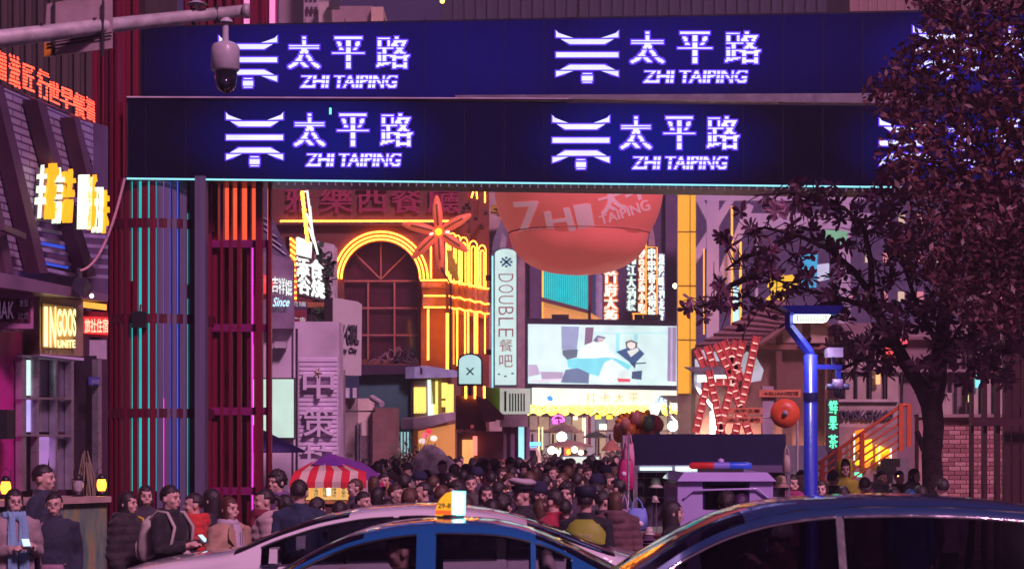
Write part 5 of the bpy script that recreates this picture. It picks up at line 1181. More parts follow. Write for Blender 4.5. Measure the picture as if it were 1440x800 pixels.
        for i in range(1,k):
            q = A.lerp(B, i/k); b = MB(); b.tube([q+sd*0.8+Vector((0,-.05,0)), q-sd*0.8+Vector((0,-.05,0))], 0.018, 5); b.build('rung', bb, s)
    # finger signs
    Sg = Plane(50); bo = mat('board_orange', (0.90,0.30,0.14), 0.5)
    s = thing('finger_signs', 'post with three orange direction boards reading BUAN and street names', 'sign', base_of(Sg, 1078))
    ink = mat('dark_ink', (0.08,0.02,0.01), 0.5)
    for q, tx in (((1068,548,1126,558),'→BUAN咖馆'), ((1027,573,1072,582),'太平之巷'), ((1016,586,1072,595),'太平药')):
        o = pbox(Sg, *q, 'board', bo, s, 0.06, 0.1); lettering(tx, Sg, q[0]+5,q[1]+1.8,q[2]-3,q[3]-1.8, ink, o, off=0.11, bold=0.015)
    pbox(Sg, 1072,543,1088,700,'column', mat('pale_column', (0.5,0.42,0.48), 0.5), s, 0.25)
    d = thing('red_disc', 'round orange red disc with a small horn at its centre', 'disc', Plane(49).pt(1104,600)); c_ = Plane(49).pt(1104,581)
    b = MB(); b.lathe([(0,-0.02),(0.1,-0.04),(0.36,-0.02),(0.36,0.03),(0,0.03)], c_, 28, 'y'); b.build('disc', mat('disc_red', (0.9,0.14,0.04), 0.4), d)
    b = MB(); b.lathe([(0,-0.14),(0.06,-0.12),(0.08,-0.02)], c_, 14, 'y'); b.build('horn', mat('horn_grey', (0.5,0.5,0.55), 0.4), d)
    b = MB(); b.tube([Plane(49).pt(1072,587,-.05), Plane(49).pt(1124,587,-.05)], 0.02); b.tube([(GX(1122,49),49.1,0),(GX(1122,49),49.1,GZ(575,49))], 0.03); b.build('bracket', mat('pole_pale', (0.55,0.5,0.5), 0.5), d)
right_side()
# ================================================================== right side: stairs, brick wall, lamps, tree
def stairs_and_wall():
    P = Plane(40)
    b = thing('right_building', 'mauve shop building with curtained windows behind the tree and the brick wall', 'building', base_of(P, 1330))
    wl_ = mat('mauve_wall', (0.30,0.19,0.20), 0.65, var=0.15)
    q = MB(); q.box((GX(1178,44),44,0),(GX(1900,44),45.4,4.7)); q.build('wall', wl_, b)
    M = Plane(43.9)
    for i, (x0, x1) in enumerate(((1188,1202),(1205,1218),(1226,1240),(1248,1264),(1323,1341),(1367,1376),(1383,1396),(1399,1412))):
        pbox(M, x0, 500 if i != 4 else 552, x1, 585, 'curtain', mat('beige_curtain', (0.55,0.42,0.36), 0.7, var=0.2), b, 0.05, 0.05)
    for x in (1186,1203,1222,1243,1267,1319,1343,1363,1379,1397): pbox(M, x, 470, x+3, 590, 'window_frame', dkm, b, 0.1, 0.12)
    for y in (470,519): pbox(M, 1180, y, 1420, y+4, 'ledge', mat('ledge_mauve', (0.4,0.27,0.28), 0.6), b, 0.15, 0.15)
    for (x0,y0,x1,y1,c) in ((1372,525,1379,545,(0.2,0.75,0.8)),(1362,555,1366,565,(0.9,0.75,0.4)),(1232,524,1238,540,(0.9,0.5,0.2)),(1246,482,1268,498,(0.85,0.08,0.08)),(1262,476,1276,486,(0.85,0.08,0.12)),(1405,388,1412,420,(0.9,0.2,0.3)),(1430,410,1436,426,(0.1,0.7,0.7))):
        pbox(M, x0,y0,x1,y1,'lit_window', glow('rw%d' % (x0), c, 0.8), b, 0.05, 0.2)
    # shop box under the stairs with letters
    S = Plane(41)
    s = thing('shop_sign', 'beige fascia with a row of small metal letters above the orange stair railing', 'sign', base_of(S, 1220))
    pbox(S, 1180,562,1262,600,'fascia', mat('fascia_beige', (0.5,0.38,0.33), 0.6), s, 0.5); pbox(S, 1180,600,1262,690,'wall', mat('fascia_mauve', (0.33,0.23,0.22), 0.6), s, 0.4)
    pbox(S, 1178,561,1264,565,'cap', mat('fascia_cap', (0.6,0.48,0.45), 0.6), s, 0.6, 0.08)
    lettering('DMSKGHA00', S, 1182,576,1256,591, mat('chrome', (0.7,0.66,0.7), 0.2, 1.0), s, off=0.02, th=0.05, bold=0.03)
    y = glow('sign_yellow', (1,0.50,0.015), 1.3); o_ = glow('sign_orange', (1,0.20,0.01), 1.1)
    k = thing('glowing_signs', 'cluster of glowing yellow and orange sign shapes behind the stair railing', 'sign', S.pt(1228,657)); K = Plane(40.9)
    for q_, m in (([(1203,606),(1215,603),(1217,622),(1209,638),(1203,634)],o_), ([(1213,620),(1226,617),(1228,645),(1218,653),(1212,640)],y), ([(1232,625),(1240,627),(1240,652),(1232,650)],y), ([(1236,640),(1252,630),(1254,645),(1240,655)],o_),
        ([(1203,646),(1209,646),(1208,654),(1203,653)],y), ([(1216,648),(1224,648),(1223,658),(1217,657)],o_), ([(1240,628),(1252,632),(1252,642),(1241,640)],y)):
        g = MB(); slabpx(g, K, q_, 0.06, 0.05); g.build('glowing_shape', m, k)
    for x0, x1, y0, y1 in ((1200.5,1202.5,609,647),(1252,1254,630,646),(1236,1237.5,624,652)): pbox(K, x0,y0,x1,y1,'white_tube', wglow, k, 0.03, 0.12)
    n = thing('green_sign', 'vertical green neon characters beside the blue lit lamp post', 'sign', Plane(39).pt(1171,632)); N_ = Plane(39)
    pbox(N_, 1163,560,1179,634,'board', mat('dark_board', (0.08,0.06,0.06), 0.5), n, 0.15)
    gg = glow('green_neon', (0.10,1.0,0.45), 1.2)
    for i, ch in enumerate('鲜果茶'): lamps(ch, N_, 1165,563+i*22+(4 if i == 2 else 0),1177,582+i*22+(4 if i == 2 else 0), gg, n, name='character', rows=11, dil=1)
    for x, y0 in ((1203,664),(1118,672)): pbox(N_, x,y0,x+9,y0+6,'green_box', gg, n, 0.1, -1.0)
    # steps rising to the right
    t = thing('stairs', 'grey stone steps rising to the right behind the seated people', 'stairs', Vector((GX(1255,36),36,0)))
    st = mat('step_stone', (0.22,0.19,0.19), 0.7)
    for i in range(11):
        x0 = GX(1205+i*7.6,36); z = 0.15*(i+1)+0.1
        g = MB(); g.box((x0,35.4,0),(GX(1292,36),37.6,z)); 
        o = piece('step', st, t, ((x0+GX(1293,36))/2, 36.4+0.16*i, z/2), (GX(1293,36)-x0, 2.0, z))
    # orange railing
    r = thing('stair_railing', 'orange metal railing sloping up along the stone steps', 'railing', Vector((GX(1200,35.2),35.2,0))); om = mat('railing_orange', (0.75,0.14,0.05), 0.45)
    L = Plane(35.2)
    for j in range(6):
        dy = j*11.5; g = MB(); g.tube([L.pt(1150,652+dy*0.9), L.pt(1266,571+dy)], 0.032 if j == 0 else 0.018, 6); g.build('rail', om, r)
    for x, y0, y1 in ((1266.5,568,634),(1278,568,628),(1180,630,672),(1212,610,655),(1156,646,690)): g = MB(); p0, p1 = L.pt(x,y0), L.pt(x,y1); g.box((p0.x-0.04,35.15,p1.z),(p0.x+0.04,35.23,p0.z)); g.build('post', om, r)
    g = MB(); g.tube([L.pt(1266,569.5), L.pt(1279,569.5)], 0.035, 6); g.build('rail', om, r)
    # brick wall, bricks as pieces
    w = thing('brick_wall', 'pink brick wall behind the tree trunk and the dark slats', 'wall', Vector((GX(1350,34),34,0)))
    D = 34; u = D/F; x0, x1, yt = 1293, 1416, 586
    g = MB(); g.box((GX(x0,D),D+0.03,0),(GX(x1,D),D+0.4,GZ(yt+1,D))); g.build('mortar', mat('mortar', (0.16,0.08,0.08), 0.85), w)
    bms = [mat('brick_pink', (0.58,0.27,0.25), 0.75, var=0.3), mat('brick_rose', (0.64,0.33,0.31), 0.75, var=0.3), mat('brick_dull', (0.38,0.15,0.15), 0.75, var=0.3)]
    ch, cw = 6.3, 16.4; row = 0; y = yt
    cells = []
    while GZ(y+ch, D) > 0.0:
        x = x0-(cw/2 if row % 2 else 0)
        while x < x1:
            a, c = max(x, x0), min(x+cw, x1)
            if c-a > 2: cells.append((a, c, y, y+ch))
            x += cw
        y += ch; row += 1
    cells.sort(key=lambda k: k[2]); 
    for a, c, ya, yb in cells[:296]:
        j = rnd.uniform(-0.006,0.006)
        piece('brick', rnd.choice(bms), w, (GX((a+c)/2,D), D+0.02+j, GZ((ya+yb)/2,D)), ((c-a-1.0)*u, 0.06, (yb-ya-0.9)*u))
    g = MB()
    for a, c, ya, yb in cells[296:]: g.box((GX(a+.5,D),D-0.01,GZ(yb-.4,D)),(GX(c-.5,D),D+0.05,GZ(ya+.4,D)))
    if g.v: g.build('bricks', bms[0], w, kind='stuff')
    pbox(Plane(33.9), 1292,585,1303,760,'corner_pier', mat('pier_pink', (0.50,0.27,0.24), 0.7), w, 0.3)
    pbox(Plane(34.1), 1292,582,1417,586.5,'coping', mat('coping', (0.42,0.27,0.25), 0.6), w, 0.4, 0.25)
    pbox(Plane(33.85), 1303.5,642,1306,690,'light_strip', glow('soft_strip', (0.75,0.6,0.8), 0.6), w, 0.03)
stairs_and_wall()
def street_lamp(px, ytop, D, sc, paint, lab, cctv=False, us=None, en=45):
    t = thing('street_lamp', lab, 'street lamp', Vector((GX(px,D),D,0))); x = GX(px,D); u = D/F*(us or sc)
    zt = GZ(ytop,D)
    b = MB(); b.hexa([(x-24*u,D-0.14,zt-12*u),(x+36*u,D-0.14,zt-12*u),(x+36*u,D+0.14,zt-12*u),(x-24*u,D+0.14,zt-12*u),(x-44*u,D-0.2,zt),(x+43*u,D-0.2,zt),(x+43*u,D+0.2,zt),(x-44*u,D+0.2,zt)]); b.build('head', paint, t)
    lp = MB(); lp.hexa([(x-24*u,D-0.13,zt-22*u),(x+20*u,D-0.13,zt-22*u),(x+20*u,D+0.1,zt-22*u),(x-24*u,D+0.1,zt-22*u),(x-24*u,D-0.13,zt-12.5*u),(x+26*u,D-0.13,zt-12.5*u),(x+26*u,D+0.1,zt-12.5*u),(x-24*u,D+0.1,zt-12.5*u)]); o = lp.build('light_panel', glow('lamp_panel', (0.9,1.0,0.85), 2.2), t)
    if D < 40:
        b = MB()
        for i in range(11):
            for j in range(3): b.box((x+(-21+i*4)*u-0.012,D-0.136,zt-(14.2+j*2.8)*u-0.01),(x+(-21+i*4)*u+0.012,D-0.13,zt-(14.2+j*2.8)*u+0.01))
        b.build('diode_grid', dkm, o, kind='stuff')
    b = MB(); P_ = lambda a, c: (x+a*u, c)
    pts = [(-35,-12),(-24,-12),(-24,-24),(10,-62),(10,-1)]
    b.tube([(x-30*u,D,zt-8*u),(x-30*u,D,zt-28*u),(x-2*u,D,zt-64*u),(x,D,zt-78*u)], [0.075*sc*1.1,0.08*sc,0.085*sc,0.09*sc], 4, smooth=False); b.build('neck', paint, t)
    b = MB(); b.lathe([(0.0,zt-66*u),(0.115*sc,zt-68*u),(0.12*sc,0.3),(0.16*sc,0.28),(0.16*sc,0),(0,0)], (x,D,0), 20); b.build('pole', paint, t)
    b = MB(); b.lathe([(0.124*sc,zt-121*u),(0.126*sc,zt-133*u)], (x,D,0), 20); b.build('band', mat('navy_band', (0.01,0.01,0.08), 0.4), t)
    sd = bpy.data.lights.new('lamp_beam', 'SPOT'); so = bpy.data.objects.new('lamp_beam', sd); COL.objects.link(so); so.parent = t; so.location = (-0.05, -0.3, zt-23*u-0.08)
    sd.energy = en; sd.color = (1,0.66,0.48) if D > 50 else (1,0.82,0.85); sd.spot_size = R(150); sd.spot_blend = 0.6; sd.shadow_soft_size = 0.15
    if cctv:
        c = thing('surveillance_camera', 'violet lit dome camera cluster on an arm of the blue lit lamp post', 'camera', W(1178,545,D)); vm = mat('camera_violet', (0.35,0.3,0.6), 0.35, coat=0.3); q = Plane(D)
        b = MB(); b.box(tuple(q.pt(1148,519,0.05)), tuple(q.pt(1182,513,-0.05))); b.box(tuple(q.pt(1176,513,0.04)), tuple(q.pt(1181,532,-0.04))); b.build('arm', paint, c)
        b = MB(); b.box(tuple(q.pt(1164,502,0.12)), tuple(q.pt(1181,490,-0.12))); b.box(tuple(q.pt(1170,513,0.03)), tuple(q.pt(1174,502,-0.03))); b.build('relay_box', vm, c)
        k = q.pt(1178,541); u2 = D/F
        b = MB(); b.lathe([(0,8*u2),(7*u2,8*u2),(8*u2,2*u2),(7*u2,-6*u2),(0,-7*u2)], k, 18); b.build('housing', vm, c)
        b = MB(); b.ball(k+Vector((0,0,-10*u2)), (6.5*u2,6.5*u2,8*u2)); b.build('dome', mat('camera_black', (0.01,0.01,0.015), 0.12, coat=1), c)
        for s_ in (-1,1): b = MB(); b.lathe([(0,0),(4.5*u2,0),(4.5*u2,9*u2),(0,9*u2)], k+Vector((s_*11.5*u2-4.5*u2,0,-0.02)), 12, 'x'); b.build('side_lamp', mat('side_lamp', (0.1,0.12,0.3), 0.3, coat=0.5), c)
blue = mat('lamp_post_blue_light', (0.018,0.03,0.42), 0.35, coat=0.3, var=0.1); grey = mat('lamp_post_grey', (0.22,0.24,0.30), 0.4)  # blue gate light on the front post is put into its paint colour
street_lamp(1140, 431, 23.4, 0.70, blue, 'street lamp post, blue gate light painted on, with a tilted flat head and lit dotted panel', True, 1.0, 30)
street_lamp(1003.5, 516, 60, 1.0*0.93, grey, 'grey street lamp in front of the red ladder letters', en=4500)
street_lamp(967, 556, 95, 0.9, grey, 'small far street lamp below the golden column', en=9000)
def trees():
    bark = mat('bark_plum', (0.10,0.055,0.065), 0.85, var=0.5, scale=8, bump=0.9)
    leafm = mat('magnolia_leaf', (0.26,0.10,0.17), 0.42, var=0.5, scale=2.5, bump=0.05)
    D = 25.2; T = Plane(D)
    t = thing('magnolia_tree', 'large leaved tree with a forked plum brown trunk before the brick wall', 'tree', Vector((GX(1312,D),D,0)))
    tr = MB(); w = lambda px, py, dd=0.0: W(px, py, D+dd)
    tr.tube([Vector((GX(1314,D),D,0)), w(1313,700), w(1310,640), w(1313,600), w(1310,570), w(1306,548)], [0.16,0.14,0.125,0.13,0.135,0.11], 14)
    tr.tube([w(1309,575), w(1296,545), w(1276,515), w(1258,480), w(1240,450), w(1226,415)], [0.11,0.10,0.085,0.07,0.055,0.04], 10)
    tr.tube([w(1310,570), w(1318,540), w(1322,490), w(1330,420), w(1345,330), w(1350,240)], [0.13,0.115,0.095,0.08,0.06,0.04], 10)
    tr.tube([w(1300,632), w(1296,624), w(1289,606)], [0.05,0.04,0.035], 8)
    tr.build('trunk', bark, t)
    limbs = [[(1240,450),(1215,430),(1185,420),(1150,412),(1110,400),(1068,385)], [(1226,415),(1200,380),(1165,350),(1120,330),(1075,320),(1045,330)], [(1185,420),(1150,432),(1110,440),(1080,430),(1050,415),(1020,425)], [(1226,415),(1225,370),(1215,320),(1190,295),(1150,280),(1100,285)],
             [(1258,480),(1225,485),(1200,480),(1170,490)], [(1322,490),(1290,430),(1270,370),(1250,310)], [(1330,420),(1370,380),(1410,330)], [(1322,500),(1350,480),(1390,450)], [(1150,280),(1110,270),(1060,275)], [(1068,385),(1030,400),(1000,425),(975,430)],
             [(1120,330),(1080,350),(1040,365),(1020,380)],[(1240,450),(1225,500),(1180,520),(1150,515)], [(1276,515),(1255,505),(1225,510)]]
    tips = []
    for L in limbs:
        P3 = [w(x,y,rnd.uniform(-0.35,0.35)) for x, y in L]; b = MB(); n = len(P3); b.tube(P3, [0.045-0.034*i/(n-1) for i in range(n)], 6); b.build('branch', bark, t)
        for i in range(n-1):
            for _ in range(7):
                p = P3[i].lerp(P3[i+1], rnd.random()); tips.append((p, rnd.uniform(0.12,0.5)))
    tw = MB(); centres = []
    for p, L in tips:
        d = Vector((rnd.gauss(0,1),rnd.gauss(0,0.8),rnd.gauss(0.1,0.7))).normalized(); e = p+d*L; m_ = p.lerp(e,0.5)+Vector((0,0,rnd.uniform(-0.05,0.08))); tw.tube([p,m_,e],[0.010,0.007,0.004],4)
        if rnd.random() < 0.5: centres.append(e)
    tw.build('twigs', bark, t, kind='stuff')
    # additional rosettes filling the masses
    def fill(cx, cy, rx, ry, n, dd=0.9):
        for _ in range(n):
            a = rnd.uniform(0,6.283); r = math.sqrt(rnd.random()); centres.append(w(cx+rx*r*math.cos(a), cy+ry*r*math.sin(a), rnd.uniform(-dd,dd)))
    fill(1265,400,50,75,34); fill(1190,345,50,45,9); fill(1110,380,50,35,8); fill(1060,350,25,40,8); fill(1200,300,60,30,10); fill(1195,475,42,40,8); fill(1290,480,60,60,8); fill(1360,420,60,100,60); fill(1340,520,55,35,26); fill(1410,440,60,100,100); fill(1120,285,45,14,8); fill(980,428,12,12,3); fill(1010,415,14,20,4); fill(1400,300,60,80,60); fill(1270,290,50,60,40)
    # one leaf: folded oval with a pointed tip
    lf = MB(); lf.add([(0,0,0),(0.018,0.05,0.008),(0.036,0.11,0.010),(0.036,0.165,0.0),(0,0.205,-0.014),(-0.036,0.165,0.0),(-0.036,0.11,0.010),(-0.018,0.05,0.008),(0,0.06,-0.004),(0,0.12,-0.006)],
        [(0,1,8),(0,8,7),(1,2,9,8),(8,9,6,7),(2,3,9),(9,5,6),(3,4,9),(9,4,5)], True)
    lme = lf.mesh('leaf'); lme.materials.append(leafm)
    mats_ = []
    for c in centres:
        k = rnd.randint(6,10); ax = Vector((rnd.gauss(0,1),rnd.gauss(0,1),rnd.gauss(0.3,0.8))).normalized(); q0 = ax.to_track_quat('Z','Y').to_matrix().to_4x4()
        for i in range(k):
            M = Matrix.Translation(c) @ q0 @ Matrix.Rotation(i*6.283/k+rnd.uniform(-.3,.3),4,'Z') @ Matrix.Rotation(R(rnd.uniform(-5,60)),4,'X') @ Matrix.Scale(rnd.uniform(0.5,0.88),4); mats_.append(M)
    # the ones that stand out one by one: those on the open left side
    mats_.sort(key=lambda M: M.translation.x+0.3*M.translation.y)
    for M in mats_[:290]:
        o = bpy.data.objects.new('leaf', lme); COL.objects.link(o); o.parent = t; o.matrix_local = Matrix.Translation(-ORG[t.name]) @ M
    b = MB()
    for M in mats_[290:]: b.add([M @ Vector(v) for v in lf.v], lf.f, True)
    b.build('crown', leafm, t, kind='stuff')
    # second, small leaved tree filling the upper right corner
    D2 = 23.5
    s = thing('small_leaved_tree', 'dense small leaved tree filling the upper right corner over the gate beams', 'tree', Vector((GX(1540,D2),D2,0)))
    tr = MB(); w2 = lambda px, py, dd=0.0: W(px, py, D2+dd)
    tr.tube([Vector((GX(1540,D2),D2,0)), w2(1538,600), w2(1520,400), w2(1490,250), w2(1450,120)], [0.2,0.17,0.14,0.1,0.05], 12); tr.build('trunk', bark, s)
    limbs2 = [[(1520,400),(1450,330),(1380,270),(1320,230),(1260,215)], [(1490,250),(1420,180),(1350,140),(1290,110),(1240,125)], [(1450,120),(1400,60),(1340,30),(1290,0)], [(1520,400),(1440,380),(1370,350),(1290,340)], [(1490,250),(1430,240),(1370,200),(1330,170)]]
    mid = []
    for L in limbs2:
        P3 = [w2(x,y,rnd.uniform(-0.4,0.4)) for x, y in L]; b = MB(); b.tube(P3, [0.06-0.045*i/(len(P3)-1) for i in range(len(P3))], 6); b.build('branch', bark, s); mid += P3
    lm = mat('small_leaf', (0.16,0.05,0.06), 0.5, var=0.6, scale=1.2, bump=0)
    b = MB()
    def inside(px, py):
        e = 1265+18*math.sin(py*0.05)+14*math.sin(py*0.021+1)
        if py < 60: e += 0
        if 100 < py < 175: e -= 48*math.sin(math.pi*(py-100)/75)
        if py > 250: e += -10
        q = ((px-1450)/235)**2+((py-150)/320)**2
        return px > e+rnd.gauss(0,7) and q < 1+rnd.gauss(0,0.06)
    n = 0
    while n < 25000:
        px = rnd.uniform(1205,1700); py = rnd.uniform(-160,470)
        if not inside(px, py): continue
        # clumps: keep leaves where a coarse noise is high so that gaps show
        dd = rnd.uniform(-1.1,1.1); p = w2(px, py, dd); cl = noise.noise(p*1.6)+0.45*noise.noise(p*4.3)
        if cl < -0.26-(0.14 if px > 1330 else 0): continue
        n += 1; s_ = rnd.uniform(0.035,0.075)
        d = Vector([rnd.gauss(0,1) for _ in range(3)]).normalized()*s_; e = d.cross(Vector([rnd.gauss(0,1) for _ in range(3)])).normalized()*s_*0.42
        b.add([p-d, p+e, p+d, p-e], [(0,1,2,3)])
    b.build('crown', lm, s, kind='stuff')
trees()
def skyline():
    t = thing('tower_block', 'pale mauve tower block with stepped top above the upper beam', 'building', Vector((GX(440,120),122,0)))
    for x0, x1, yt, yy, c, nm in ((392,427,-60,122,(0.34,0.24,0.28),'wall'),(427,448,-60,120,(0.48,0.38,0.42),'wall'),(448,466,3,119,(0.62,0.5,0.45),'wall'),(466,524,9,121,(0.36,0.24,0.26),'wall'),(522,539,10,120.5,(0.7,0.5,0.36),'wall')):
        b = MB(); b.box((GX(x0,yy),yy,0),(GX(x1,yy),yy+8,GZ(yt,yy))); b.build(nm, mat('tower_%d' % x0, c, 0.7, var=0.12), t)
    piece('roof_unit', dkm, t, W(470,7,118.5), (0.6,0.5,0.5))
    for i in range(12): pbox(Plane(119.9), 430+(i%3)*6, -50+(i//3)*20, 434+(i%3)*6, -40+(i//3)*20, 'window', MATS['dark_window'], t, 0.05, 0.05)
    u = thing('night_tower', 'very dark navy tower rising above the middle of the upper beam', 'building', Vector((GX(900,140),142,0)))
    b = MB(); b.box((GX(622,140),140,0),(GX(1192,140),155,38)); b.build('wall', mat('navy_tower', (0.02,0.018,0.05), 0.7, var=0.2), u)
    for i in range(34): 
        x = 640+i*16
        piece('mullion', mat('navy_fin', (0.028,0.022,0.06), 0.6), u, (GX(x,139.9),139.9,19), (0.25,0.2,38))
    l = thing('beacon', 'tiny orange rooftop beacon light above the upper beam', 'lamp', W(622,2,135)); b = MB(); b.ball(W(622,2,135),0.16); b.build('bulb', glow('beacon_orange', (1,0.5,0.1), 4), l)
    b = MB(); b.tube([W(622,2,135.2), W(622,30,135.2)],0.04); b.build('mast', dkm, l)
    v = thing('plank_clad_building', 'brown plank clad block above the right end of the upper beam', 'building', Vector((GX(1240,118),119,0)))
    for i in range(7): 
        x = 1196+i*13; piece('plank', mat('plank_brown', (0.36,0.20,0.18), 0.7), v, (GX(x+6.5,118),118.4,GZ(0,118)), (12.4*118/F,0.3,3.2))
    b = MB(); b.box((GX(1192,118),118.6,20),(GX(1500,118),126,40)); b.build('wall', mat('brown_wall', (0.2,0.12,0.12), 0.7), v)
skyline()
# ================================================================== hat stall and patrol cart
def hat_stall():
    D = 23.5; P = Plane(D); b0 = base_of(P, 1000)
    t = thing('market_stall', 'hat stall with a long dark navy header board and lit lilac strip', 'stall', b0)
    pbox(P, 890,610,1105,654,'header_board', mat('header_navy', (0.012,0.012,0.05), 0.35, coat=0.3), t, 0.5)
    pbox(P, 876,612,890,640,'header_end', mat('header_end', (0.5,0.42,0.5), 0.5), t, 0.3, -0.1)
    b = MB(); b.hexa([P.pt(890,664,0.0),P.pt(1107,664,0.0),P.pt(1107,664,-0.3),P.pt(890,664,-0.3),P.pt(890,654,0.06),P.pt(1105,654,0.06),P.pt(1105,654,-0.3),P.pt(890,654,-0.3)]); b.build('lit_strip', mat('lilac_strip', (0.5,0.42,0.7), 0.4), t)
    pbox(P, 950,656,985,663,'strip_light', glow('mint_strip', (0.65,0.95,0.75), 1.1), t, 0.02, 0.07); pbox(P, 900,657,945,661,'strip_light', MATS['mint_strip'], t, 0.02, 0.07)
    for px in (892,1104): b = MB(); b.box((GX(px,D)-0.02,D-0.3,0),(GX(px,D)+0.02,D-0.26,GZ(654,D))); b.build('post', lilac_trim, t); b = MB(); b.box((GX(px,D)-0.02,D+0.5,0),(GX(px,D)+0.02,D+0.54,GZ(620,D))); b.build('post', lilac_trim, t)
    pbox(Plane(D+0.35), 893,664,1104,740,'back_panel', mat('stall_back', (0.07,0.06,0.10), 0.7), t, 0.03)
    b = MB(); z = 0.95; b.box((GX(888,D),D-0.25,z-0.04),(GX(1100,D),D+0.4,z)); b.build('table', mat('table_maroon', (0.2,0.04,0.06), 0.6), t)
    b = MB(); b.box((GX(890,D),D-0.22,0),(GX(1098,D),D-0.18,z-0.04)); b.build('table_skirt', mat('skirt_plum', (0.12,0.05,0.12), 0.8), t)
    for px in range(905,1100,18): b = MB(); b.tube([(GX(px,D+.3),D+0.3,GZ(666,D)),(GX(px,D+.3),D+0.3,0.95)],0.006,5); b.build('grid_wire', lilac_trim, t)
    for py in (672,700): b = MB(); b.tube([(GX(893,D+.3),D+0.28,GZ(py,D)),(GX(1104,D+.3),D+0.28,GZ(py,D))],0.008,5); b.build('grid_wire', lilac_trim, t)
    def hat(px, py, w, kind, m, lab, DD=D+0.15):
        c = W(px, py, DD); u = DD/F; r = w/2*u; h = thing('hat', lab, 'hat', c, 'hats shown on the stall')
        b = MB()
        if kind == 'bucket': b.lathe([(0.001,0.62*r+0.3*r),(0.4*r,0.85*r),(0.58*r,0.5*r),(0.64*r,0.0),(1.0*r,-0.38*r),(0.97*r,-0.40*r),(0.6*r,-0.04*r)], c, 20)
        elif kind == 'cap': 
            b.lathe([(0.001,0.8*r),(0.5*r,0.65*r),(0.78*r,0.25*r),(0.82*r,-0.1*r),(0.75*r,-0.12*r)], c, 18)
        else: b.lathe([(0.001,0.5*r),(0.4*r,0.42*r),(0.5*r,0.0),(1.0*r,-0.1*r),(0.98*r,-0.13*r),(0.48*r,-0.05*r)], c, 24)
        o = b.build('crown', m, h)
        if kind == 'cap': b = MB(); b.add([c+Vector((0.75*r*math.cos(a),-0.75*r*math.sin(a)*(1 if k == 0 else 1.75),-0.1*r-(0.08*r if k else 0))) for k in (0,1) for a in [math.pi*i/8 for i in range(9)]], [(i,i+1,i+10,i+9) for i in range(8)]); b.build('peak', m, h)
        b = MB(); b.lathe([(0.645*r if kind != 'straw' else 0.51*r,0.02*r),(0.62*r if kind != 'straw' else 0.5*r,0.16*r)], c, 18); b.build('band', mat('hat_band', (0.1,0.06,0.08), 0.7), h)
    cr = mat('hat_cream', (0.62,0.55,0.5), 0.8); bk = mat('hat_black', (0.025,0.02,0.03), 0.85); st = mat('hat_straw', (0.55,0.40,0.26), 0.8); pk = mat('hat_pink', (0.6,0.22,0.35), 0.8)
    hat(922,681,22,'bucket',cr,'cream bucket hat hanging left of the lilac cart'); hat(899,682,20,'cap',bk,'black cap hanging at the left end of the stall'); hat(944,680,20,'cap',mat('hat_taupe', (0.3,0.22,0.22), 0.8),'taupe cap hanging right of the cream bucket hat')
    hat(921,703,14,'bucket',mat('hat_print', (0.6,0.5,0.45), 0.8, var=0.9, scale=40),'small printed bucket hat hanging on the lower wire'); hat(948,700,16,'bucket',cr,'pale hat hanging close to the lilac cart'); hat(900,705,20,'cap',bk,'lower black cap in the left column of the stall')
    hat(1098,680,26,'bucket',mat('hat_brown', (0.35,0.2,0.16), 0.8),'brown round hat hanging at the right end of the stall',D-0.3); hat(913,748,17,'bucket',cr,'cream bowler hat lying on the stack of dark caps',20.6)
    for k in range(4): hat(912,757+k*4.5,32,'straw',mat('hat_plum', (0.10,0.05,0.12), 0.8),'dark plum hat in the stack under the cream bowler hat, number %s from the top' % ('one','two','three','four')[k],20.6)
    hat(878,762,30,'straw',st,'wide straw hat at the left foot of the stall',20.4); hat(881,770,36,'straw',pk,'pink brimmed hat beneath the straw hat',20.4); hat(881,777,37,'straw',mat('hat_rose', (0.4,0.12,0.2), 0.8),'dark rose brimmed hat at the bottom of the left stack',20.4)
    s = thing('display_stand', 'low dark display stand carrying the stacked hats', 'stand', Vector((GX(897,20.5),20.7,0))); b = MB(); b.box((GX(862,20.5),20.2,0),(GX(932,20.5),21.0,0.84)); b.build('crate', mat('crate_dark', (0.1,0.05,0.08), 0.8), s); b = MB(); b.box((GX(860,20.5),20.15,0.84),(GX(934,20.5),21.05,0.87)); b.build('top_board', mat('crate_top', (0.2,0.08,0.12), 0.8), s)
    def bag(px, py, w, h, m, lab, DD, ex=None):
        c = W(px,py,DD); u = DD/F; g = thing('bag', lab, 'bag', c, 'bags hung on the stall'); b = MB()
        n = 14; rings = []
        for i in range(n+1):
            v = i/n; ww = w/2*u*(0.72+0.38*math.sin(math.pi*min(1,v*0.62+0.28)))*(1 if v > 0.06 else 0.75); th = 0.055*math.sin(math.pi*(0.12+0.8*v))+0.012; rings.append((v, ww, th))
        V = []; 
        for v, ww, th in rings:
            for j in range(16): a = 2*math.pi*j/16; V.append(c+Vector((ww*math.copysign(abs(math.cos(a))**0.6,math.cos(a)), th*math.sin(a), -h*u*(1-v)+h*u*0.5)))
        b.add(V, [(i*16+j,i*16+(j+1)%16,(i+1)*16+(j+1)%16,(i+1)*16+j) for i in range(n) for j in range(16)]+[tuple(range(15,-1,-1)), tuple(n*16+j for j in range(16))], True); b.build('bag_body', m, g)
        for s_ in (-0.03,0.03):
            b = MB(); b.tube([c+Vector((-w*0.28*u,s_,h*u*0.48)), c+Vector((-w*0.2*u,s_,h*u*0.75)), c+Vector((0,s_*0.3,h*u*0.95)), c+Vector((w*0.2*u,s_,h*u*0.75)), c+Vector((w*0.28*u,s_,h*u*0.48))],0.008,6); b.build('handle', m, g)
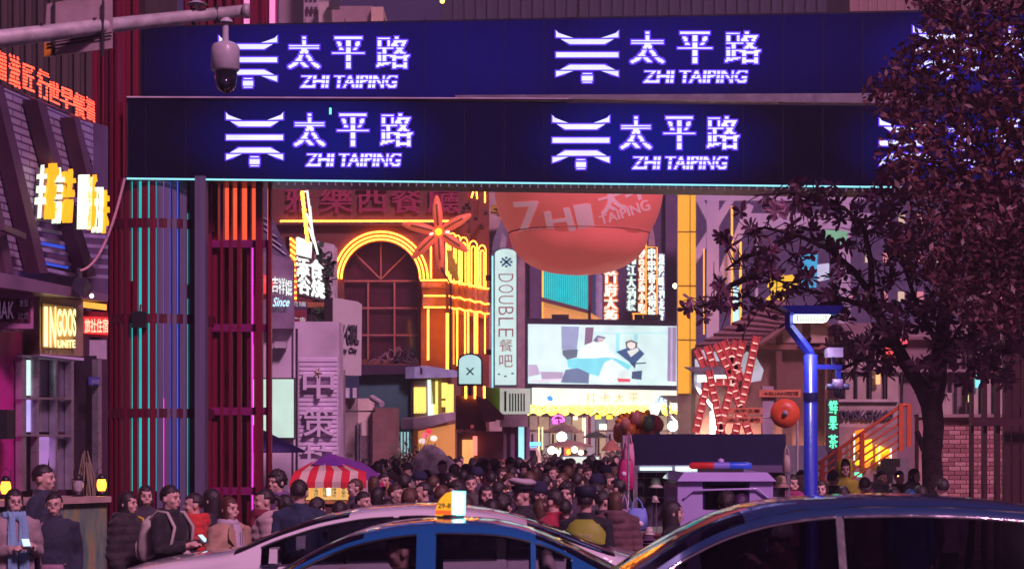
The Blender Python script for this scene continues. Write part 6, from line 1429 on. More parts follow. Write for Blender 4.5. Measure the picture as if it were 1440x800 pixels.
        if ex: b = MB(); b.ball(c+Vector((ex[0]*u,-0.06,ex[1]*u)), (ex[2]*u,0.02,ex[3]*u)); b.build('patch', ex[4], g)
    wt = mat('felt_white', (0.8,0.72,0.8), 0.9)
    bag(880,668,22,44,mat('bag_magenta', (0.5,0.02,0.16), 0.6),'magenta cloth bag with a small round face on the stall corner',22.9,(-3,2,3.5,3.5,wt)); bag(884,641,15,36,mat('bag_pink', (0.65,0.25,0.38), 0.6),'pink sparkling bag above the magenta bag',23.1)
    bag(896,730,28,32,mat('bag_blue', (0.22,0.32,0.8), 0.7),'sky blue tote bag with a fluffy white patch',21.3,(0,-6,9,5,wt)); bag(878,739,15,46,mat('bag_lilac', (0.62,0.35,0.6), 0.7),'long pink lilac bag hanging below the magenta bag',21.6)
    bag(1106,652,10,26,mat('bag_beige', (0.45,0.32,0.28), 0.7),'beige bag hanging on the right end of the stall header',23.0)
    b = MB(); b.tube([W(884,612,22.9), W(884,780,21.3)+Vector((0,0.2,0))],0.012,6); b.build('hanging_rail', lilac_trim, t)
hat_stall()
def patrol_cart():
    D = 20.6; u = D/F; t = thing('patrol_cart', 'small lilac white patrol cart with a red and blue light bar on its roof', 'cart', Vector((GX(1020,D),D+1,0)))
    x0, x1 = GX(953,D), GX(1088,D); pm = mat('cart_lilac', (0.52,0.42,0.78), 0.35, coat=0.7, var=0.08); zt = GZ(668,D)
    b = MB(); rz = [(0.0,zt-0.0),(0.05,zt+0.02)]
    b.hexa([(x0-0.01,D-0.06,zt-0.06),(x1+0.02,D-0.06,zt-0.06),(x1+0.02,D+2.0,zt-0.06),(x0-0.01,D+2.0,zt-0.06),(x0+0.07,D+0.04,zt+0.03),(x1-0.06,D+0.04,zt+0.03),(x1-0.06,D+1.9,zt+0.03),(x0+0.07,D+1.9,zt+0.03)]); b.build('roof', pm, t)
    P = Plane(D)
    for q in ((953,674,988,800),(1054,674,1087,800),(988,674,1054,677),(988,716,1054,800)): pbox(P, *q, 'body_panel', pm, t, 0.05)
    pbox(Plane(D), 987,676,1055,717,'window_frame', mat('frame_navy', (0.02,0.02,0.12), 0.4), t, 0.04, -0.012)
    pbox(P, 992,681,1050,716,'window', glass('clear_pane', (0.8,0.8,0.95), 0.35), t, 0.01, 0.006)
    for sx in (x0, x1-0.03): b = MB(); b.box((sx,D+0.05,0.35),(sx+0.03,D+1.9,zt-0.1)); b.build('side_panel', pm, t)
    b = MB(); b.tube([P.pt(962,700,0.02),P.pt(975,689,0.03),P.pt(1065,687,0.03),P.pt(1080,700,0.02)],0.012,6); b.build('grab_rail', pm, t)
    pbox(Plane(D+0.6), 990,690,1050,800,'seat', mat('seat_black', (0.03,0.03,0.04), 0.7), t, 0.3)
    b = MB(); b.box((x0+0.05,D+0.05,0.25),(x1-0.05,D+1.9,0.4)); b.build('chassis', dkm, t)
    for sx in (x0+0.08,x1-0.1):
        for y in (D+0.35,D+1.6): b = MB(); b.lathe([(0,-0.06),(0.22,-0.06),(0.24,0),(0.22,0.06),(0,0.06)], (sx,y,0.24), 16, 'x'); b.build('wheel', MATS['tyre'], t)
    z = GZ(655,D)
    for x0_, x1_, m in ((973,1008,glow('bar_red', (0.8,0.03,0.03), 0.14)),(1008,1030,glow('bar_violet', (0.3,0.2,0.8), 0.14)),(1030,1062,glow('bar_blue', (0.02,0.08,0.75), 0.22))):
        b = MB(); a, c = GX(x0_,D), GX(x1_,D); b.tube([(a,D+0.3,z),(a+0.03,D+0.3,z),(c-0.03,D+0.3,z),(c,D+0.3,z)], [0.02 if x0_ == 973 else 0.038,0.038,0.038,0.02 if x1_ == 1062 else 0.038], 10); b.build('light_bar', m, t)
    b = MB(); b.box((GX(985,D),D+0.25,zt+0.03),(GX(1050,D),D+0.35,z-0.03)); b.build('bar_mount', dkm, t)
    b = MB(); b.lathe([(0.03,0),(0.035,0.03),(0.0,0.045)], (GX(1018,D),D+0.3,z+0.035), 12); b.build('siren', pm, t)
patrol_cart()
def food_stall():
    D = 27; P = Plane(D)
    t = thing('food_stall', 'food stall with a red and white striped awning and lit wooden menu boards', 'stall', Vector((GX(470,D),D+1,0)))
    red = mat('awning_red', (0.75,0.03,0.05), 0.6); wh = mat('awning_white', (0.75,0.62,0.5), 0.6)
    cx = 462; top = None; n = 9
    for i in range(n):
        a = i/n; c = (i+1)/n; x0 = 407+(515-407)*a; x1 = 407+(515-407)*c; yb = lambda k: 677+2*abs(k-0.5)
        tp = lambda k: W(438+(478-438)*k, 644+6*abs(k-0.45)*2, D+0.7)
        b = MB(); p = [W(x0,yb(a),D-0.2), W(x1,yb(c),D-0.2), tp(c), tp(a)]; mid1 = W(x0+(438-407)*0.35*(1-a)*0.6,661+4*abs(a-0.5),D+0.0); mid2 = W(x1+(438-407)*0.35*(1-c)*0.6,661+4*abs(c-0.5),D+0.0)
        b.add([p[0],p[1],mid2,mid1,p[2],p[3], p[0]-Vector((0,0,0.08)), p[1]-Vector((0,0,0.08))], [(0,1,2,3),(3,2,4,5),(6,7,1,0)]); b.build('awning_stripe', red if i % 2 == 0 else wh, t)
    pv = mat('purple_canvas', (0.20,0.04,0.34), 0.6)
    b = MB(); A = W(459,640,D+1.0); b.add([W(463,637,D+1.0), W(438,653,D+0.3), W(484,655,D+0.3), W(522,688,D+0.2), W(552,680,D+2.4), W(412,664,D+2.4), W(512,651,D+2.0)], [(0,1,2),(0,2,3,6),(6,3,4),(0,6,4,5),(0,5,1)]); b.build('roof_canvas', pv, t)
    # second striped canopy further right
    for i in range(7):
        x0 = 508+i*5.5; b = MB(); b.add([W(x0-10,655+i*1.6,D+2.4), W(x0-4,656.5+i*1.6,D+2.4), W(x0+6,686-i*0.6,D+1.2), W(x0+0.5,687-i*0.5,D+1.2)], [(0,1,2,3)]); b.build('side_stripe', red if i % 2 else mat('awning_pink', (0.7,0.4,0.5), 0.6), t)
    for px in (412,508,545): b = MB(); b.tube([(GX(px,D),D,0),(GX(px,D),D,GZ(678,D))],0.022); b.build('post', mat('stall_wood', (0.6,0.28,0.08), 0.6), t)
    pbox(Plane(D+0.9), 420,679,506,706,'menu_wall', glow('menu_glow', (0.95,0.42,0.10), 0.5), t, 0.04)
    for i in range(6): 
        o = pbox(Plane(D+0.85), 426+i*13,681,436+i*13,703,'menu_board', glow('menu_board', (0.95,0.55,0.18), 0.55), t, 0.02); lettering('面汤饭饼茶粥'[i], Plane(D+0.8), 428+i*13,684,434+i*13,699, mat('black_print', (0.03,0.03,0.03), 0.5), o, off=0.0)
    pbox(Plane(D), 414,707,508,790,'counter', mat('counter_dark', (0.12,0.06,0.05), 0.6), t, 0.5); pbox(Plane(D), 412,704,510,708,'counter_top', mat('stall_wood', (0.6,0.28,0.08), 0.6), t, 0.6, 0.05)
    b = MB(); b.tube([W(462,686,D+0.2),W(462,696,D+0.2)],0.02); b.build('lamp', glow('stall_lamp', (0.8,1,1), 4), t)
    b = MB(); b.add([W(508,672,D), W(520,676,D+0.1), W(530,722,D+0.1), W(512,718,D)], [(0,1,2,3)]); k = b.build('hanging_cloth', mat('cloth_pale', (0.6,0.5,0.52), 0.8), t); lettering('饺', Plane(D-0.02), 514,690,527,703, MATS['black_print'], k, off=0.03)
food_stall()
# ================================================================== people
def remeshed(b, vox, smooth=2, disp=None):
    """close the joined shapes into one continuous skin"""
    me = b.mesh('skin'); o = bpy.data.objects.new('skin', me); COL.objects.link(o)
    r = o.modifiers.new('r', 'REMESH'); r.mode = 'VOXEL'; r.voxel_size = vox; r.use_smooth_shade = True
    if smooth: q = o.modifiers.new('s', 'SMOOTH'); q.iterations = smooth; q.factor = 0.5
    out = bpy.data.meshes.new_from_object(o.evaluated_get(bpy.context.evaluated_depsgraph_get()))
    bpy.data.objects.remove(o); bpy.data.meshes.remove(me)
    if disp:
        n = len(out.vertices); co = np.empty(n*3); out.vertices.foreach_get('co', co); no = np.empty(n*3); out.vertices.foreach_get('normal', no)
        co = co.reshape(-1,3); no = no.reshape(-1,3)
        for i in range(n): co[i] += no[i]*disp(Vector(co[i]))
        out.vertices.foreach_set('co', co.ravel()); out.update()
    return out
ARMS = {  # shoulder, elbow, wrist for the left and right side, in a figure 1.70 m tall facing -Y
 'down':  (((.185,0,1.375),(.235,.03,1.09),(.225,-.06,.85)), ((-.185,0,1.375),(-.235,.03,1.09),(-.225,-.06,.85))),
 'phone': (((.18,0,1.375),(.225,-.02,1.10),(.10,-.26,1.17)), ((-.18,0,1.375),(-.225,-.02,1.10),(-.06,-.25,1.15))),
 'face':  (((.18,0,1.375),(.25,-.10,1.13),(.09,-.17,1.45)), ((-.185,0,1.375),(-.235,.03,1.09),(-.20,-.10,.88))),
 'pockets': (((.185,0,1.375),(.27,.05,1.12),(.17,-.10,.95)), ((-.185,0,1.375),(-.27,.05,1.12),(-.17,-.10,.95))),
 'raised': (((.18,0,1.375),(.27,-.16,1.20),(.12,-.30,1.40)), ((-.18,0,1.375),(-.27,-.16,1.20),(-.10,-.30,1.38))),
}
def ring(b, rows, n=20):  # rows of (z, halfwidth, halfdepth, y)
    V = []
    for z, w, d, y in rows:
        for j in range(n):
            a = 2*math.pi*j/n; c, s = math.cos(a), math.sin(a)
            V.append((w*math.copysign(abs(c)**0.8,c), y+d*math.copysign(abs(s)**0.85,s), z))
    k = len(rows)
    b.add(V, [(i*n+j,i*n+(j+1)%n,(i+1)*n+(j+1)%n,(i+1)*n+j) for i in range(k-1) for j in range(n)]+[tuple(range(n-1,-1,-1)), tuple((k-1)*n+j for j in range(n))], True)
def hand(b, wrist, elbow, side):
    w = Vector(wrist); d = (w-Vector(elbow)).normalized(); up = Vector((0,0,1)); s = d.cross(up)
    s = s.normalized() if s.length > 0.2 else Vector((0,-1,0)).cross(d).normalized(); n = s.cross(d)
    if abs(d.z) > 0.75: s, n = n, s     # hanging hand: palm towards the thigh
    p = w+d*0.05; M = [p+d*0.0]
    b.tube([w-d*0.02, w+d*0.02, w+d*0.06, w+d*0.085], [0.026,0.030,0.034,0.028], 10)
    b.tube([w+d*0.03-s*0.012, w+d*0.085-s*0.02], [0.02,0.018], 8); b.tube([w+d*0.03+s*0.012, w+d*0.085+s*0.02], [0.02,0.018], 8)
    for i, (o, L) in enumerate(((-0.030,0.066),(-0.010,0.078),(0.011,0.073),(0.031,0.056))):
        a = w+d*0.08+s*o; c = a+d*L*0.5-n*0.010; e = a+d*L*0.85-n*0.034; b.tube([a-d*0.02,a,c,e], [0.0115,0.0110,0.0102,0.0088], 6)
    a = w+d*0.03-s*0.03*side; b.tube([a, a+d*0.03-s*0.025*side-n*0.01, a+d*0.062-s*0.026*side-n*0.024], [0.014,0.0125,0.010], 6)
BODY = {}
def body_mesh(pose, fine=True):
    k = (pose, fine)
    if k in BODY: return BODY[k]
    b = MB()
    b.ball((0,0.008,1.605), (0.074,0.094,0.096), 20, 14); b.ball((0,-0.02,1.545), (0.060,0.070,0.068), 16, 12); b.ball((0,-0.052,1.50), (0.030,0.030,0.026), 12, 8)
    b.tube([(0,-0.080,1.603),(0,-0.095,1.578),(0,-0.104,1.558)], [0.009,0.0105,0.0135], 8)
    b.ball((0,-0.078,1.517), (0.026,0.018,0.013), 10, 6); b.ball((0,-0.072,1.615), (0.052,0.020,0.012), 10, 6)
    for s in (-1,1): b.ball((s*0.077,0.012,1.572), (0.012,0.019,0.031), 8, 8); b.ball((s*0.042,-0.058,1.555), (0.024,0.026,0.022), 8, 8)
    b.tube([(0,0.022,1.36),(0,0.018,1.44),(0,0.008,1.53)], [0.064,0.053,0.054], 14)
    ring(b, [(0.83,.12,.085,0.005),(0.92,.165,.105,0.005),(1.02,.150,.10,0),(1.10,.135,.092,0),(1.22,.155,.105,0),(1.32,.168,.108,0),(1.39,.150,.085,.008),(1.43,.09,.062,.012)])
    for s in (-1,1):
        b.tube([(s*.085,0,.90),(s*.092,-.008,.70),(s*.095,-.005,.49),(s*.098,.015,.32),(s*.10,.02,.09)], [.088,.078,.055,.054,.036], 14)
        b.tube([(s*.10,.04,.045),(s*.103,-.03,.045),(s*.106,-.12,.035),(s*.107,-.17,.03)], [.040,.042,.038,.026], 10)
    for s, (sh, el, wr) in zip((1,-1), ARMS[pose]):
        b.tube([(s*.12,0.005,1.385), sh, el, wr], [.055,.050,.037,.026], 12); hand(b, wr, el, s)
    me = remeshed(b, 0.0095 if fine else 0.018, 2); BODY[k] = me; return me
def garment_mesh(pose, kind):
    k = (pose, kind)
    if k in BODY: return BODY[k]
    b = MB(); puff = kind.startswith('puffer'); ex = 0.018 if puff else 0.0; long_ = kind in ('long','puffer_long'); hem = 0.52 if long_ else 0.80
    rows = [(hem,.205+ex,.15+ex,0.0),(0.90 if not long_ else 0.75,.20+ex,.145+ex,0),(1.02,.185+ex,.135+ex,0),(1.15,.180+ex,.130+ex,0),(1.28,.190+ex,.135+ex,0),(1.36,.188+ex,.118+ex,.008),(1.42,.135+ex,.090,.014),(1.455,.078,.070,.018)]
    ring(b, rows, 24)
    for s, (sh, el, wr) in zip((1,-1), ARMS[pose]):
        w = Vector(el).lerp(Vector(wr), 0.93)
        b.tube([(s*.10,0.005,1.385), sh, Vector(sh).lerp(Vector(el),.5), el, Vector(el).lerp(Vector(wr),.5), w], [.075+ex,.074+ex,.066+ex,.058+ex,.052+ex,.044+ex*.6], 12)
    if kind in ('hood','puffer','puffer_long','hoodie'):
        b.lathe([(0.050,-0.035),(0.10,-0.03),(0.125,0.0),(0.115,0.035),(0.085,0.045),(0.06,0.02),(0.05,-0.035)], (0,0.035,1.445), 20)
        b.ball((0,0.12,1.415), (0.10,0.055,0.075), 14, 10)
    else:
        b.lathe([(0.060,-0.05),(0.088,-0.04),(0.082,0.03),(0.068,0.042),(0.060,0.03),(0.058,-0.05)], (0,0.016,1.455), 20)
    def d(p):
        q = 0.010*noise.noise(p*7)+0.006*noise.noise(p*18)+0.006*math.sin(p.z*38+4*noise.noise(p*3))*max(0,noise.noise(p*2.2)+0.2)
        if puff: q += 0.012*abs(math.sin(p.z*math.pi/0.085))
        return q
    me = remeshed(b, 0.014, 2, d); BODY[k] = me; return me
def trousers_mesh():
    if 'tr' in BODY: return BODY['tr']
    b = MB(); ring(b, [(0.80,.13,.10,0.0),(0.88,.175,.118,0),(0.98,.165,.115,0)])
    for s in (-1,1): b.tube([(s*.085,0,.90),(s*.094,-.008,.68),(s*.097,-.004,.48),(s*.10,.015,.30),(s*.10,.02,.10)], [.102,.094,.077,.074,.066], 14)
    me = remeshed(b, 0.016, 2, lambda p: 0.008*noise.noise(p*9)+0.005*noise.noise(p*22)); BODY['tr'] = me; return me
def shoe_mesh(s):
    if ('shoe', s) in BODY: return BODY[('shoe', s)]
    b = MB(); b.tube([(s*.10,.065,.05),(s*.10,.03,.055),(s*.103,-.04,.05),(s*.106,-.13,.04),(s*.107,-.185,.034)], [.040,.050,.050,.046,.030], 12); me = b.mesh('shoe'); BODY[('shoe', s)] = me; return me
def hair_mesh(kind):
    if ('hair', kind) in BODY: return BODY[('hair', kind)]
    n, m = 56, 40; V = []; c = Vector((0,0.012,1.605)); rx, ry, rz = 0.084, 0.103, 0.108
    if kind in ('curly','bun'): rx, ry, rz = 0.096, 0.114, 0.124
    drop = {'short':0,'curly':0,'bun':0,'bob':0.13,'long':0.34,'tail':0.0}[kind]
    for i in range(m+1):
        a = -math.pi/2+math.pi*i/m
        for j in range(n):
            t = 2*math.pi*j/n; d = Vector((math.cos(a)*math.cos(t), math.cos(a)*math.sin(t), math.sin(a)))
            st = noise.noise(Vector((d.x*9,d.y*9,d.z*(1.5 if drop else 4))))*0.05+noise.noise(Vector((d.x*24,d.y*24,d.z*3)))*0.03
            if kind == 'curly': st = noise.noise(d*9)*0.14
            k = 1.0+st; z = d.z
            front = d.y < -0.30+0.35*max(0,0.3-d.z)*0
            face = (d.y < -0.28 and d.z < 0.40+0.14*d.x+0.10*noise.noise(Vector((d.x*5,3,1)))) or (drop == 0 and d.z < -0.22+0.25*d.y*-1) or (drop == 0 and abs(d.x) > 0.75 and d.z < 0.06 and d.y < 0.35)
            if drop: face = d.y < -0.05 and abs(d.x) < 0.60 and d.z < 0.30+0.25*abs(d.x)
            if face: k = 0.84
            p = Vector((d.x*rx*k, d.y*ry*k, d.z*rz*k))
            if drop and not face and d.z < 0.1:
                u = min(1,(0.1-d.z)/0.9); p.z -= drop*u**1.1; p.x = p.x*(1.0-0.05*u)+ (0.012*u if d.x > 0 else -0.012*u); p.y = max(p.y, -0.05)
                if d.z < -0.6: 
                    q = math.sqrt(max(0.0,1-d.z*d.z))+1e-6; w_ = max(0.0,min(1,(q)/0.8)); p.x = d.x/q*rx*0.92*w_; p.y = d.y/q*ry*0.9*w_*0.8+0.02
            V.append(c+p)
    b = MB(); b.add(V, [(i*n+j,i*n+(j+1)%n,(i+1)*n+(j+1)%n,(i+1)*n+j) for i in range(m) for j in range(n)], True)
    if kind == 'bun': b.ball((0,0.10,1.70), (0.045,0.045,0.042), 12, 8)
    if kind == 'tail': b.tube([(0,0.11,1.63),(0,0.17,1.60),(0,0.175,1.50),(0,0.15,1.38)], [0.03,0.035,0.03,0.012], 10)
    me = b.mesh('hair'); BODY[('hair', kind)] = me; return me
skin = mat('skin', (0.68,0.43,0.35), 0.5, var=0.12, scale=8, bump=0.05); hairm = mat('hair_tone', (0.02,0.015,0.015), 0.45, objcol=True, scale=30, var=0.5, bump=0.3)
cloth = mat('cloth', (0.3,0.3,0.3), 0.8, objcol=True, scale=6, var=0.3, bump=0.35); cloth.node_tree.nodes['Principled BSDF'].inputs['Sheen Weight'].default_value = 0.15
eyem = mat('eye_dark', (0.015,0.01,0.01), 0.15, coat=0.8); lipm = mat('lips', (0.42,0.12,0.12), 0.4); shoem = mat('shoe_tone', (0.04,0.04,0.045), 0.5)
def shared(name, me, m, parent, col=None):
    if not me.materials: me.materials.append(m)
    o = bpy.data.objects.new(name, me); COL.objects.link(o); o.parent = parent; ORG[o.name] = Vector((0,0,0))
    if col: o.color = (*col, 1)
    return o
SM = {}
def small(key, fn):
    if key not in SM: b = MB(); fn(b); SM[key] = b.mesh(key)
    return SM[key]
def person(px, py, D, yaw, label, pose='down', coat='jacket', col=(.03,.03,.04), hair='short', hcol=(.03,.02,.022), face=True, group=None, trouser=(.03,.03,.05), z0=0.0, extras=(), hat=None, head=0, fine=True):
    """px,py = top of the head in the photograph; yaw 0 faces the camera, 90 faces right, -90 left, 180 away"""
    x = GX(px, D); h = GZ(py, D)-z0; sc = h/1.715
    t = thing('person', label, 'person', Vector((x, D, z0)), group, R(yaw)); t.scale = (sc*1.0, sc*1.0, sc); ORG[t.name] = Vector((0,0,0))
    shared('body', body_mesh(pose, fine), skin, t); shared('coat' if coat != 'jacket' else 'jacket', garment_mesh(pose, coat), cloth, t, col)
    shared('trousers', trousers_mesh(), cloth, t, trouser)
    for s in (-1,1): shared('shoe', shoe_mesh(s), shoem, t)
    if hair: shared('hair', hair_mesh(hair), hairm, t, hcol)
    if face:
        for s in (-1,1):
            shared('eye', small('eye%d' % s, lambda b: b.ball((s*0.030,-0.0860,1.588), (0.0105,0.005,0.0048), 10, 6)), eyem, t)
            shared('eyebrow', small('brow%d' % s, lambda b: b.tube([(s*0.014,-0.0955,1.607),(s*0.030,-0.0945,1.612),(s*0.046,-0.082,1.606)], [0.0022,0.003,0.0018], 5)), eyem, t)
        shared('lips', small('lips', lambda b: b.tube([(-0.022,-0.092,1.518),(0,-0.0985,1.517),(0.022,-0.092,1.518)], [0.002,0.0062,0.002], 6)), lipm, t)
    if hat: hat_on(t, hat)
    for e in extras: EX[e](t)
    return t
def hat_on(t, kind):
    b = MB()
    if kind == 'officer':
        b.lathe([(0.0,1.745),(0.09,1.742),(0.135,1.715),(0.125,1.69),(0.100,1.672),(0.0,1.672)], (0,-0.005,0), 28); b.v = [(x,y*1.05,z+0.16*max(0,-y)) for x,y,z in b.v]
        shared('cap_top', b.mesh('cap_top'), mat('officer_white', (0.58,0.5,0.52), 0.6), t)
        b = MB(); b.lathe([(0.101,1.678),(0.102,1.638),(0.096,1.636)], (0,0,0), 28); b.v = [(x,y*1.12,z) for x,y,z in b.v]; shared('cap_band', b.mesh('cap_band'), mat('officer_band', (0.02,0.02,0.035), 0.6), t)
        b = MB(); V = [(r*math.cos(a), -r*math.sin(a)*1.15, 1.642-(0.02 if r > .12 else 0)) for r in (0.098,0.145) for a in [math.pi*(0.12+0.76*i/10) for i in range(11)]]; b.add(V, [(i,i+1,i+12,i+11) for i in range(10)]); shared('cap_peak', b.mesh('cap_peak'), mat('peak_gloss', (0.01,0.01,0.012), 0.15, coat=1), t)
        b = MB(); b.ball((0,-0.118,1.70), (0.018,0.008,0.02)); shared('cap_badge', b.mesh('cap_badge'), mat('badge_silver', (0.7,0.65,0.5), 0.3, 0.9), t)
    elif kind == 'pillbox':
        b.lathe([(0.0,1.735),(0.088,1.735),(0.104,1.72),(0.102,1.69),(0.104,1.64),(0.094,1.635)], (0,0.008,0), 24); b.v = [(x,y*1.12,z) for x,y,z in b.v]; shared('cap', b.mesh('cap'), mat('police_navy', (0.012,0.012,0.04), 0.7), t)
        b = MB(); V = [(r*math.cos(a), -r*math.sin(a)*1.15, 1.645-(0.02 if r > .12 else 0)) for r in (0.098,0.15) for a in [math.pi*(0.15+0.7*i/8) for i in range(9)]]; b.add(V, [(i,i+1,i+10,i+9) for i in range(8)]); shared('cap_peak', b.mesh('cap_peak'), MATS['police_navy'], t)
    elif kind == 'beanie':
        b.lathe([(0.0,1.742),(0.05,1.735),(0.088,1.70),(0.102,1.65),(0.104,1.615),(0.094,1.61)], (0,0.012,0), 24); b.v = [(x,y*1.13,z) for x,y,z in b.v]; shared('beanie', b.mesh('beanie'), mat('knit_navy', (0.02,0.02,0.06), 0.95), t)
    elif kind == 'hood':
        b.lathe([(0.0,1.755),(0.06,1.745),(0.105,1.70),(0.122,1.62),(0.118,1.54),(0.10,1.47)], (0,0.03,0), 24, a0=-math.pi*0.30, a1=math.pi*1.30); o = shared('hood', b.mesh('hood'), mat('rain_yellow', (0.62,0.55,0.04), 0.5), t)
    elif kind == 'helmet':
        b.lathe([(0.0,1.765),(0.06,1.755),(0.11,1.71),(0.128,1.65),(0.125,1.61),(0.11,1.60)], (0,0.01,0), 28); b.v = [(x,y*1.15,z) for x,y,z in b.v]; shared('helmet', b.mesh('helmet'), mat('helmet_white', (0.65,0.6,0.58), 0.4, coat=0.5), t)
        for k in range(-2,3): b = MB(); b.tube([(k*0.035,-0.13,1.65),(k*0.038,-0.10,1.725),(k*0.04,0,1.765),(k*0.036,0.10,1.735)],0.010,6); shared('vent', b.mesh('vent'), mat('vent_dark', (0.05,0.04,0.05), 0.5), t)
EX = {}
def extra(f): EX[f.__name__] = f; return f
def part(t, name, b, m): return shared(name, b.mesh(name), m, t)
@extra
def backpack(t):
    m = mat('backpack_cream', (0.50,0.45,0.38), 0.75, bump=0.4)
    b = MB(); ring(b, [(0.97,.10,.05,.20),(1.0,.145,.085,.21),(1.10,.16,.105,.215),(1.25,.155,.10,.21),(1.36,.13,.08,.20),(1.42,.075,.05,.185)]); me = remeshed(b, 0.012, 3, lambda p: 0.008*noise.noise(p*10)); o = shared('backpack', me, m, t)
    b = MB(); ring(b, [(1.0,.08,.02,.315),(1.04,.11,.035,.32),(1.15,.11,.04,.325),(1.20,.09,.02,.315)]); shared('front_pocket', b.mesh('front_pocket'), m, t)
    for s in (-1,1): b = MB(); b.tube([(s*0.10,0.15,1.40),(s*0.11,0.06,1.465),(s*0.125,-0.06,1.45),(s*0.14,-0.155,1.32),(s*0.16,-0.13,1.15),(s*0.17,0.06,1.05),(s*0.13,0.17,1.02)],0.017,6); part(t, 'strap', b, m)
@extra
def scarf_blue(t):
    m = mat('scarf_blue', (0.22,0.42,0.58), 0.9, bump=0.6); b = MB(); b.lathe([(0.06,-0.045),(0.10,-0.05),(0.12,-0.01),(0.105,0.035),(0.07,0.04),(0.06,-0.045)], (0,0.0,1.46), 20)
    for s in (-1,1): ring(b, [(0.72,.045,.014,-.185),(0.95,.05,.016,-.185),(1.2,.05,.018,-.165),(1.38,.042,.025,-.125),(1.46,.03,.03,-.09)]); b.v = b.v[:-100]+[(x+s*0.055,y,z) for x,y,z in b.v[-100:]]
    shared('scarf', remeshed(b, 0.011, 2, lambda p: 0.006*math.sin(p.x*160)+0.006*noise.noise(p*10)), m, t)
@extra
def scarf_maroon(t):
    m = mat('scarf_maroon', (0.20,0.02,0.05), 0.9); b = MB(); b.lathe([(0.06,-0.06),(0.12,-0.06),(0.14,-0.01),(0.12,0.045),(0.08,0.05),(0.06,-0.06)], (0,0.0,1.46), 20); ring(b, [(1.22,.05,.02,-.15),(1.34,.09,.03,-.13),(1.44,.07,.04,-.10)]); shared('scarf', remeshed(b, 0.012, 2, lambda p: 0.01*noise.noise(p*12)), m, t)
@extra
def glasses(t):
    b = MB()
    for s in (-1,1): b.tube([(s*0.031+0.022*math.cos(a),-0.101,1.587+0.019*math.sin(a)) for a in [2*math.pi*i/14 for i in range(14)]],0.0018,5,closed=True); b.tube([(s*0.053,-0.10,1.59),(s*0.078,-0.04,1.592),(s*0.08,0.02,1.585)],0.0016,4)
    b.tube([(-0.01,-0.102,1.59),(0.01,-0.102,1.59)],0.0018,4); part(t, 'glasses', b, mat('glasses_wire', (0.25,0.2,0.2), 0.3, 0.7))
@extra
def phone(t):
    b = MB(); c = Vector((0.02,-0.36,1.20)); b.hexa([c+Vector(v) for v in ((-.037,-.045,-.02),(.037,-.045,-.02),(.037,-.035,-.03),(-.037,-.035,-.03),(-.037,.035,.05),(.037,.035,.05),(.037,.045,.04),(-.037,.045,.04))]); o = part(t, 'phone', b, mat('phone_back', (0.3,0.35,0.4), 0.2, coat=0.6))
    b = MB(); b.quad(*[c+Vector(v) for v in ((-.034,-.041,-.012),(.034,-.041,-.012),(.034,.031,.05),(-.034,.031,.05))]); part(t, 'phone_screen', b, glow('phone_glow', (0.45,0.7,0.75), 1.0))
@extra
def crossbody(t):
    m = mat('bag_mauve', (0.32,0.17,0.24), 0.5); b = MB(); ring(b, [(0.84,.10,.035,-.19),(0.87,.115,.045,-.19),(0.98,.115,.045,-.19),(1.01,.10,.035,-.19)]); part(t, 'handbag', b, m)
    b = MB(); b.tube([(-0.11,-0.17,1.0),(-0.135,-0.155,1.2),(-0.12,-0.12,1.38),(-0.09,0.0,1.45),(0,0.15,1.30),(0.17,0.12,1.05),(0.11,-0.17,1.0)],0.008,5); part(t, 'bag_strap', b, m)
@extra
def lapels(t):
    m = mat('hoodie_pale', (0.52,0.44,0.50), 0.85); b = MB(); ring(b, [(0.86,.05,.02,-.155),(1.05,.058,.02,-.150),(1.25,.068,.022,-.148),(1.36,.06,.025,-.13),(1.44,.04,.03,-.09)]); part(t, 'hoodie_front', b, m)
    b = MB(); b.lathe([(0.06,-0.03),(0.10,-0.03),(0.115,0.005),(0.09,0.04),(0.065,0.03)], (0,0.03,1.45), 20); part(t, 'hood', b, m)
    for s in (-1,1): b = MB(); b.add([(s*.05,-.172,1.20),(s*.135,-.155,1.30),(s*.125,-.135,1.36),(s*.09,-.115,1.44),(s*.055,-.145,1.38)], [(0,1,2,3,4)]); part(t, 'lapel', b, mat('camel_lapel', (0.42,0.26,0.17), 0.85))
    for s in (-0.3,1): b = MB(); b.tube([(s*0.02,-.175,1.38),(s*.022,-.18,1.22)],0.004,5); part(t, 'drawstring', b, m)
@extra
def vest_yellow(t): vest(t, (0.36,0.42,0.04), True)
@extra
def vest_orange(t): vest(t, (0.85,0.13,0.03), False)
def vest(t, c, words):
    m = mat('vest%d' % int(c[0]*100), c, 0.6, bump=0.2); b = MB(); ring(b, [(0.90,.225,.170,0),(1.05,.212,.160,0),(1.20,.208,.156,0),(1.30,.212,.158,0),(1.38,.165,.125,.01),(1.425,.10,.095,.015)], 32)
    me = b.mesh('vest'); shared('vest', me, m, t)
    for z, w, d in ((0.98,.219,.1655),(1.14,.212,.159)): b = MB(); ring(b, [(z,w,d,0),(z+0.045,w-.002,d-.001,0)], 32); b.f = b.f[:-2]; b.sm = b.sm[:-2]; b.mi = b.mi[:-2]; part(t, 'reflective_band', b, mat('reflective_silver', (0.6,0.58,0.62), 0.35, 0.3))
    if words:
        V, P = text_mesh('警察'); xs = [v.x for v in V]; ys = [v.y for v in V]; b = MB()
        b.add([(0.085-(v.x-min(xs))/(max(xs)-min(xs))*0.17, 0.1655, 1.22+(v.y-min(ys))/(max(ys)-min(ys))*0.075) for v in V], P); part(t, 'lettering', b, mat('vest_print', (0.65,0.6,0.35), 0.5))
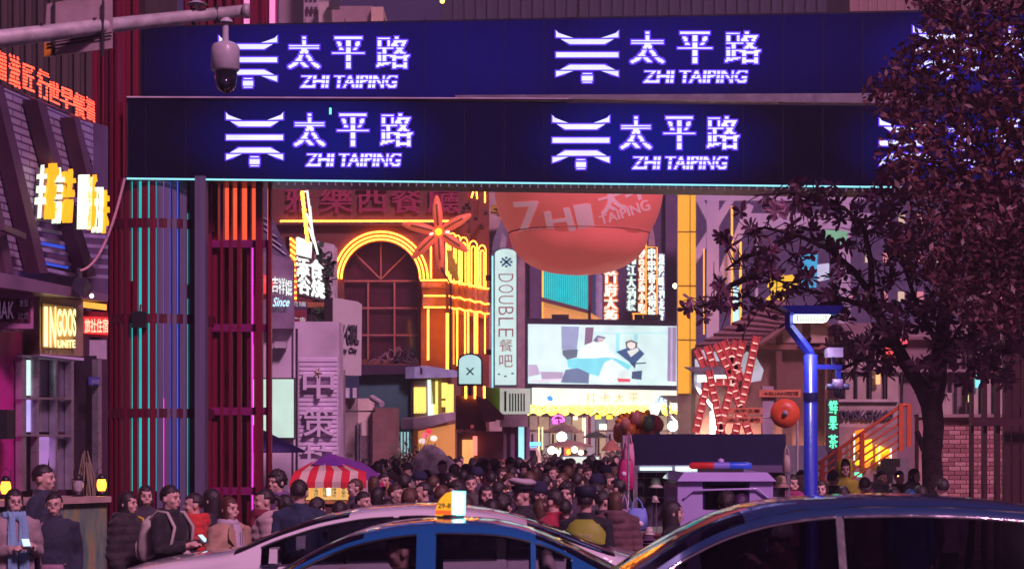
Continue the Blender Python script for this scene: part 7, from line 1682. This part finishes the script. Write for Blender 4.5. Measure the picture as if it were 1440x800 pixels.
@extra
def strap_yellow(t):
    b = MB(); b.tube([(0.10,0.13,1.40),(0.115,0.02,1.475),(0.12,-0.10,1.43),(0.10,-0.175,1.25)],0.014,6); part(t, 'strap', b, mat('strap_yellow', (0.7,0.5,0.02), 0.6))
@extra
def white_bundle(t):
    b = MB(); b.ball((0.02,-0.24,1.0), (0.13,0.09,0.12), 20, 14); b.v = [tuple(Vector(v)+Vector((0,0,0.04))*noise.noise(Vector(v)*9)+Vector(v).normalized()*0.03*noise.noise(Vector(v)*14)) for v in b.v]; part(t, 'folded_coat', b, mat('bundle_white', (0.62,0.48,0.52), 0.85))
def people():
    P = person
    P(62,652,18.8,80,'man in a dark navy coat standing behind the two women at the far left',pose='pockets',coat='collar',col=(.025,.03,.06))
    P(20,686,17.75,28,'woman with light blue scarf and grey beige coat holding a phone, far left',pose='phone',coat='long',col=(.36,.27,.28),hair='bob',extras=('scarf_blue','glasses','phone'))
    P(76,691,18.1,8,'woman with round glasses in a navy coat with a mauve crossbody handbag',coat='long',col=(.02,.025,.05),hair='tail',extras=('glasses','crossbody'))
    P(180,690,18.6,70,'woman in a black puffer jacket with a yellow strap, looking right',coat='puffer',col=(.03,.022,.028),hair='long',extras=('strap_yellow',))
    P(205,681,20.2,20,'dark haired woman whose face shows between the puffer jacket and the backpack',col=(.04,.03,.05),hair='bob')
    P(240,681,18.0,62,'man in a black hoodie with a cream backpack bending over his phone',pose='phone',coat='hoodie',col=(.015,.013,.018),extras=('backpack','phone','white_bundle'))
    P(272,692,18.7,-75,'person in a bright red puffer jacket beside the bending man',coat='puffer',col=(.62,.04,.03))
    P(296,686,19.3,-110,'woman with long black hair and black coat facing left',coat='long',col=(.02,.018,.03),hair='long')
    P(323,697,17.75,48,'woman with auburn bob, camel coat and pale hoodie looking to the right',coat='collar',col=(.46,.29,.19),hair='bob',hcol=(.10,.03,.025),extras=('lapels',))
    P(371,686,18.5,-70,'woman in a cream puffer jacket with a maroon scarf and tied black hair',coat='puffer',col=(.50,.38,.36),hair='tail',extras=('scarf_maroon',))
    P(389,661,21.5,-40,'young man with curly black hair behind the woman in the cream jacket',coat='hood',col=(.16,.08,.22),hair='curly')
    P(421,673,18.3,175,'man in a dark blue jacket seen from behind by the food stall',coat='collar',col=(.02,.035,.08),face=False)
    P(399,694,19.6,-120,'dark haired person half hidden behind the man in the blue jacket',col=(.10,.04,.08),hair='short')
    P(478,703,18.6,170,'black haired person just above the white car, below the striped awning',col=(.03,.03,.04),face=False)
    P(447,700,20.6,140,'short person with rounded black hair at the counter of the food stall',col=(.05,.03,.05),hair='curly',face=False)
    P(735,677,18.7,-72,'officer in a white peaked cap and black uniform, profile to the left',coat='collar',col=(.015,.014,.02),hair='short',hat='officer')
    P(758,679,20.4,12,'woman with a navy beanie, glasses and blue jacket behind the officer',coat='hood',col=(.03,.06,.20),hair='bob',hat='beanie',extras=('glasses',))
    P(777,686,18.0,-120,'man in a crimson jacket with black hair between the officer and the vested policeman',coat='collar',col=(.36,.02,.05))
    P(797,677,19.8,-15,'young man with thick black hair lit violet, between red jacket and police cap',coat='hood',col=(.05,.03,.06),hair='curly')
    P(824,686,17.7,170,'policeman in a dark cap and yellow green reflective vest from behind',coat='collar',col=(.012,.012,.02),hat='pillbox',face=False,extras=('vest_yellow',))
    P(849,689,20.6,120,'worker in an orange reflective vest with silver bands seen from the side',coat='collar',col=(.03,.03,.05),extras=('vest_orange',))
    P(947,703,17.8,95,'woman with long black hair in black, standing in profile before the hat stall',coat='long',col=(.012,.01,.016),hair='long')
    P(1022,691,19.2,170,'person with bushy black hair in front of the patrol cart window',col=(.03,.02,.05),hair='curly',face=False)
    P(1043,693,18.9,150,'person with dark maroon hat like hair right of the bushy haired one',col=(.06,.02,.07),hair='bob',hcol=(.06,.02,.08),face=False)
    P(1188,648,29.5,0,'person in a yellow green hooded raincoat standing before the stone steps',pose='pockets',coat='collar',col=(.55,.50,.04),hair='short',hat='hood')
    P(1172,660,27.5,150,'person in black with a yellow lined jacket left of the raincoat',coat='hood',col=(.05,.04,.03),face=False)
    P(1240,661,31.5,35,'young man in a black and white jacket looking right near the steps',coat='hood',col=(.06,.06,.07))
    P(1265,661,31.5,20,'man with short black hair raising a glowing orange cigarette to his face',pose='face',coat='hood',col=(.09,.07,.06))
    P(1286,658,31.0,45,'woman with long black hair beside the brick pier looking right',pose='face',coat='hood',col=(.05,.04,.045),hair='long')
    P(1216,670,25.5,170,'dark haired person in a white jacket in front of the steps',coat='hood',col=(.55,.50,.58),face=False)
    P(1155,674,23.5,-15,'woman with reddish hair right behind the blue lit lamp post',coat='collar',col=(.10,.04,.08),hair='bob',hcol=(.05,.015,.02))
    P(1185,682,22.0,175,'person with a black bob low in front of the raincoat',col=(.03,.03,.04),hair='bob',face=False)
    P(1223,685,20.8,170,'person with dark maroon hair low in front of the white jacket',col=(.2,.05,.12),hair='bob',hcol=(.06,.012,.03),face=False)
    P(1257,684,21.0,160,'person in a pink hood between the two seated men',coat='puffer',col=(.62,.20,.35),hair='bob',face=False)
    P(1280,687,20.6,165,'person with a bright blue hat band low beside the pink hood',col=(.02,.10,.28),hair='short',hcol=(.01,.08,.2),face=False)
    P(1294,681,21.8,185,'dark head directly left of the tree trunk foot',col=(.04,.03,.04),hair='bob',face=False)
    P(1325,671,23.0,178,'man in a pale pink jacket seen from behind right of the tree trunk',coat='hood',col=(.42,.25,.36),face=False)
    P(1127,660,27.0,-20,'dark haired person in white behind the lamp post on its left',coat='hood',col=(.40,.35,.40))
    P(1114,666,24.5,20,'person in a magenta jacket between the stall end and the lamp post',coat='puffer',col=(.35,.03,.16),hair='bob')
    # spark of the cigarette
    b = MB(); b.ball((-0.0,0,0), 0.012); 
    o = b.mesh('spark'); o.materials.append(glow('cigarette_spark', (1,0.25,0.08), 6)); q = bpy.data.objects.new('cigarette', o); COL.objects.link(q); q.location = W(1263,669,31.2); tag(q, 'small glowing orange cigarette tip held by the man near the steps', 'cigarette')
    # rider behind the dark vehicle
    P(1093,737,14.3,-60,'rider in a white vented bicycle helmet seen through the window of the dark vehicle',pose='raised',coat='hood',col=(.20,.05,.04),hair='short',hat='helmet')
    P(566,746,13.25,-90,'taxi driver with short hair behind the front side window of the blue taxi',pose='raised',coat='collar',col=(.12,.06,.05),z0=-.36)
    # crowd, middle rows seen one by one
    r = random.Random(21)
    dark = [(.02,.02,.03),(.03,.025,.05),(.05,.03,.05),(.02,.03,.06),(.06,.05,.05),(.10,.06,.07),(.04,.02,.03)]
    rows = [(510,690,20.5,30,'short'),(532,684,22.5,170,'bob'),(555,679,22.5,60,'short'),(577,687,20.2,160,'curly'),(597,676,21.5,-70,'short'),(621,681,20.2,150,'short'),(643,676,21.0,-60,'curly'),(662,666,24.0,-10,'short'),
            (682,680,20.6,20,'bob'),(701,675,22.0,170,'short'),(718,664,24.5,60,'short'),(709,694,18.5,150,'curly'),(545,700,18.9,175,'short'),(612,700,18.6,170,'bob'),(655,697,18.6,165,'curly'),(690,700,18.4,180,'short'),(500,672,24.5,-60,'short'),
            (524,668,26.5,180,'bob'),(541,664,28.5,30,'short'),(570,667,27,150,'curly'),(590,664,28,-40,'short'),(612,668,26,170,'short'),(633,664,27.5,40,'bob'),(650,660,30,180,'short'),(672,658,30,-20,'curly'),(690,662,28,170,'short'),(705,657,31,10,'bob'),
            (745,664,26,160,'curly'),(768,666,25,170,'short'),(790,664,25.5,-30,'bob'),(812,664,25.5,150,'short'),(840,668,24,-60,'curly'),(857,664,25.5,30,'short'),(868,672,22.5,-130,'short'),(836,678,21.5,-80,'short'),(762,700,18.9,160,'bob'),(795,700,18.6,175,'short'),(866,690,20,180,'bob'),
            (722,656,31,170,'short'),(752,655,32,180,'bob'),(779,655,32,-20,'short'),(800,656,31,160,'curly'),(826,656,31,30,'short'),(850,655,33,170,'short')]
    words = ['black','navy','plum','dark blue','grey brown','mauve','dark maroon']; hw = {'short':'short black hair','bob':'chin length black hair','curly':'thick ruffled black hair'}
    near = {510:'just right of the striped awning',532:'above the white car left of centre',555:'beneath the bush',577:'beneath the pointed rock',597:'turned left beneath the rock',621:'just above the taxi roof light'}
    seen = set()
    for px, py, D, yaw, hr in rows:
        i = r.randrange(7); away = abs(yaw) > 100; c = tuple(k*r.uniform(.8,1.6) for k in dark[i])
        place = 'left of the taxi sign' if px < 600 else 'around the taxi sign' if px < 670 else 'left of the peaked cap' if px < 735 else 'behind the officers' if px < 830 else 'near the orange vest'
        depth = 'front row' if py > 690 else 'second row' if py > 672 else 'farther row'
        lab = '%s, %s jacket, %s, %s%s' % (hw[hr], words[i], depth, place, '' if not away else ', back turned')
        if lab in seen: lab += ', farther right'
        seen.add(lab)
        P(px+r.uniform(-2,2),py,D,yaw+r.uniform(-20,20),lab,coat=r.choice(['jacket','hood','puffer','collar']),col=c,hair=hr,hcol=r.choice([(.03,.02,.022),(.025,.018,.02),(.06,.03,.02),(.10,.05,.03)]),hat=r.choice([None]*9+['beanie']),face=not away,group='people in the crowd',pose=r.choice(['down','pockets','phone']))
    # far crowd: individuals that nothing tells apart
    protos = []
    for k in range(7):
        t = P(700,645,45,180*(k % 2)+k*20,'distant dark clothed pedestrian in the packed street crowd below the video screen',coat=['jacket','hood','puffer'][k%3],col=dark[k],hair=['short','bob','curly'][k%3],face=False,group='distant pedestrians in the street',fine=False)
        protos.append(t)
    used = set(); n = 0
    for row, D in enumerate((33.5,36,39,43,48,54,62,73,88)):
        step = max(8.5, 19-row*1.2); x = 492+r.uniform(0,8) if D < 50 else 560 if D < 60 else 660
        xr = 872 if D < 60 else 905
        while x < xr:
            if not (D > 45 and x < 600) and not (35 < D < 42 and 585 < x < 645) and not (58 < D < 66 and 700 < x < 772):
                h = r.uniform(1.56,1.78); py = HY+(H-h)*F/D; k = r.randrange(7)
                o = protos[k] if k not in used else copy_tree(protos[k]); used.add(k); s = h/1.715
                o.location = (GX(x,D), D+r.uniform(-0.8,0.8), 0); o.scale = (s,s,s); o.rotation_euler.z = R(r.choice([0,0,180,90,-90])+r.uniform(-35,35)); n += 1
                c, cn = r.choice([(q, w) for q, w in zip(dark, words)]+[((.3,.22,.2),'beige'),((.25,.05,.06),'crimson'),((.10,.12,.25),'slate blue'),((.35,.3,.3),'pale grey')])
                zone = 'below the cafe canopy' if x < 690 else 'below the police van' if x < 775 else 'around the white lit screen' if x < 850 else 'beside the hat stall'
                o['label'] = 'distant pedestrian in %s coat, %s, %s' % (cn, zone, 'nearer rows' if D < 45 else 'far rows')
                for ch in o.children:
                    if ch.name.split('.')[0] in ('jacket','coat'): ch.color = (*[q*r.uniform(.8,1.5) for q in c], 1)
            x += step*r.uniform(0.75,1.3)
    print('far crowd', n)
people()
# ================================================================== the three vehicles in the road (all face left)
def interp(tab, x):
    if x <= tab[0][0]: return tab[0][1]
    for (a, p), (b, q) in zip(tab, tab[1:]):
        if x <= b:
            u = (x-a)/(b-a+1e-9); return p+(q-p)*u
    return tab[-1][1]
def smooth_tab(tab, x, w=0.10): return sum(interp(tab, x+d*w)*k for d, k in ((-1,.25),(0,.5),(1,.25)))
tyre = mat('tyre', (0.02,0.02,0.02), 0.8); alloy = mat('alloy', (0.5,0.5,0.53), 0.25, 0.9); trim = mat('chrome_trim', (0.75,0.7,0.72), 0.15, 1.0)
rubber = mat('window_rubber', (0.012,0.012,0.015), 0.4); seatm = mat('seat_fabric', (0.16,0.12,0.14), 0.8); cream_seat = mat('headrest_cover', (0.62,0.52,0.50), 0.8)
def car(name, label, D, xr, roof, belt, rail, wins, wscreen, wrear, wb, wr, paint, gls, fz, wheels, zlow=0.24):
    """xr = (front, rear) world x; roof/belt/rail tables of height by x; wins = side window spans; wscreen/wrear = spans where the top surface is glass"""
    x0, x1 = xr; t = thing(name, label, 'taxi' if 'taxi' in name else 'car', Vector(((x0+x1)/2, D, 0)))
    xs = sorted(set([round(x0+(x1-x0)*i/96, 4) for i in range(97)]+[v for w in wins for v in w]+list(wscreen)+list(wrear)))
    NS = 15; secs = []
    for x in xs:
        e = min(1, (x-x0)/0.55, (x1-x)/0.40); e = max(0, e); nose = math.sqrt(max(0, 1-(1-e)**2)); pw = 0.62+0.38*nose
        zr, zb = smooth_tab(roof, x), smooth_tab(belt, x); zl = smooth_tab(rail, x); zl = max(min(zl, zr-0.012), zb+0.004); zr = max(zr, zl+0.012)
        w = wb*pw; g = max(0, min(1, (zl-zb)/0.36)); wt = w*(1-g*0.0)-(w-wr*pw)*g
        if g < 0.08: wt = w*0.93
        zlo = zlow+0.10*(1-nose)
        sec = [(0,zlo),(w*.86,zlo),(w*.955,zlo+.07),(w*.99,zlo+.22),(w,zb-.30),(w*.992,zb-.12),(w*.975,zb-.02),(w*.965,zb),
               (w*.965+(wt-w*.965)*.5,zb+(zl-zb)*.53),(wt,zl),(wt*.965,zl+(zr-zl)*.42),(wt*.88,zl+(zr-zl)*.70),(wt*.68,zl+(zr-zl)*.88),(wt*.36,zl+(zr-zl)*.975),(0,zr)]
        secs.append(sec)
    def P(i, j, s): y, z = secs[i][j]; return (xs[i], D+s*y, z)
    def inw(x, span): return span[0]-1e-4 <= x <= span[1]+1e-4
    body = MB(); idx = {}
    def V(mb, ix, i, j, s):
        k = (i, j, s if secs[i][j][0] > 1e-6 else 0)
        if k not in ix: ix[k] = len(mb.v); mb.v.append(P(i, j, s))
        return ix[k]
    glassb = {}
    for i in range(len(xs)-1):
        xm = (xs[i]+xs[i+1])/2
        for j in range(NS-1):
            for s in (-1, 1):
                key = None
                if j in (7, 8):
                    for k, w in enumerate(wins):
                        if w[0] < xm < w[1]: key = ('side_window', k, s)
                for w, w2 in zip(wins, wins[1:]):
                    if j in (7, 8) and fz != 'taxi' and w[1] < xm < w2[0]: key = ('pillar_cover', 0, s)
                if j >= 10 and wscreen[0] < xm < wscreen[1]: key = ('windscreen', 0, 0)
                if j >= 10 and wrear[0] < xm < wrear[1]: key = ('rear_window', 0, 0)
                if key: mb, ix = glassb.setdefault(key, (MB(), {}))
                else: mb, ix = body, idx
                q = (V(mb,ix,i,j,s), V(mb,ix,i+1,j,s), V(mb,ix,i+1,j+1,s), V(mb,ix,i,j+1,s))
                if s > 0: q = q[::-1]
                q = tuple(dict.fromkeys(q))
                if len(q) > 2: mb.f.append(q); mb.sm.append(True); mb.mi.append(0)
    for e, fl in ((0, False), (len(xs)-1, True)):
        q = [V(body,idx,e,j,-1) for j in range(NS)]+[V(body,idx,e,j,1) for j in range(NS-2,0,-1)]; body.f.append(tuple(q if fl else q[::-1])); body.sm.append(False); body.mi.append(0)
    body.build('body', paint, t)
    for (nm, k, s), (mb, ix) in glassb.items(): mb.build(nm, rubber if nm == 'pillar_cover' else gls, t)
    # window surrounds
    for k, w in enumerate(wins):
        for s in (-1, 1):
            ii = [i for i, x in enumerate(xs) if inw(x, w)]
            f = lambda i, j, o=0.004: Vector(P(i,j,s))+Vector((0,s*o,0))
            b = MB(); b.tube([f(i,9) for i in ii], 0.011, 6); b.build('window_trim', trim if fz == 'suv' else rubber, t)
            b = MB(); b.tube([f(i,7) for i in ii], 0.010, 6); b.build('window_sill', trim, t)
    # door seams and handles, lower cladding
    zmid = lambda x: smooth_tab(belt, x)
    for x in [wins[0][1]+0.04]+([wins[1][1]+0.08] if len(wins) > 1 else [])+[wins[0][0]+0.22]:
        for s in (-1,1):
            b = MB(); zb = zmid(x); b.tube([(x,D+s*(wb*.976),zb-.02),(x,D+s*(wb*1.0),zb-.28),(x,D+s*(wb*.99),zlow+.2)],0.0035,4); b.build('door_seam', rubber, t)
    for w in wins[:2]:
        for s in (-1,1): b = MB(); x = w[1]-0.12; b.tube([(x-.1,D+s*(wb*1.0+.012),zmid(x)-.13),(x-.08,D+s*(wb+.03),zmid(x)-.12),(x+.06,D+s*(wb+.03),zmid(x)-.12),(x+.08,D+s*(wb*1.0+.012),zmid(x)-.13)],0.011,6); b.build('door_handle', paint, t)
    for x in wheels:
        for s in (-1,1):
            c = (x, D+s*(wb-0.13), 0.33); w = b = MB(); b.lathe([(0.20,-.11),(0.31,-.11),(0.33,-.07),(0.33,.10),(0.31,.145),(0.20,.145)], c, 28, 'y'); o = b.build('wheel', tyre, t)
            b = MB(); b.lathe([(0,s*.12),(0.21,s*.14),(0.22,s*.146),(0.21,s*.10),(0,s*.08)], c, 20, 'y'); b.build('rim', alloy, o)
            b = MB(); b.lathe([(0.335,s*(.135)),(0.40,s*(.137)),(0.40,s*.128),(0.335,s*.128)], c, 28, 'y', a0=-0.2, a1=math.pi+0.2); b.build('wheel_arch', rubber, t)
    # lamps
    zf = smooth_tab(belt, x0+0.25)-0.16
    for s in (-1,1):
        b = MB(); b.ball((x0+.22, D+s*wb*.74, zf), (.16,.10,.06), 14, 8); b.build('headlight', mat('headlamp_glass', (0.6,0.6,0.65), 0.08, coat=1), t)
        b = MB(); b.ball((x1-.10, D+s*wb*.80, smooth_tab(belt, x1-.15)-.10), (.07,.11,.06), 14, 8); b.build('tail_light', mat('tail_red', (0.5,0.01,0.01), 0.15, coat=1), t)
    b = MB(); b.box((x0-.01,D-.26,.42),(x0+.02,D+.26,.53)); b.build('number_plate', mat('plate_blue', (0.02,0.08,0.5), 0.4), t)
    # mirrors
    for s in (-1,1):
        xm = wscreen[1]-0.10 if fz != 'suv' else wscreen[0]+0.55; xm = wins[0][0]+0.14; zb = zmid(xm)+0.05
        b = MB(); b.hexa([(xm-.06,D+s*(wb+.04),zb-.03),(xm+.02,D+s*(wb+.04),zb-.03),(xm+.02,D+s*(wb+.22),zb-.02),(xm-.045,D+s*(wb+.22),zb-.02),(xm-.06,D+s*(wb+.04),zb+.09),(xm+.02,D+s*(wb+.04),zb+.10),(xm+.02,D+s*(wb+.21),zb+.09),(xm-.04,D+s*(wb+.21),zb+.085)]); b.tube([(xm,D+s*wb*.96,zb-.03),(xm,D+s*(wb+.07),zb-.02)],.02,8); o = b.build('side_mirror', paint if fz != 'white' else paint, t)
        b = MB(); b.hexa([(xm+.021,D+s*(wb+.055),zb-.018),(xm+.026,D+s*(wb+.055),zb-.018),(xm+.026,D+s*(wb+.205),zb-.01),(xm+.021,D+s*(wb+.205),zb-.01),(xm+.021,D+s*(wb+.055),zb+.088),(xm+.026,D+s*(wb+.055),zb+.088),(xm+.026,D+s*(wb+.20),zb+.08),(xm+.021,D+s*(wb+.20),zb+.08)]); b.build('mirror_glass', mat('mirror', (0.7,0.7,0.75), 0.03, 1.0, bump=0, var=0), o)
    # cabin: seats with headrests, wheel, floor
    cx = (wins[0][0]+wins[0][1])/2+0.15; bx = (wins[-1][0]+wins[-1][1])/2+0.15 if len(wins) < 3 else (wins[1][0]+wins[1][1])/2+.1
    for sx, hr in ((cx, True), (bx, False)):
        for s in (-.38,.38):
            b = MB(); b.hexa([(sx-.35,D+s-.25,.42),(sx+.18,D+s-.25,.40),(sx+.18,D+s+.25,.40),(sx-.35,D+s+.25,.42),(sx-.35,D+s-.24,.58),(sx+.16,D+s-.24,.54),(sx+.16,D+s+.24,.54),(sx-.35,D+s+.24,.58)])
            b.hexa([(sx+.08,D+s-.24,.5),(sx+.22,D+s-.24,.5),(sx+.22,D+s+.24,.5),(sx+.08,D+s+.24,.5),(sx+.24,D+s-.20,1.05),(sx+.35,D+s-.20,1.04),(sx+.35,D+s+.20,1.04),(sx+.24,D+s+.20,1.05)]); o = b.build('seat', seatm, t)
            b = MB(); b.ball((sx+.33,D+s,1.17), (.055,.13,.10), 14, 10); b.tube([(sx+.31,D+s-.06,1.03),(sx+.32,D+s-.06,1.12)],.008,5); b.tube([(sx+.31,D+s+.06,1.03),(sx+.32,D+s+.06,1.12)],.008,5); b.build('headrest', cream_seat if fz == 'taxi' else seatm, o)
    b = MB(); b.tube([(cx-.62+.05*math.sin(a)*0,D-.38+.18*math.cos(a),.88+.17*math.sin(a)) for a in [2*math.pi*i/20 for i in range(20)]],.014,6,closed=True); b.build('steering_wheel', rubber, t)
    b = MB(); b.box((wins[0][0]-.35,D-wb*.8,.5),(wins[0][0]+.05,D+wb*.8,zmid(cx)-.03)); b.build('dashboard', rubber, t)
    b = MB(); b.ball((wins[0][0]+.42, D, smooth_tab(rail, wins[0][0]+.42)-.08), (.02,.11,.035), 12, 8); b.build('rear_view_mirror', rubber, t)
    return t
def paintm(name, col, rough=0.22, metal=0.3):
    m = mat(name, col, rough, metal, var=0.04, scale=1.2, bump=0.0, coat=1.0); return m
def cars():
    tint = glass('tinted_glass', (0.75,0.75,0.85), 0.72); clear = glass('car_glass', (0.85,0.9,1.0), 0.45); dark = glass('dark_tinted_glass', (0.6,0.55,0.68), 0.70)
    # white car, farthest lane
    D = 16.2; s = F/D; X = lambda px: (px-720)/s; Z = lambda py: 2+(626-py)/s
    sil = [(170,802),(185,796),(220,786),(280,776),(340,768),(400,742),(460,722),(520,711),(580,706.5),(640,707),(700,716),(760,732),(820,755),(870,774)]
    roof = [(X(100)-.2,0.62),(X(120),0.80)]+[(X(a),Z(b)) for a, b in sil]+[(1.10,1.10),(1.38,1.06),(1.46,0.9)]
    belt = [(X(100)-.2,0.55),(X(120),0.72),(X(185),0.90),(X(280),1.0),(X(345),1.06),(X(500),1.10),(X(760),1.13),(X(870),1.09),(1.38,1.0),(1.46,0.85)]
    rail = [(X(100)-.2,0.58),(X(120),0.76),(X(185),0.95),(X(280),1.07),(X(345),1.10),(X(400),1.25),(X(460),1.36),(X(520),1.425),(X(600),1.45),(X(680),1.41),(X(740),1.33),(X(800),1.21),(X(850),1.12),(1.38,1.03),(1.46,0.87)]
    car('white_car', 'pearl white sedan crossing the road behind the blue taxi, bonnet to the left', D, (-3.62,1.48), roof, belt, rail, [(X(385),X(560)),(X(568),X(700)),(X(712),X(790))], (X(348),X(500)), (X(740),X(858)), 0.90, 0.62, paintm('pearl_white', (0.80,0.75,0.77), 0.25, 0.0), clear, 'white', (-2.75,0.55))
    # blue taxi, middle lane
    D = 13.7; s = F/D
    sil = [(350,822),(400,798),(440,773),(500,746),(550,733),(600,728),(660,726.5),(700,729),(740,738),(790,757),(840,783),(868,797),(900,812)]
    roof = [(-3.15,0.62),(-3.0,0.80),(-2.5,0.92),(X(330),1.0)]+[(X(a),Z(b)) for a, b in sil]+[(1.25,1.04),(1.5,1.0),(1.6,0.85)]
    belt = [(-3.15,0.55),(-3.0,0.70),(-2.4,0.83),(-1.9,0.90),(-0.5,0.95),(0.5,0.98),(1.2,0.98),(1.5,0.93),(1.6,0.8)]
    rail = [(-3.15,0.58),(-3.0,0.74),(-2.4,0.89),(-1.9,0.97),(X(400),1.09),(X(440),1.20),(X(500),1.33),(X(560),1.395),(X(620),1.42),(X(700),1.41),(X(750),1.36),(X(790),1.28),(X(840),1.14),(X(880),1.04),(1.5,0.96),(1.6,0.82)]
    taxi = car('blue_taxi', 'deep blue taxi in the middle lane with a yellow and white lit roof sign', D, (-3.18,1.62), roof, belt, rail, [(X(400),X(592)),(X(618),X(745)),(X(752),X(800))], (X(352),X(520)), (X(752),X(885)), 0.87, 0.60, paintm('taxi_blue', (0.014,0.15,0.40), 0.2, 0.25), glass('taxi_glass', (0.9,0.88,0.95), 0.38), 'taxi', (-2.35,0.78))
    # roof sign, fixed to the roof: part of the taxi
    u = D/F; p = Vector((X(634),D,0)); zb = Z(730); ya = mat('sign_amber', (0.75,0.42,0.02), 0.35); ny = ya.node_tree.nodes['Principled BSDF']; ny.inputs['Emission Color'].default_value = (1,0.45,0.02,1); ny.inputs['Emission Strength'].default_value = 0.5
    b = MB(); prof = [(612,724),(614,712),(619,701),(627,693),(636,690.5),(636,725)]; b.slab([Vector((X(a),D-.07,Z(c))) for a, c in reversed(prof)], Vector((0,-1,0)), 0.14); o = b.build('roof_sign', ya, taxi)
    b = MB(); b.slab([Vector((X(a),D-.075,Z(c))) for a, c in ((636.3,724.5),(654,723.5),(655,690.5),(636.3,690))], Vector((0,-1,0)), 0.15); b.build('lit_panel', glow('taxi_cyan', (0.25,0.85,1.0), 1.3), o)
    b = MB(); b.slab([Vector((X(a),D-.079,Z(c))) for a, c in ((638.5,722.5),(652,721.5),(653,692.5),(638.5,692))], Vector((0,-1,0)), 0.003); b.build('lit_face', glow('taxi_face', (0.85,1.0,0.9), 1.4), o)
    b = MB(); b.slab([Vector((X(a),D-.072,Z(c))) for a, c in ((612.5,722),(635,722.5),(635,717),(613.5,716.5))], Vector((0,-1,0)), 0.003); b.build('red_stripe', glow('taxi_red', (0.9,0.12,0.02), 0.6), o)
    lettering('29-8', Plane(D-.072), 616,707,634,714, mat('black_print', (0.03,0.03,0.03), 0.5), o, off=0.004, bold=0.02)
    b = MB(); b.lathe([(0.0,0.03),(.085,.03),(.10,.0),(.10,-.035),(0,-.035)], (X(634),D,zb+.005), 20); b.build('sign_foot', rubber, taxi)
    # dark vehicle, nearest lane
    D = 11.5; s = F/D
    sil = [(830,828),(870,800),(900,780),(950,748),(1000,723),(1050,707),(1100,699),(1200,694),(1300,694),(1400,702),(1440,708)]
    roof = [(-0.85,0.78),(-0.7,0.95),(-.1,1.06),(X(800),1.10)]+[(X(a),Z(b)) for a, b in sil]+[(3.4,1.58),(3.8,1.46),(4.05,1.25),(4.15,1.0)]
    belt = [(-0.85,0.7),(-0.7,0.86),(0,0.98),(1.0,1.04),(3.4,1.08),(3.9,1.06),(4.15,0.9)]
    rail = [(-0.85,0.74),(-0.7,0.90),(0,1.02),(X(840),1.07),(X(870),1.17),(X(900),1.25),(X(950),1.385),(X(1000),1.49),(X(1060),1.565),(X(1130),1.607),(X(1240),1.618),(X(1340),1.605),(X(1440),1.57),(3.5,1.46),(3.8,1.32),(4.05,1.12),(4.15,.92)]
    suv = car('dark_suv', 'dark blue violet vehicle filling the lower right corner with chrome window trim', D, (-0.88,4.17), roof, belt, rail, [(X(905),X(1150)),(X(1160),X(1400)),(X(1410),3.45)], (X(842),X(1030)), (3.45,4.0), 0.90, 0.64, paintm('midnight_violet', (0.02,0.06,0.16), 0.28, 0.2), dark, 'suv', (0.0,3.25), 0.28)
    for s_ in (-1,1):
        b = MB(); b.tube([(X(q),11.5+s_*0.60,smooth_tab(rail,X(q))+.045) for q in (1010,1050,1100,1200,1300,1400,1480)],.014,6); b.build('roof_rail', rubber, suv)
cars()

def haze():
    m = bpy.data.materials.new('haze'); m.use_nodes = True; n = m.node_tree.nodes; l = m.node_tree.links
    for x in list(n):
        if x.type != 'OUTPUT_MATERIAL': n.remove(x)
    v = n.new('ShaderNodeVolumePrincipled'); v.inputs['Color'].default_value = (0.9,0.85,0.92,1); v.inputs['Density'].default_value = 0.0019; v.inputs['Anisotropy'].default_value = 0.2
    l.new(v.outputs[0], [x for x in n if x.type == 'OUTPUT_MATERIAL'][0].inputs['Volume'])
    MB().box((-500,-70,-1.0),(500,910,45)).build('haze', m, kind='stuff')
haze()
